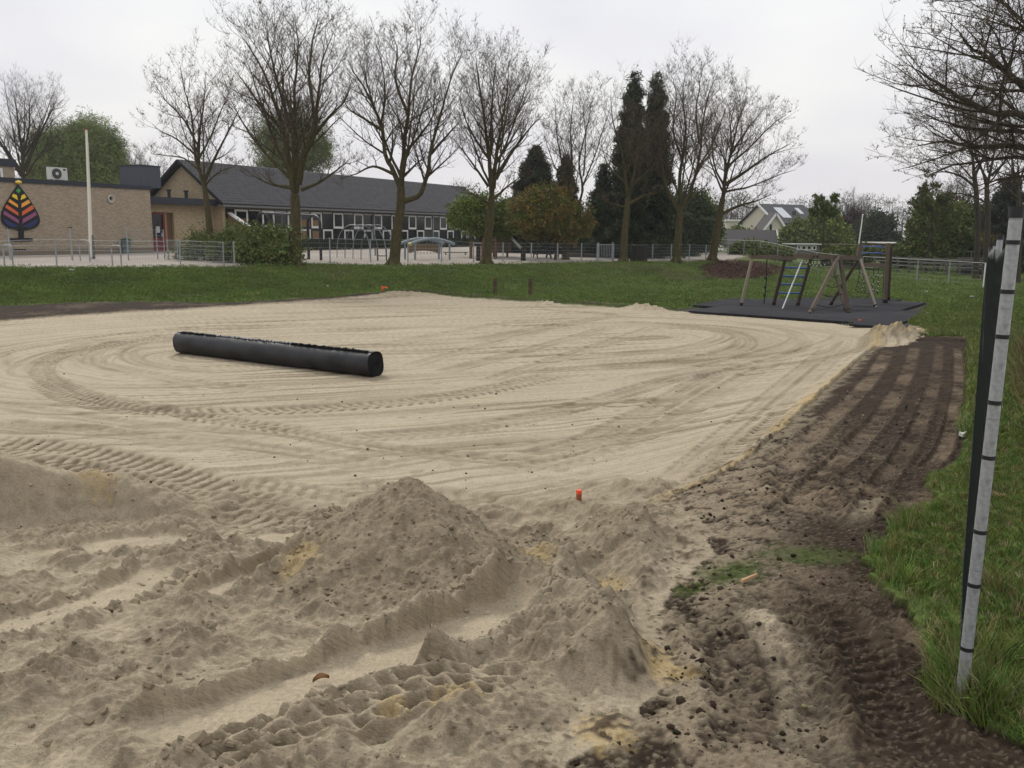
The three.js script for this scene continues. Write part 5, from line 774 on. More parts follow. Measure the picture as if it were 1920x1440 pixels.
  b = atD(1058, 455, 70).setY(0.72); conifer('conical_conifer', 'smaller dark conifer beside the broad conical one', b, topAt(b, 285), 2.6, 6000, [[0.035, 0.042, 0.022], [0.045, 0.05, 0.026], [0.026, 0.032, 0.017]], { prof: (t) => Math.pow(1 - t, 0.8), size: 0.32 });
  b = atD(1882, 465, 56).setY(0); conifer('columnar_conifer', 'dark columnar conifer among bare trees beyond the ball fence', b, topAt(b, 316), 1.9, 8000, [[0.04, 0.047, 0.034], [0.05, 0.056, 0.04], [0.03, 0.036, 0.027]], { prof: (t) => Math.pow(1 - t, 0.35), size: 0.25 });
  // bushes and small trees beyond the right hand lawn
  const bush = (px, py, D, w, h, n, cols, label, name = 'garden_bush', o = {}) => { const b = atD(px, py, D); b.y = groundY(b.x, D); leafy(name, label, o.cat ?? 'bush', b, [blob(b, D, px, py - h * 0.5, w, h), blob(b, D, px - w * 0.3, py - h * 0.4, w * 0.6, h * 0.7), blob(b, D, px + w * 0.32, py - h * 0.42, w * 0.6, h * 0.7)], n, 0.006 * D * 0.8, cols, { shrub: true, seed: n + px, trunk: 0.1, group: o.group, geo: o.geo }); };
  const gb = 'garden bushes beyond the lawn';
  bush(1760, 484, 58, 90, 100, 4200, olive, 'round green leafing bush left of the dark conifer', 'garden_bush', { group: gb }); bush(1825, 482, 62, 90, 96, 3600, [...dark, olive[1]], 'dark green bush mass below the dark conifer', 'garden_bush', { group: gb }); bush(1865, 470, 56, 40, 40, 900, gold, 'yellow green bush peeping over the ball fence', 'garden_bush', { group: gb });
  bush(1640, 474, 105, 66, 68, 1800, dark, 'dark round evergreen bush beside the white flag mast', 'garden_bush', { group: gb }); bush(1496, 468, 88, 46, 50, 1600, olive, 'green bush in front of the white gabled house', 'garden_bush', { group: gb }); bush(1545, 470, 90, 46, 76, 1800, bright, 'fresh green small tree right of the white gabled house', 'garden_bush', { group: gb });
  bush(1575, 470, 95, 36, 44, 900, bright, 'low green bush by the carport roof', 'garden_bush', { group: gb }); bush(1600, 465, 120, 50, 60, 1300, [[0.055, 0.028, 0.03], [0.07, 0.035, 0.032], [0.04, 0.025, 0.025]], 'dark purple leaved tree right of the white house', 'garden_bush', { group: gb }); bush(1412, 478, 66, 60, 24, 1200, olive, 'green bush before the dark roofed garage', 'garden_bush', { group: gb });
  bush(1450, 486, 60, 60, 22, 1300, olive, 'low bush behind the climbing frame beam', 'garden_bush', { group: gb }); bush(1290, 474, 72, 70, 110, 2600, [...dark, olive[1]], 'dark green shrub between the upright limbed tree and the gardens', 'garden_bush', { group: gb }); bush(1318, 476, 74, 50, 100, 1600, olive, 'green shrub behind the reddish crowned tree', 'garden_bush', { group: gb }); bush(1378, 472, 100, 50, 40, 900, olive, 'green tree before the flat roofed white house', 'garden_bush', { group: gb });
  bush(1690, 492, 62, 60, 28, 1400, olive, 'low brambly bush in front of the brick shed', 'garden_bush', { group: gb }); bush(1600, 486, 60, 90, 22, 1500, olive, 'low green bush under the climbing frame platform', 'garden_bush', { group: gb });
  // young tree on the lawn's far edge
  bareTree('young_tree', 'slender young tree leafing at the far edge of the lawn', undefined, 61, [1735, 512], [[1740, 470], [1746, 420]], [[[1746, 420], [1748, 390], [1750, 345]], [[1745, 430], [1730, 400], [1712, 385]], [[1746, 425], [1765, 395], [1778, 370]], [[1747, 400], [1735, 370], [1730, 355]], [[1742, 450], [1765, 430], [1790, 420]], [[1742, 455], [1722, 440], [1708, 432]]], { r: 0.07, crown: 2.2, extra: 2, kids: [4, 5, 5], bark: greyBark, budColor: [0.10, 0.12, 0.035], budSize: 0.12, bud: 1 });
  bareTree('young_tree', 'slender young tree beside the pole of the climbing frame garden', undefined, 62, atD(1543, 480, 62).setY(0), [[1544, 440], [1545, 415]], [[[1545, 415], [1546, 400], [1548, 386]], [[1545, 418], [1532, 404], [1524, 398]], [[1545, 415], [1558, 404], [1566, 398]]], { r: 0.07, crown: 2, extra: 2, kids: [4, 5, 4], bark: greyBark, budColor: [0.09, 0.12, 0.03], budSize: 0.14, bud: 1 });
  // far wood
  const wood = thing('far_wood', 'hazy far wood along the horizon', 'wood', V(0, 0, -210)); wood.userData.kind = 'stuff'; const r = rng32(99), sp = [], stems = new MB();
  for (let k = 0; k < 260; k++) { const px = mix(-250, 2200, k / 260), D = 190 + 50 * r(), b = atD(px, 436, D).setY(0), hgt = 7 + 4.5 * r() + (px > 1250 && px < 1420 ? 2 : 0) + (px < 330 ? 2 : 0); const bx = b.x, bz = b.z + 210; stems.tube([V(bx, -0.5, bz), V(bx + r() - 0.5, hgt * 0.9, bz)], [0.25, 0.06], 4, false); for (let q = 0; q < 44; q++) { const a = r() * 6.28, t = r(), rad = (0.35 + 0.65 * Math.sin(Math.min(1, t * 1.1) * 2.6)) * hgt * 0.28 * Math.sqrt(r()); sp.push([bx + Math.cos(a) * rad, hgt * (0.12 + 0.88 * t), bz + Math.sin(a) * rad, 0.9 * (0.6 + 0.8 * r()), tint([[0.085, 0.082, 0.068], [0.06, 0.066, 0.045], [0.075, 0.085, 0.05]][k % 3], 0.3, r)]); } }
  stems.build('stems', greyBark, wood); scatter(wood, 'crowns', leafQuad.fine, leafMat, sp);
}
console.log('trees done');

// ================================================================ CLIMBING FRAME, BALL FENCE, GARDENS
const frameWood = std(0.165, 0.13, 0.098, 0.9, { map: rep(tex(256, (u, v) => 0.68 + 0.2 * tnoise(u, v * 0.2, 20, 3) + 0.15 * tnoise(u, v, 60, 8)), 4, 1) }), paleWood = std(0.25, 0.215, 0.17, 0.9), darkBeam = std(0.05, 0.036, 0.028, 0.85), bluePaint = std(0.02, 0.07, 0.24, 0.45), ropeMat = std(0.025, 0.027, 0.025, 0.9), shoe = std(0.012, 0.012, 0.012, 0.8), rubber = [std(0.026, 0.026, 0.030, 0.95), std(0.031, 0.031, 0.035, 0.95), std(0.023, 0.023, 0.027, 0.95)];
{
  // rubber mat laid in square tiles
  const o = V(matPoly[0][0], 0, -matPoly[0][1]), mat = thing('rubber_mat', 'dark grey rubber tile mat under the climbing frame', 'rubber mat', V(o.x, 0, o.z)), along = [0.81, -0.586], across = [0.586, 0.81], T = 0.98;
  const tg = new MB().box(-0.485, 0.485, 0, 0.05, -0.485, 0.485).geo(), a0 = Math.atan2(0.24, 0.97), r = rng32(8);
  for (let i = -3; i < 16; i++) for (let j = -4; j < 12; j++) { const x = matPoly[0][0] + along[0] * i * T + across[0] * j * T, d = matPoly[0][1] + along[1] * i * T + across[1] * j * T; if (polySD(matPoly, x, d) < 0.06) continue; const m = mesh('rubber_tile', tg, rubber[Math.floor(r() * 3)], mat); m.position.set(x - o.x, macro(x, d) + 0.02 + 0.006 * r(), -d - o.z); m.rotation.y = Math.atan2(along[1], along[0]); }
}
{
  const ref = put(1500, 578), g = thing('playground_climber', 'timber climbing frame with blue rungs, ropes and nets on the rubber mat', 'climbing frame', V(ref.x, ref.y, ref.z)), o = V(ref.x, ref.y, ref.z);
  const B = (px, py) => { const p = G(px, py); p.y = macro(p.x, -p.z) + 0.07; return p.sub(o); }, A = (px, py, D) => atD(px, py, D).sub(o), D0 = -G(1390, 577).z, D1 = -G(1640, 574).z, bd = (px) => mix(D0 - 0.2, D1 - 0.6, (px - 1400) / 240), Tp = (px, py) => A(px, py, bd(px));
  const leg = (b, t, w, mat, name = 'leg') => { const p = B(...b), q = Tp(...t), m = new MB().bar(p, q, w, w, V(0, 0, 1)).build(name, mat, g); new MB().bar(p.clone().add(V(0, -0.03, 0)), p.clone().lerp(q, 0.06), w * 1.12, w * 1.12, V(0, 0, 1)).build('post_shoe', shoe, m); return [p, q]; };
  leg([1389, 577], [1411, 480], 0.075, paleWood); const l1 = leg([1450, 576], [1473, 482], 0.085, darkBeam, 'ladder_post'), l2 = leg([1495, 577], [1521, 484], 0.085, darkBeam, 'ladder_post');
  leg([1518, 592], [1573, 480], 0.09, frameWood); leg([1590, 591], [1575, 482], 0.09, darkBeam); leg([1586, 587], [1558, 486], 0.075, frameWood); leg([1556, 576], [1611, 484], 0.08, darkBeam); leg([1642, 581], [1612, 484], 0.08, paleWood);
  const p1 = B(1659, 572), p2 = B(1664, 567); const tallTop = A(1655, 456, -(p1.z + o.z)), t2 = A(1663, 462, -(p2.z + o.z));
  for (const [p, q, mt] of [[p1, tallTop, frameWood], [p2, t2, darkBeam]]) { const m = new MB().bar(p, V(p.x + (q.x - p.x) * 0.3, q.y, p.z), 0.10, 0.10, V(0, 0, 1)).build('tall_post', mt, g); new MB().bar(p.clone().add(V(0, -0.03, 0)), p.clone().add(V(0, 0.12, 0)), 0.12, 0.12, V(0, 0, 1)).build('post_shoe', shoe, m); }
  const s0 = Tp(1611, 483), s1 = A(1614, 457, bd(1612)); new MB().bar(s0.clone().add(V(-0.05, -0.1, 0)), s1, 0.12, 0.12, V(0, 0, 1)).build('short_post', frameWood, g);
  new MB().bar(Tp(1407, 481), Tp(1492, 484), 0.10, 0.13).build('beam', frameWood, g); new MB().bar(Tp(1490, 480), Tp(1616, 484), 0.10, 0.15).build('beam', frameWood, g);
  const bolt = new THREE.SphereGeometry(0.028, 8, 6); for (const [px, py] of [[1411, 477], [1419, 477], [1469, 479], [1477, 479], [1485, 479], [1526, 481], [1533, 481], [1569, 482]]) { const m = mesh('bolt', bolt, shoe, g); m.position.copy(A(px, py, bd(px) - 0.075)); }
  const rung = (px0, y0, px1, y1, t) => { const a = l1[0].clone().lerp(l1[1], t), b = l2[0].clone().lerp(l2[1], t); new MB().tube([a, b], 0.028, 8).build('rung', bluePaint, g); }; for (const t of [0.26, 0.44, 0.61, 0.79]) rung(0, 0, 0, 0, t);
  new MB().tube([B(1467, 583), Tp(1505, 486)], 0.024, 8).build('fireman_pole', std(0.36, 0.36, 0.34, 0.45, { metalness: 0.5 }), g);
  const rt = Tp(1438, 484), rb = B(1432, 575), rp = [rt, rt.clone().lerp(rb, 0.5).add(V(0.03, 0, 0)), rb.clone().add(V(0, 0.02, 0))]; const rope = new MB().tube(rp, 0.017, 6).build('climbing_rope', ropeMat, g); const kn = new THREE.SphereGeometry(0.045, 8, 6); for (const t of [0.42, 0.62, 0.8]) { const m = mesh('knot', kn, ropeMat, rope); m.position.copy(rt.clone().lerp(rb, t)); }
  // blue guard ropes
  const gx = (f, px, py) => A(px, py, mix(bd(1613), -(p1.z + o.z), f)); for (const y of [461, 473]) { new MB().tube([gx(0, 1614, y), gx(0.5, 1633, y + 1.6), gx(1, 1653, y)], 0.018, 6).build('guard_rope', bluePaint, g); new MB().tube([gx(0, 1614, y + 3), gx(0.5, 1633, y + 1), gx(1, 1653, y + 3)], 0.018, 6).build('guard_rope', bluePaint, g); const e = gx(1, 1656, y + 2.5); new MB().tube([e, e.clone().add(V(0.14, 0, -0.1)), e.clone().add(V(0.28, 0.08, -0.2))], 0.018, 6).build('rope_end', std(0.12, 0.2, 0.38, 0.5), g); }
  new MB().bar(gx(0, 1616, 497), gx(1, 1655, 497), 0.12, 0.13).build('platform_beam', frameWood, g);
  const cp = [B(1592, 578), B(1600, 576)], bt = [Tp(1600, 500), Tp(1605, 498)]; new MB().hexa([V(cp[0].x, 0.28, cp[0].z), V(cp[0].x + 0.2, 0.28, cp[0].z - 0.5), V(cp[0].x + 0.2, 0.28, cp[0].z - 0.54), V(cp[0].x, 0.28, cp[0].z - 0.04), V(cp[0].x + 0.1, 1.15, cp[0].z), V(cp[0].x + 0.3, 1.15, cp[0].z - 0.5), V(cp[0].x + 0.3, 1.15, cp[0].z - 0.54), V(cp[0].x + 0.1, 1.15, cp[0].z - 0.04)]).build('climbing_panel', std(0.15, 0.12, 0.095, 0.9), g);
  // nets
  const net = (c, nu, nv, sag) => { const at = (u, v) => c[0].clone().lerp(c[1], u).lerp(c[3].clone().lerp(c[2], u), v).add(V(0, -sag * Math.sin(u * Math.PI) * Math.sin(v * Math.PI) - sag * 0.4 * Math.sin(u * Math.PI), sag * 0.3 * Math.sin(v * 3))), m = new MB(); for (let i = 0; i <= nu; i++) { const p = []; for (let k = 0; k <= 10; k++) p.push(at(i / nu, k / 10)); m.tube(p, 0.011, 4, false); } for (let j = 0; j <= nv; j++) { const p = []; for (let k = 0; k <= 10; k++) p.push(at(k / 10, j / nv)); m.tube(p, 0.011, 4, false); } const q = m.build('net', ropeMat, g), cl = new THREE.SphereGeometry(0.026, 6, 5), cm = std(0.45, 0.45, 0.36, 0.6); for (let i = 1; i < nu; i++) for (let j = 1; j < nv; j++) { const s = mesh('clip', cl, cm, q); s.position.copy(at(i / nu, j / nv)); } };
  net([Tp(1604, 545), A(1655, 548, -(p1.z + o.z)), A(1655, 500, -(p1.z + o.z)), Tp(1612, 500)], 5, 5, 0.2); net([Tp(1502, 494), Tp(1562, 494), Tp(1558, 486), Tp(1506, 486)], 8, 2, 0.1);
  const web = (a, b, s) => new MB().tube(curvePts([a, a.clone().lerp(b, 0.5).add(V(0, -s, 0)), b], 8), 0.012, 4, false).build('net_rope', ropeMat, g); for (const t of [0.15, 0.33, 0.5, 0.68]) web(B(1518, 592).lerp(Tp(1573, 482), t), B(1588, 590).lerp(Tp(1566, 486), t), 0.1);
}
// ---- ball fence: galvanised posts with black ties, chain link mesh
{
  const far = 38, n0 = V(FENCE_A[0] + 0.012, ground(...FENCE_A), -FENCE_A[1]), f = thing('ball_fence', 'tall chain link fence on galvanised posts with black ties', 'fence', n0), H = 1.86, galvTex = rep(tex(256, (u, v) => 0.7 + 0.16 * tnoise(u, v, 8, 5) + 0.14 * tnoise(u, v, 40, 9)), 7, 7), pipe = std(0.42, 0.435, 0.44, 0.5, { metalness: 0.25, map: galvTex });
  const gy = (d) => macro(fenceX(d), d) + 0.03, P = (d, h, side = 0) => V(fenceX(d) - n0.x + side * 0.878, gy(d) + h - n0.y, -d - n0.z + side * 0.478);
  const posts = []; for (let d = 3.05; d < far + 0.1; d += 3.495) posts.push(d);
  posts.forEach((d, i) => {
    const m = new MB().tube([P(d, -0.35), P(d, H)], 0.0215, 20).build('post', pipe, f); mesh('cap', new THREE.CylinderGeometry(0.0255, 0.0255, 0.038, 20).translate(...P(d, H + 0.005).toArray()), std(0.012, 0.012, 0.013, 0.5), m);
    if (i === 0) { for (const h of [0.232, 0.49, 0.70, 0.985, 1.19, 1.43, 1.59, 1.762]) mesh('tie', new THREE.CylinderGeometry(0.0236, 0.0236, 0.015, 20).translate(...P(d, h).toArray()), std(0.010, 0.010, 0.011, 0.6), m); for (const h of [0.55, 1.13, 1.53]) mesh('seam_ring', new THREE.CylinderGeometry(0.0222, 0.0222, 0.004, 20).translate(...P(d, h).toArray()), std(0.2, 0.21, 0.21, 0.5), m); }
  });
  const wire = std(0.010, 0.016, 0.012, 0.55), cell = 0.052, amp = 0.026;
  for (let k = 0; k < posts.length - 1; k++) {                // one panel of mesh per bay
    const m = new MB(), d0 = posts[k], d1 = posts[k + 1], L = (d1 - d0) * 1.139, nW = Math.floor(L / cell), rowsN = k < 4 ? 35 : 14, rad = k < 4 ? 0.0022 : 0.003;
    for (let i = 0; i < nW; i++) { const pts = [], c = (i + 0.5) / nW; for (let j = 0; j <= rowsN; j++) { const t = c + ((j & 1) ? 1 : -1) * amp / L, d = mix(d0, d1, t), sag = 0.05 * Math.sin(Math.PI * clamp(t)), y = mix(0.04, H - 0.09 - sag, j / rowsN), belly = (k ? -0.026 : mix(-0.010, -0.026, clamp(t * 3))) + ((j & 1) ? 0.002 : -0.002); pts.push(P(d, y, belly)); } m.tube(pts, rad, 3, false); }
    for (const y of [0.06, 0.92, H - 0.09]) { const pts = []; for (let j = 0; j <= 12; j++) { const t = j / 12; pts.push(P(mix(d0, d1, t), y - (y > 1 ? 0.05 * Math.sin(Math.PI * t) : 0), k ? -0.027 : -0.014)); } m.tube(pts, 0.0025, 4, false); }
    m.build('chain_link_panel', wire, f);
  }
}
// ---- low rail fence at the far side of the lawn
{
  const a = put(1843, 540), pa = V(a.x, a.y, a.z), pb = atD(1338, 500, 66); pb.y = groundY(pb.x, 66);
  const f = thing('rail_fence', 'low grey pipe rail fence with wire mesh along the far lawn', 'fence', pa), q = pb.clone().sub(pa), N = 12, H = 1.12;
  const pg = new MB().tube([V(0, -0.25, 0), V(0, H, 0)], 0.03, 8).geo(); for (let k = 0; k <= N; k++) { const m = mesh('post', pg, k ? galv : whitePaint, f); m.position.set(q.x * k / N, groundY(pa.x + q.x * k / N, -(pa.z + q.z * k / N)) - pa.y, q.z * k / N); }
  const line = (h, r) => { const pts = []; for (let k = 0; k <= N; k++) pts.push(V(q.x * k / N, groundY(pa.x + q.x * k / N, -(pa.z + q.z * k / N)) - pa.y + h, q.z * k / N)); return new MB().tube(pts, r, 6); }; line(H, 0.02).build('top_rail', std(0.30, 0.305, 0.29, 0.6), f); const w = new MB(); for (const h of [0.15, 0.35, 0.55, 0.75, 0.95]) { const l = line(h, 0.004), k0 = w.count; w.p.push(...l.p); w.n.push(...l.n); w.u.push(...l.u); w.i.push(...l.i.map((x) => x + k0)); } w.build('wires', steel, f);
  // second, wooden paddock fence behind it
  const c = atD(1640, 500, 56), e = atD(1850, 505, 50); c.y = 0; e.y = 0; const pd = thing('paddock_fence', 'old grey timber post and rail fence behind the rail fence', 'fence', c), v = e.clone().sub(c); for (let k = 0; k <= 9; k++) new MB().bar(V(v.x * k / 9, -0.2, v.z * k / 9), V(v.x * k / 9 + 0.03 * (k % 3 - 1), 1.05 + 0.06 * (k % 2), v.z * k / 9), 0.12, 0.12, V(0, 0, 1)).build('post', std(0.10, 0.09, 0.075, 0.9), pd); for (const h of [0.95, 0.72, 0.5]) for (let k = 0; k < 9; k++) new MB().bar(V(v.x * k / 9, h, v.z * k / 9 + 0.06), V(v.x * (k + 1) / 9, h + 0.03 * (k % 2), v.z * (k + 1) / 9 + 0.06), 0.03, 0.07).build('rail', std(0.20, 0.195, 0.175, 0.9), pd);
  // aviary frame and low timber store
  const av = atD(1783, 492, 60); av.y = 0; const ag = thing('aviary_frame', 'open grey frame of an aviary beyond the lawn', 'aviary', av), X = (px) => (px - 1783) * 60 / FOCAL, ht = topAt(av, 471); for (const px of [1783, 1796, 1805, 1819, 1832, 1846]) for (const z of [0, -2.2]) new MB().bar(V(X(px), -0.1, z), V(X(px), ht, z), 0.055, 0.055, V(0, 0, 1)).build('upright', std(0.2, 0.2, 0.185, 0.8), ag); for (const z of [0, -2.2]) new MB().bar(V(X(1782), ht, z), V(X(1848), ht, z), 0.06, 0.06).build('top_bar', std(0.22, 0.22, 0.2, 0.8), ag); for (const px of [1783, 1846]) new MB().bar(V(X(px), ht, 0), V(X(px), ht, -2.2), 0.06, 0.06).build('side_bar', std(0.22, 0.22, 0.2, 0.8), ag);
  const ts = atD(1838, 500, 52); ts.y = 0; const tg = thing('timber_store', 'low dark timber store beside the aviary frame', 'shed', ts); new MB().box(-0.9, 0.9, -0.05, 0.95, -1, 0).build('wall', darkWood, tg); new MB().bar(V(-1.05, 1.0, -0.5), V(1.05, 1.02, -0.5), 1.3, 0.07).build('roof', std(0.07, 0.06, 0.055, 0.9), tg);
}
// ---- houses and sheds beyond the lawn
{
  const gabled = (name, label, D, px0, px1, yE, yR, depth, wallM, roofM, turn, o = {}) => {   // ridge runs in depth along local z; local x spans the gable
    const c = atD((px0 + px1) / 2, 470, D); c.y = 0.05; const g = thing(name, label, 'house', c, turn), W = (px1 - px0) * D / FOCAL / 2 / Math.cos(turn), he = topAt(c, yE), hr = topAt(c, yR); const prof = extr([V(-W, -0.1, 0), V(W, -0.1, 0), V(W, he, 0), V(0, hr, 0), V(-W, he, 0)], depth, -depth); mesh('wall', prof, wallM, g);
    for (const s of [-1, 1]) { const a = V(s * (W + 0.3), he - 0.3 * (hr - he) / W + 0.1, 0.25), t = V(0, hr + 0.1, 0.25); const r = new MB(); r.hexa([a, t, t.clone().setZ(-depth - 0.25), a.clone().setZ(-depth - 0.25), a.clone().add(V(0, 0.14, 0)), t.clone().add(V(0, 0.14, 0)), t.clone().setZ(-depth - 0.25).add(V(0, 0.14, 0)), a.clone().setZ(-depth - 0.25).add(V(0, 0.14, 0))].map((p) => p)); r.build('roof', roofM, g); const bm = new MB().bar(a.clone().add(V(0, 0.02, 0.03)), t.clone().add(V(0, 0.02, 0.03)), 0.05, 0.24); bm.build('verge_board', whitePaint, g); }
    return { g, W, he, hr, D };
  };
  const cream = std(0.52, 0.485, 0.39, 0.85), dkRoof = std(0.052, 0.054, 0.06, 0.75, { map: rep(tex(128, (u, v) => 0.6 + 0.3 * ((v * 12) % 1) + 0.2 * tnoise(u, v, 20, 3)), 0.4, 0.4) }), bRoof = std(0.075, 0.068, 0.068, 0.8);
  // main white house: gable to us, long roof running back to the right
  const mainHouse = (() => {
    const D = 125, c = atD(1438, 468, D); c.y = 0.05; const g = thing('white_house', 'cream gabled house with dark tiled roof and large skylight', 'house', c, 0), X = (px) => (px - 1438) * D / FOCAL, Y = (py) => topAt(c, py);
    // rear body: ridge runs to the right and slightly back
    const hr = Y(383), he = Y(416), L = X(1537) - X(1449), R = 4.2, body = new THREE.Group(); const e0 = V(X(1452), 0, 0.3), dir = V(0.94, 0, -0.34), nrm = V(0.34, 0, 0.94);
    const q = (s, n, y) => e0.clone().addScaledVector(dir, s).addScaledVector(nrm, n).setY(y), wl = new MB();
    wl.quad(q(0, 0, -0.1), q(L * 1.06, 0, -0.1), q(L * 1.06, 0, he), q(0, 0, he)); wl.quad(q(L * 1.06, 0, -0.1), q(L * 1.06, -2 * R, -0.1), q(L * 1.06, -2 * R, he), q(L * 1.06, 0, he)); wl.quad(q(0, -2 * R, -0.1), q(0, 0, -0.1), q(0, 0, he), q(0, -2 * R, he)); wl.tri(q(0, 0, he), q(0, -R, hr), q(0, -2 * R, he)); wl.tri(q(L * 1.06, 0, he), q(L * 1.06, -2 * R, he), q(L * 1.06, -R, hr)); wl.quad(q(L * 1.06, -2 * R, -0.1), q(0, -2 * R, -0.1), q(0, -2 * R, he), q(L * 1.06, -2 * R, he)); wl.build('wall', cream, g);
    const slab = (n0, y0, n1, y1) => { const r = new MB(), t = 0.18; r.hexa([q(-0.4, n0, y0), q(L * 1.06 + 0.4, n0, y0), q(L * 1.06 + 0.4, n1, y1), q(-0.4, n1, y1), q(-0.4, n0, y0 + t), q(L * 1.06 + 0.4, n0, y0 + t), q(L * 1.06 + 0.4, n1, y1 + t), q(-0.4, n1, y1 + t)]); return r.build('roof', dkRoof, g); };
    const rs = (hr - he) / R, roof = slab(0.6, he - 0.6 * rs, -R, hr); slab(-2 * R - 0.6, he - 0.6 * rs, -R, hr); new MB().bar(q(-0.45, 0.62, he - 0.6 * rs + 0.05), q(-0.45, -R, hr + 0.08), 0.1, 0.3).build('verge_board', whitePaint, g);
    const sky = (s0, s1, t0, t1) => { const on = (s, t) => q(s, mix(0.6, -R, t), mix(he - 0.6 * rs, hr, t) + 0.24), m = new MB(); m.hexa([on(s0, t0), on(s1, t0), on(s1, t1), on(s0, t1)].map((p) => p.clone().add(V(0, -0.1, 0))).concat([on(s0, t0), on(s1, t0), on(s1, t1), on(s0, t1)])); m.build('skylight', std(0.42, 0.44, 0.46, 0.15), g); }; sky(1.6, 3.1, 0.28, 0.8); sky(5.3, 6.0, 0.5, 0.8);
    for (const s of [3.9, 4.25]) { const p = q(s, -1.6, mix(he, hr, 0.45)); new MB().tube([p, p.clone().add(V(0, 0.5, 0))], 0.1, 8).build('roof_vent', darkWood, g); }
    for (let k = 0; k < 4; k++) { const s = 4.9 + k * 0.55, w = new MB(); w.hexa([q(s, 0.02, he - 1.5), q(s + 0.42, 0.02, he - 1.5), q(s + 0.42, 0.0, he - 1.5), q(s, 0.0, he - 1.5), q(s, 0.02, he - 0.25), q(s + 0.42, 0.02, he - 0.25), q(s + 0.42, 0.0, he - 0.25), q(s, 0.0, he - 0.25)]); const wm = w.build('window', whitePaint, g); new MB().quad(q(s + 0.07, 0.03, he - 1.42), q(s + 0.35, 0.03, he - 1.42), q(s + 0.35, 0.03, he - 0.33), q(s + 0.07, 0.03, he - 0.33)).build('pane', darkGlass, wm); }
    // front gable
    const gx = X(1441), W = X(1466) - X(1441), fhr = Y(402), fhe = Y(438), pr = extr([V(gx - W, -0.1, 0), V(gx + W, -0.1, 0), V(gx + W, fhe, 0), V(gx, fhr, 0), V(gx - W, fhe, 0)], 5, -2.6); mesh('gable_wall', pr, cream, g);
    for (const s of [-1, 1]) { const k = (fhr - fhe) / W, a = V(gx + s * (W + 0.35), fhe - 0.35 * k + 0.05, 2.75), t = V(gx, fhr + 0.05, 2.75), r = new MB(); r.hexa([a, t, t.clone().setZ(-2.6), a.clone().setZ(-2.6), ...[a, t, t.clone().setZ(-2.6), a.clone().setZ(-2.6)].map((p) => p.clone().add(V(0, 0.16, 0)))]); r.build('roof', bRoof, g); new MB().bar(a.clone().add(V(0, 0, 0.04)), t.clone().add(V(0, 0, 0.04)), 0.06, 0.28).build('verge_board', whitePaint, g); }
    const uw = new MB().box(gx - 0.75, gx - 0.45, Y(432), Y(421), 2.42, 2.45).build('window', darkGlass, g);
    return g;
  })();
  // garage with dark roof in front
  { const D = 92, c = atD(1400, 472, D); c.y = 0.05; const g = thing('garage', 'low garage with long dark roof and white gable end', 'garage', c), X = (px) => (px - 1400) * D / FOCAL, Y = (py) => topAt(c, py), he = Y(456), hr = Y(433), x0 = X(1348), x1 = X(1444), R = 1.9, w = new MB(), tl = 0.5; w.quad(V(x0, -0.1, R), V(x1, -0.1, R + tl), V(x1, he, R + tl), V(x0, he, R)); w.quad(V(x1, -0.1, R + tl), V(x1 + 0.9, -0.1, -R), V(x1 + 0.9, he, -R), V(x1, he, R + tl)); w.tri(V(x1, he, R + tl), V(x1 + 0.9, he, -R), V(x1 + 0.4, hr, 0.2)); w.quad(V(x1 + 0.9, -0.1, -R), V(x0, -0.1, -R), V(x0, he, -R), V(x1 + 0.9, he, -R)); w.quad(V(x0, -0.1, -R), V(x0, -0.1, R), V(x0, he, R), V(x0, he, -R)); w.build('wall', std(0.56, 0.55, 0.5, 0.85), g); const t = 0.12; const rf = (a, b, cc, d) => { const r = new MB(); r.hexa([a, b, cc, d, ...[a, b, cc, d].map((p) => p.clone().add(V(0, t, 0)))]); r.build('roof', bRoof, g); }; rf(V(x0 - 0.2, he - 0.25, R + 0.35), V(x1 - 0.05, he - 0.25, R + tl + 0.4), V(x1 + 0.3, hr, 0.2), V(x0 - 0.2, hr, 0)); rf(V(x1 + 1.0, he - 0.25, -R - 0.35), V(x0 - 0.2, he - 0.25, -R - 0.35), V(x0 - 0.2, hr, 0), V(x1 + 0.4, hr, 0.2)); new MB().bar(V(x1 + 0.06, he - 0.22, R + tl + 0.42), V(x1 + 0.42, hr + 0.08, 0.22), 0.06, 0.2).build('verge_board', whitePaint, g); }
  // flat roofed houses
  const flat = (name, label, D, px0, px1, yTop, yB, depth, wallM, edgeM, edge, wins = [], cat = 'house') => { const c = atD((px0 + px1) / 2, 470, D); c.y = 0.03; const g = thing(name, label, cat, c), X = (px) => (px - (px0 + px1) / 2) * D / FOCAL, Y = (py) => topAt(c, py), h = Y(yTop), e = edge * D / FOCAL; new MB().box(X(px0), X(px1), -0.1, h - e, -depth, 0).build('wall', wallM, g); new MB().box(X(px0) - 0.25, X(px1) + 0.25, h - e, h, -depth - 0.25, 0.3).build('roof_edge', edgeM, g); for (const [a, b, t, bb] of wins) { const f = new MB().box(X(a), X(b), Y(bb), Y(t), 0.001, 0.06).build('window', whitePaint, g); new MB().box(X(a) + 0.1, X(b) - 0.1, Y(bb) + 0.1, Y(t) - 0.1, 0.061, 0.08).build('pane', darkGlass, f); } return { g, X, Y }; };
  flat('flat_roofed_house', 'flat roofed house with white fascia behind the dark roofed garage', 140, 1360, 1424, 412, 440, 8, cream, whitePaint, 3, [[1376, 1386, 420, 436], [1392, 1397, 420, 436], [1399, 1404, 420, 436], [1406, 1411, 420, 436]]);
  flat('garden_room', 'low garden room with white flat roof edge and windows', 84, 1492, 1536, 457, 470, 4, std(0.12, 0.115, 0.105, 0.85), std(0.42, 0.42, 0.4, 0.6), 2, [[1494, 1501, 460, 469], [1502, 1511, 460, 469], [1512, 1521, 460, 469], [1522, 1530, 460, 469]], 'garden room');
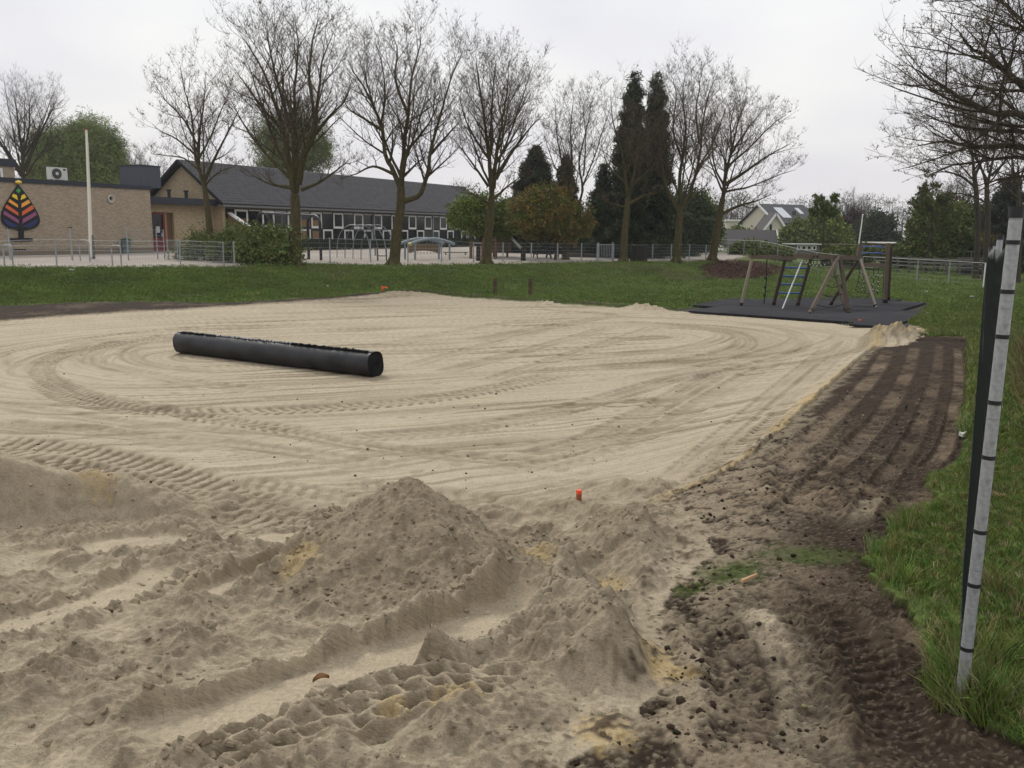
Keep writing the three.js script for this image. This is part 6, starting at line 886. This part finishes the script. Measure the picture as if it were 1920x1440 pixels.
  flat('carport', 'low carport with a white roof edge beside the white house', 112, 1520, 1581, 439, 450, 4, std(0.09, 0.085, 0.08, 0.9), std(0.45, 0.45, 0.43, 0.6), 2, [], 'carport');
  flat('brick_shed', 'low red brick shed with white roof edge beyond the lawn', 78, 1662, 1718, 455, 480, 5, redBrick, std(0.5, 0.48, 0.43, 0.7), 2, [], 'shed');
  flat('brick_shed', 'long low brown brick wall building behind the climbing frame', 86, 1556, 1616, 458, 480, 4, redBrick, std(0.16, 0.12, 0.09, 0.8), 1.2, [], 'shed');
  const sh = flat('dark_shed', 'dark garden shed with a small white lettered sign', 68, 1722, 1800, 454, 484, 4, std(0.028, 0.03, 0.028, 0.9), darkWood, 1.5, [], 'shed'); { const w = std(0.5, 0.5, 0.47, 0.7), c = new MB(), c2 = new MB(); for (const [a, b, t, bb] of [[1763.5, 1765.7, 461, 463.2], [1766.4, 1768, 461, 463.2], [1769, 1771, 461.2, 463.2], [1772, 1773.4, 461, 463.2], [1775, 1777, 461.2, 463.2], [1780, 1781, 461.8, 463]]) c.box(sh.X(a), sh.X(b), sh.Y(bb), sh.Y(t), 0.002, 0.02); for (const [a, b] of [[1770, 1772], [1774.5, 1776], [1777.2, 1782.4]]) c2.box(sh.X(a), sh.X(b), sh.Y(465.8), sh.Y(464.4), 0.002, 0.02); c.build('sign_lettering', w, sh.g); c2.build('sign_lettering', std(0.3, 0.3, 0.28, 0.7), sh.g); }
  // white mast and plank fence
  const mp = atD(1608, 470, 100); mp.y = 0; const mg = thing('flag_mast', 'slim white flag mast in the gardens beyond the lawn', 'flagpole', mp); const mh = topAt(mp, 404); new MB().tube([V(0, -0.2, 0), V(0.25, mh, 0)], [0.09, 0.06], 8).build('pole', whitePaint, mg); mesh('knob', new THREE.SphereGeometry(0.1, 8, 6).translate(0.25, mh + 0.06, 0), whitePaint, mg);
  const pf = atD(1545, 478, 64); pf.y = 0; const pg = thing('plank_fence', 'grey upright plank fence behind the climbing frame beam', 'fence', pf), pe = atD(1616, 478, 62).setY(0).sub(pf), ph = topAt(pf, 467); const gr = [std(0.13, 0.12, 0.10, 0.9), std(0.16, 0.145, 0.12, 0.9), std(0.11, 0.10, 0.085, 0.9)]; for (let k = 0; k < 20; k++) new MB().box(-0.066, 0.066, -0.05, ph * (0.97 + 0.03 * (k % 3)), -0.012, 0.012).build('plank', gr[k % 3], pg).position.set(pe.x * k / 19, 0, pe.z * k / 19); for (const h of [0.35, 0.8]) new MB().bar(V(0, ph * h, -0.04), V(pe.x, ph * h, pe.z - 0.04), 0.05, 0.08).build('rail', gr[0], pg);
}
console.log('right done');

// ================================================================ ROLL, STAKES, CLODS, GRASS
{
  // roll of black turf backing lying on the sand
  const a = put(705, 706), b = put(342, 661), R = 0.215, ax = b.clone().sub(a), L = ax.length(), g = thing('turf_roll', 'long black roll of artificial turf backing lying on the sand', 'roll', a, Math.atan2(-ax.z, ax.x)), r = rng32(4);
  const side = V(0, 0, -1), N = 44, M = 90, m = new MB(), k0 = 0;
  const rad = (t, s) => R * (1 + 0.018 * noise(s * 1.1, Math.cos(t) * 1.5 + 3) + 0.010 * noise(s * 6, t * 1.2 + 9)) ;
  for (let i = 0; i <= M; i++) for (let j = 0; j <= N; j++) { const s = i / M * L, t = j / N * 6.28319, q = rad(j === N ? 0 : t, s), flat = Math.sin(t) < -0.9 ? 0.96 : 1; m.vert(s + 0.015 * Math.sin(t * 3 + 1) * (i === 0 || i === M ? 1 : 0), R - 0.012 + q * Math.sin(t) * flat, q * Math.cos(t), 0, Math.sin(t), Math.cos(t), s, t * R); }
  for (let i = 0; i < M; i++) for (let j = 0; j < N; j++) { const o = i * (N + 1) + j; m.i.push(o, o + 1, o + N + 2, o, o + N + 2, o + N + 1); }
  const gg = m.geo(); gg.computeVertexNormals();
  const scuff = tex(512, (u, v) => { const st = tnoise(u * 1, v, 5, 3), s2 = tnoise(u, v, 40, 8), s3 = tnoise(u, (v * 1) % 1, 90, 5); return clamp(0.34 + 0.3 * st + 0.2 * s2 + 0.12 * s3); });
  const skin = std(0.030, 0.032, 0.036, 0.55, { map: rep(scuff, 0.55, 0.75), roughness: 0.5, bumpMap: rep(scuff, 1.4, 1.4), bumpScale: 0.006 }); mesh('wrapped_skin', gg, skin, g);
  // end faces: wound layers
  for (const [x, s] of [[0.004, -1], [L - 0.004, 1]]) { const sp = new MB(), pts = []; for (let k = 0; k <= 260; k++) { const t = k / 260, ang = t * 6.283 * 9, q = 0.02 + (R - 0.035) * t; pts.push(V(x - s * 0.012 + 0.01 * noise(ang * 0.4, 3), R - 0.012 + q * Math.sin(ang), q * Math.cos(ang))); } sp.tube(pts, 0.011, 4, true); const e = sp.build('wound_layers', std(0.018, 0.018, 0.019, 0.85), g); mesh('end_face', new THREE.CircleGeometry(R * 0.975, 36).rotateY(s * Math.PI / 2).translate(x - s * 0.02, R - 0.012, 0), std(0.010, 0.010, 0.011, 0.9), e); }
  // loose fibre edge along the top
  const fz = new MB(); for (let k = 0; k < 1500; k++) { const u = r(), x = (u < 0.22 ? r() * 0.20 : 0.52 + r() * 0.46) * 0 + 0, s = L * (u < 0.6 ? 0.02 + 0.36 * r() : u < 0.75 ? 0.78 + 0.2 * r() : 0.05 + 0.9 * r()), t = 1.95 + 0.25 * (r() - 0.5), q = R, h = 0.012 + 0.022 * r() * (0.4 + Math.abs(noise(s * 6, 1)) * 1.6), c = V(s, R - 0.012 + q * Math.sin(t), q * Math.cos(t)), n = V((r() - 0.5) * 0.8, Math.sin(t), Math.cos(t)).normalize(); fz.tube([c, c.clone().addScaledVector(n, h)], 0.006, 3, true); } const fu = fz.build('fibre_edge', std(0.012, 0.013, 0.012, 0.95), g); fu.userData.kind = 'stuff';
  const flap = new MB(); for (let k = 0; k < 60; k++) { const s0 = L * k / 60, s1 = L * (k + 1) / 60, p = (s, t, q) => V(s, R - 0.012 + q * Math.sin(t), q * Math.cos(t)), e = (s) => R + 0.012 + 0.008 * noise(s * 5, 4); flap.quad(p(s0, 1.6, R + 0.006), p(s1, 1.6, R + 0.006), p(s1, 1.95, e(s1)), p(s0, 1.95, e(s0))); flap.quad(p(s0, 1.95, e(s0)), p(s1, 1.95, e(s1)), p(s1, 2.0, R - 0.002), p(s0, 2.0, R - 0.002)); } flap.build('overlap_edge', skin, g);
}
{
  const stake = (px, py, top, label, w = 0.045, o = {}) => { const b = put(px, py); b.y += 0.04; const h = topAt(b, top), g = thing('marker_stake', label, 'stake', b, 0.3); const lean = o.lean ?? 0; new MB().bar(V(0, -0.15, 0), V(lean * 0.4, h * 0.45, 0), w, w, V(0, 0, 1)).build('wooden_shaft', std(0.26, 0.09, 0.045, 0.9), g); new MB().bar(V(lean * 0.4, h * 0.4, 0), V(lean, h, 0), w * 1.06, w * 1.06, V(0, 0, 1)).build('painted_top', std(0.72, 0.085, 0.03, 0.6), g); if (o.flag) new MB().hexa([V(lean, h * 0.75, -0.01), V(lean + 0.22, h * 0.62, 0.02), V(lean + 0.22, h * 0.62, 0.0), V(lean, h * 0.75, -0.03), V(lean, h * 1.05, -0.01), V(lean + 0.2, h * 0.95, 0.02), V(lean + 0.2, h * 0.95, 0.0), V(lean, h * 1.05, -0.03)]).build('ribbon', std(0.68, 0.16, 0.06, 0.7), g); };
  stake(1085, 948, 919, 'orange topped wooden stake on the sand behind the tall heap', 0.036); stake(757, 553, 546, 'short red topped stake in the far corner of the sand', 0.09); stake(719, 551, 537, 'stake with orange ribbon on the grass at the far corner', 0.06, { flag: true, lean: -0.05 }); stake(1612, 606, 599, 'red topped stake at the corner of the rubber mat', 0.055);
  const wp = (px, py, top, label) => { const b = put(px, py), h = topAt(b, top), g = thing('wooden_post', label, 'post', b, 0, 'round wooden posts at the grass edge'); new MB().tube([V(0, -0.3, 0), V(0.01, h * 0.6, 0), V(0, h - 0.02, 0), V(0, h, 0)], [0.085, 0.075, 0.075, 0.06], 12).build('shaft', std(0.135, 0.10, 0.062, 0.9, { map: barkTex }), g); };
  wp(928, 555, 522, 'round wooden post at the grass edge nearer the leaning tree'); wp(994, 557, 522, 'round wooden post at the grass edge nearer the golden tree');
  const st = put(1405, 1090), sg = thing('wood_offcut', 'pale splinter of wood lying in the churned ground', 'wood', st, 0.6); new MB().hexa([V(-0.07, 0.012, 0.012), V(0.06, 0.022, 0.01), V(0.07, 0.022, -0.008), V(-0.06, 0.012, -0.012), V(-0.065, 0.026, 0.01), V(0.05, 0.036, 0.008), V(0.066, 0.034, -0.006), V(-0.055, 0.026, -0.01)]).build('splinter', std(0.36, 0.23, 0.13, 0.85), sg);
  const lf = put(602, 1278), lg = thing('dry_leaf', 'curled brown dry leaf in the smooth rut', 'leaf', V(lf.x, lf.y + 0.012, lf.z), 0.5); const lm = new MB(); for (let k = 0; k < 6; k++) { const t0 = k / 6, t1 = (k + 1) / 6, w = (t) => 0.018 * Math.sin(t * Math.PI) + 0.001, p = (t, s) => V(-0.035 + t * 0.07, 0.012 * Math.sin(t * 3) + Math.abs(s) * 0.014, s * w(t)); lm.quad(p(t0, -1), p(t1, -1), p(t1, 0), p(t0, 0)); lm.quad(p(t0, 0), p(t1, 0), p(t1, 1), p(t0, 1)); } lm.build('blade', std(0.19, 0.10, 0.045, 0.8), lg);
}
// ---- clods and crumbs (too many to count)
{
  const variants = []; for (let v = 0; v < 4; v++) { const g = new THREE.IcosahedronGeometry(1, 2), p = g.attributes.position; for (let i = 0; i < p.count; i++) { const x = p.getX(i), y = p.getY(i), z = p.getZ(i), k = 1 + 0.38 * noise(x * 1.6 + v * 9, y * 1.6 + z * 2) + 0.16 * noise(x * 4 + z * 3, y * 4 + v); p.setXYZ(i, x * k, y * k * 0.6, z * k * (v & 1 ? 0.8 : 1.1)); } g.computeVertexNormals(); variants.push(g); }
  const sandCl = new THREE.MeshPhysicalMaterial({ specularIntensity: 0.2, color: 0xffffff, roughness: 0.97, bumpMap: grainBump, bumpScale: 0.004 }), r = rng32(51), lists = [[], [], [], []];
  const blockG = []; for (let v = 0; v < 3; v++) { const rr = rng32(v + 90), n = 5 + v, s = []; for (let k = 0; k < n; k++) { const a = k / n * 6.28 + rr() * 0.5; s.push(new THREE.Vector2(Math.cos(a) * (0.7 + 0.5 * rr()), Math.sin(a) * (0.6 + 0.4 * rr()))); } const g = new THREE.ExtrudeGeometry(new THREE.Shape(s), { depth: 0.55, bevelEnabled: true, bevelSize: 0.08, bevelThickness: 0.08, bevelSegments: 1 }); g.rotateX(-Math.PI / 2); blockG.push(g); }
  const blocks = [[], [], []];
  const tone = (c, v, m = 1) => { const k = m * (1 + v * (r() - 0.5)); return new THREE.Color().setRGB(c[0] * k, c[1] * k, c[2] * k); };
  const addCl = (x, d, s, sink = 0.3) => { const h = ground(x, d), k = out.k; const base = k === 1 ? C.soil2 : k === 2 ? C.soil2 : [cA[0], cA[1], cA[2]]; lists[Math.floor(r() * 4)].push([x, h + s * (0.42 - sink), -d, s, tone(base, 0.2, 1.4)]); };
  for (let n = 0; n < 9000; n++) { const d = 2.1 + 5.2 * r() ** 1.3, x = (r() * 1.7 - 0.95) * (d * 0.72 + 0.4); if (noise(x * 1.7 + 40, d * 1.7) + 0.5 * noise(x * 5, d * 5) < -0.05 && r() < 0.85) continue; let skip = false; for (const p of [smoothRut, rut2, rut3]) if (p.hit(x, d) && Math.abs(p.w) < p.half * 1.05 && r() < 0.985) skip = true; if (skip) continue; if (d > 6.4 && r() < 0.7) continue; ground(x, d); if (out.k === 2) continue; addCl(x, d, 0.0025 + 0.012 * r() ** 5 + (r() < 0.006 ? 0.012 : 0)); }
  for (let n = 0; n < 1800; n++) { const a = r() * 6.28, q = Math.sqrt(r()) * 1.02, x = HEAP.c[0] + Math.cos(a) * q * 0.92, d = HEAP.c[1] + Math.sin(a) * q * 0.95; addCl(x, d, 0.003 + 0.013 * r() ** 6 * (0.4 + q)); }
  for (const p of [ridge, ridge2, ridge3, ridge4, leftBank]) for (let n = 0; n < 260; n++) { const i = 1 + Math.floor(r() * (p.q.length - 1)), t = r(), x = mix(p.q[i - 1][0], p.q[i][0], t) + (r() - 0.5) * p.half * 2.6, d = mix(p.q[i - 1][1], p.q[i][1], t) + (r() - 0.5) * p.half * 2.6; addCl(x, d, 0.003 + 0.018 * r() ** 4); }
  for (const [p, n] of [[smoothRut, 70], [rut2, 16], [rut4, 14]]) for (let k = 0; k < n; k++) { const i = 1 + Math.floor(r() * (p.q.length - 1)), t = r(), side = r() < 0.6 ? -1 : 1, ex = p.q[i][0] - p.q[i - 1][0], ey = p.q[i][1] - p.q[i - 1][1], l = Math.hypot(ex, ey), w = side * p.half * (1.1 + 0.7 * r()), x = mix(p.q[i - 1][0], p.q[i][0], t) - ey / l * w, d = mix(p.q[i - 1][1], p.q[i][1], t) + ex / l * w, s = 0.010 + 0.026 * r() ** 3; const h = ground(x, d); blocks[k % 3].push([x, h - s * 0.1, -d, s, tone([0.37, 0.298, 0.20], 0.2)]); }
  const all = thing('sand_clods', 'loose crumbs and clods of sand strewn over the foreground', 'clods'); all.userData.kind = 'stuff'; lists.forEach((l, i) => scatter(all, 'clods', variants[i], sandCl, l)); blocks.forEach((l, i) => scatter(all, 'crust_blocks', blockG[i], sandCl, l));
  // dark crumbs on the pale field
  const crumbs = [], tc = thing('soil_crumbs', 'dark crumbs of soil scattered over the pale sand', 'crumbs'); tc.userData.kind = 'stuff';
  for (let n = 0; n < 240; n++) { const px = r() * 1400, py = 700 + 290 * r() ** 0.8, p = G(px, py), x = p.x, d = -p.z; if (polySD(sandPoly, x, d) < 0.2) continue; const h = ground(x, d), s = (0.004 + 0.008 * r() ** 3) * Math.min(1.5, d / 7); crumbs.push([x, h + s * 0.4, -d, s, tint([0.05, 0.036, 0.025], 0.5, r)]); }
  for (let n = 0; n < 1800; n++) { const d = 2.4 + 9 * r(), x = fenceX(d) - 0.5 - 3.2 * r(); const h = ground(x, d); if (out.k !== 1) continue; const s = 0.003 + 0.014 * r() ** 4; crumbs.push([x, h + s * 0.3, -d, s, tint(r() < 0.25 ? [0.3, 0.24, 0.17] : [0.04, 0.028, 0.02], 0.5, r)]); }
  scatter(tc, 'crumbs', variants[1], sandCl, crumbs);
}
// ---- litter on the lawn
{
  const white = std(0.62, 0.6, 0.55, 0.7); const bit = (px, py, s, label) => { const b = put(px, py), g = thing('litter_scrap', label, 'litter', V(b.x, b.y + 0.03, b.z), px, 'white scraps of litter on the grass'); new MB().hexa([V(-s, 0, s * 0.4), V(s, 0.01, s * 0.5), V(s * 0.9, 0, -s * 0.4), V(-s * 0.8, 0.012, -s * 0.5), V(-s, 0.03, s * 0.4), V(s, 0.05, s * 0.5), V(s * 0.9, 0.03, -s * 0.4), V(-s * 0.8, 0.05, -s * 0.5)]).build('scrap', white, g); };
  for (const [px, py, s, w] of [[136, 510, 0.1, 'white scrap of litter on the bank below the flagpole'], [163, 504, 0.06, 'tiny white scrap at the yard edge beside the flagpole foot'], [181, 505, 0.06, 'white scrap at the yard edge between flagpole and bin'], [278, 504, 0.05, 'tiny white scrap on the bank in front of the red door'], [380, 503, 0.07, 'white scrap on the bank below the slim tree'], [1737, 550, 0.06, 'white scrap on the far lawn behind the rubber mat'], [1822, 560, 0.08, 'white scrap on the lawn beside the far ball fence'], [1740, 593, 0.08, 'white scrap on the lawn at the rubber mat corner'], [1804, 822, 0.045, 'white splinter at the edge of the dark soil strip'], [614, 540, 0.07, 'white scrap on the bank above the far sand edge']]) bit(px, py, s, w);
}
// ---- grass
{
  const blade = (n, spread, hgt, wid, seed) => { const r = rng32(seed), m = new MB(); for (let k = 0; k < n; k++) { const a = r() * 6.28, q = Math.sqrt(r()) * spread, x = Math.cos(a) * q, z = Math.sin(a) * q, h = hgt * (0.5 + 0.7 * r()), b = r() * 6.28, lx = Math.cos(b) * h * (0.2 + 0.5 * r()), lz = Math.sin(b) * h * (0.2 + 0.5 * r()), wx = -Math.sin(b + 0.7) * wid, wz = Math.cos(b + 0.7) * wid, p0 = V(x - wx, -0.005, z - wz), p1 = V(x + wx, -0.005, z + wz), q0 = V(x - wx * 0.7 + lx * 0.35, h * 0.6, z - wz * 0.7 + lz * 0.35), q1 = V(x + wx * 0.7 + lx * 0.35, h * 0.6, z + wz * 0.7 + lz * 0.35); m.quad(p0, p1, q1, q0); m.tri(q0, q1, V(x + lx, h, z + lz)); } return m.geo(); };
  const near = blade(12, 0.035, 0.036, 0.0018, 2), mid = blade(12, 0.09, 0.075, 0.004, 3), far = blade(12, 0.2, 0.065, 0.010, 4), long = blade(14, 0.04, 0.2, 0.0022, 5), r = rng32(71), A = [], B = [], D = [], E = [];
  const cols = [[0.105, 0.16, 0.032], [0.08, 0.125, 0.026], [0.14, 0.18, 0.042], [0.17, 0.165, 0.06]], pick = () => r() < 0.1 ? tint([0.26, 0.21, 0.11], 0.4, r) : tint(cols[Math.floor(r() ** 1.6 * 4)], 0.4, r);
  for (let n = 0; n < 60000; n++) { const d = 2.2 + 6.3 * r() ** 1.2, x = fenceX(d) - 2.0 + 5 * r(); if (polySD(lawnPoly, x, d) < 0.02 + 0.05 * noise(x * 4, d * 4)) continue; const h = ground(x, d); if (out.k !== 2) continue; if (noise(x * 2.2, d * 2.2) > 0.42 && r() < 0.7) continue; A.push([x, h, -d, 0.7 + 0.8 * r(), pick()]); }
  for (let n = 0; n < 36000; n++) { const d = 8 + 18 * r() ** 1.1, x = fenceX(d) - 2 + (r() < 0.6 ? 3 : 7) * r(); const h = ground(x, d); if (out.k !== 2) continue; B.push([x, h, -d, 0.7 + 0.7 * r(), pick()]); }
  for (let n = 0; n < 95000; n++) { const px = -60 + 2040 * r(), py = 492 + 130 * r() ** 1.15, p = G(px, py), d = -p.z; if (d > 60 || d < 20) continue; const h = ground(p.x, d); if (out.k !== 2 || polySD(redBed, p.x, d) > -0.1) continue; const big = noise(p.x * 0.5, d * 0.5); D.push([p.x, h, -d, 0.5 + 0.5 * r() + 0.2 * big, tint(cols[Math.floor(r() ** 1.6 * 3.4)], 0.18, r).multiplyScalar(0.95 + 0.35 * big + 0.2 * noise(p.x * 2, d * 2))]); }
  for (const [px, py, n, sp] of [[1800, 1320, 60, 0.12], [1840, 1345, 40, 0.1], [1770, 1290, 18, 0.08], [1660, 1050, 10, 0.12], [1700, 1000, 10, 0.16], [1850, 1250, 16, 0.2], [1890, 1150, 14, 0.25], [1690, 1110, 8, 0.12]]) { const c = G(px, py); for (let k = 0; k < n; k++) { const x = c.x + (r() + r() - 1) * sp, d = -c.z + (r() + r() - 1) * sp, h = ground(x, d); E.push([x, h, -d, 0.5 + 0.7 * r(), pick()]); } }
  for (const [px, pd, q] of greenSpots) for (let k = 0; k < 70; k++) { const x = px + (r() + r() - 1) * q * 1.2, d = pd + (r() + r() - 1) * q * 1.2; if (noise(x * 9, d * 9) < -0.1) continue; const h = ground(x, d); A.push([x, h, -d, 0.25 + 0.35 * r(), pick().multiplyScalar(0.7)]); }
  const gm = new THREE.MeshPhysicalMaterial({ specularIntensity: 0.35, color: 0xffffff, roughness: 0.8, side: THREE.DoubleSide });
  for (const [name, label, geo, l] of [['lawn_grass', 'short lawn grass beside the ball fence post', near, A], ['lawn_grass', 'grass strip running along the ball fence', mid, B], ['bank_grass', 'grass covering the bank and the far lawn', far, D], ['long_grass', 'long grass blades around the foot of the fence post', long, E]]) { const s = scatter(scene, numbered(name), geo, gm, l); tag(s, label, 'grass', null, 'stuff'); }
  // dry reeds behind the fence, red brown leaf litter in the bed
  const reeds = [], rg = blade(12, 0.2, 1.0, 0.008, 6); for (let n = 0; n < 700; n++) { const d = 6.5 + 9 * r(), x = fenceX(d) + 0.6 + 2.4 * r(), h = ground(x, d); reeds.push([x, h, -d, 0.35 + 0.4 * r(), tint(r() < 0.55 ? [0.17, 0.11, 0.055] : [0.08, 0.09, 0.03], 0.4, r)]); } tag(scatter(scene, numbered('dry_reeds'), rg, gm, reeds), 'brown dry weeds growing behind the ball fence', 'weeds', null, 'stuff');
  const red = []; for (let n = 0; n < 2400; n++) { const px = 1310 + 165 * r(), py = 490 + 37 * r(), p = G(px, py); if (polySD(redBed, p.x, -p.z) < -0.15 + 0.3 * noise(p.x, -p.z)) continue; red.push([p.x, ground(p.x, -p.z) + 0.0, p.z, 0.09 * (0.6 + r()), tint([[0.085, 0.045, 0.034], [0.11, 0.06, 0.042], [0.06, 0.038, 0.028]][n % 3], 0.4, r)]); } tag(scatter(scene, numbered('red_ground_cover'), leafQuad.broad, leafMat, red), 'maroon ground cover on the slope beside the reddish tree', 'ground cover', null, 'stuff');
  console.log('grass', A.length, B.length, D.length, E.length);
}

renderer.render(scene, camera);
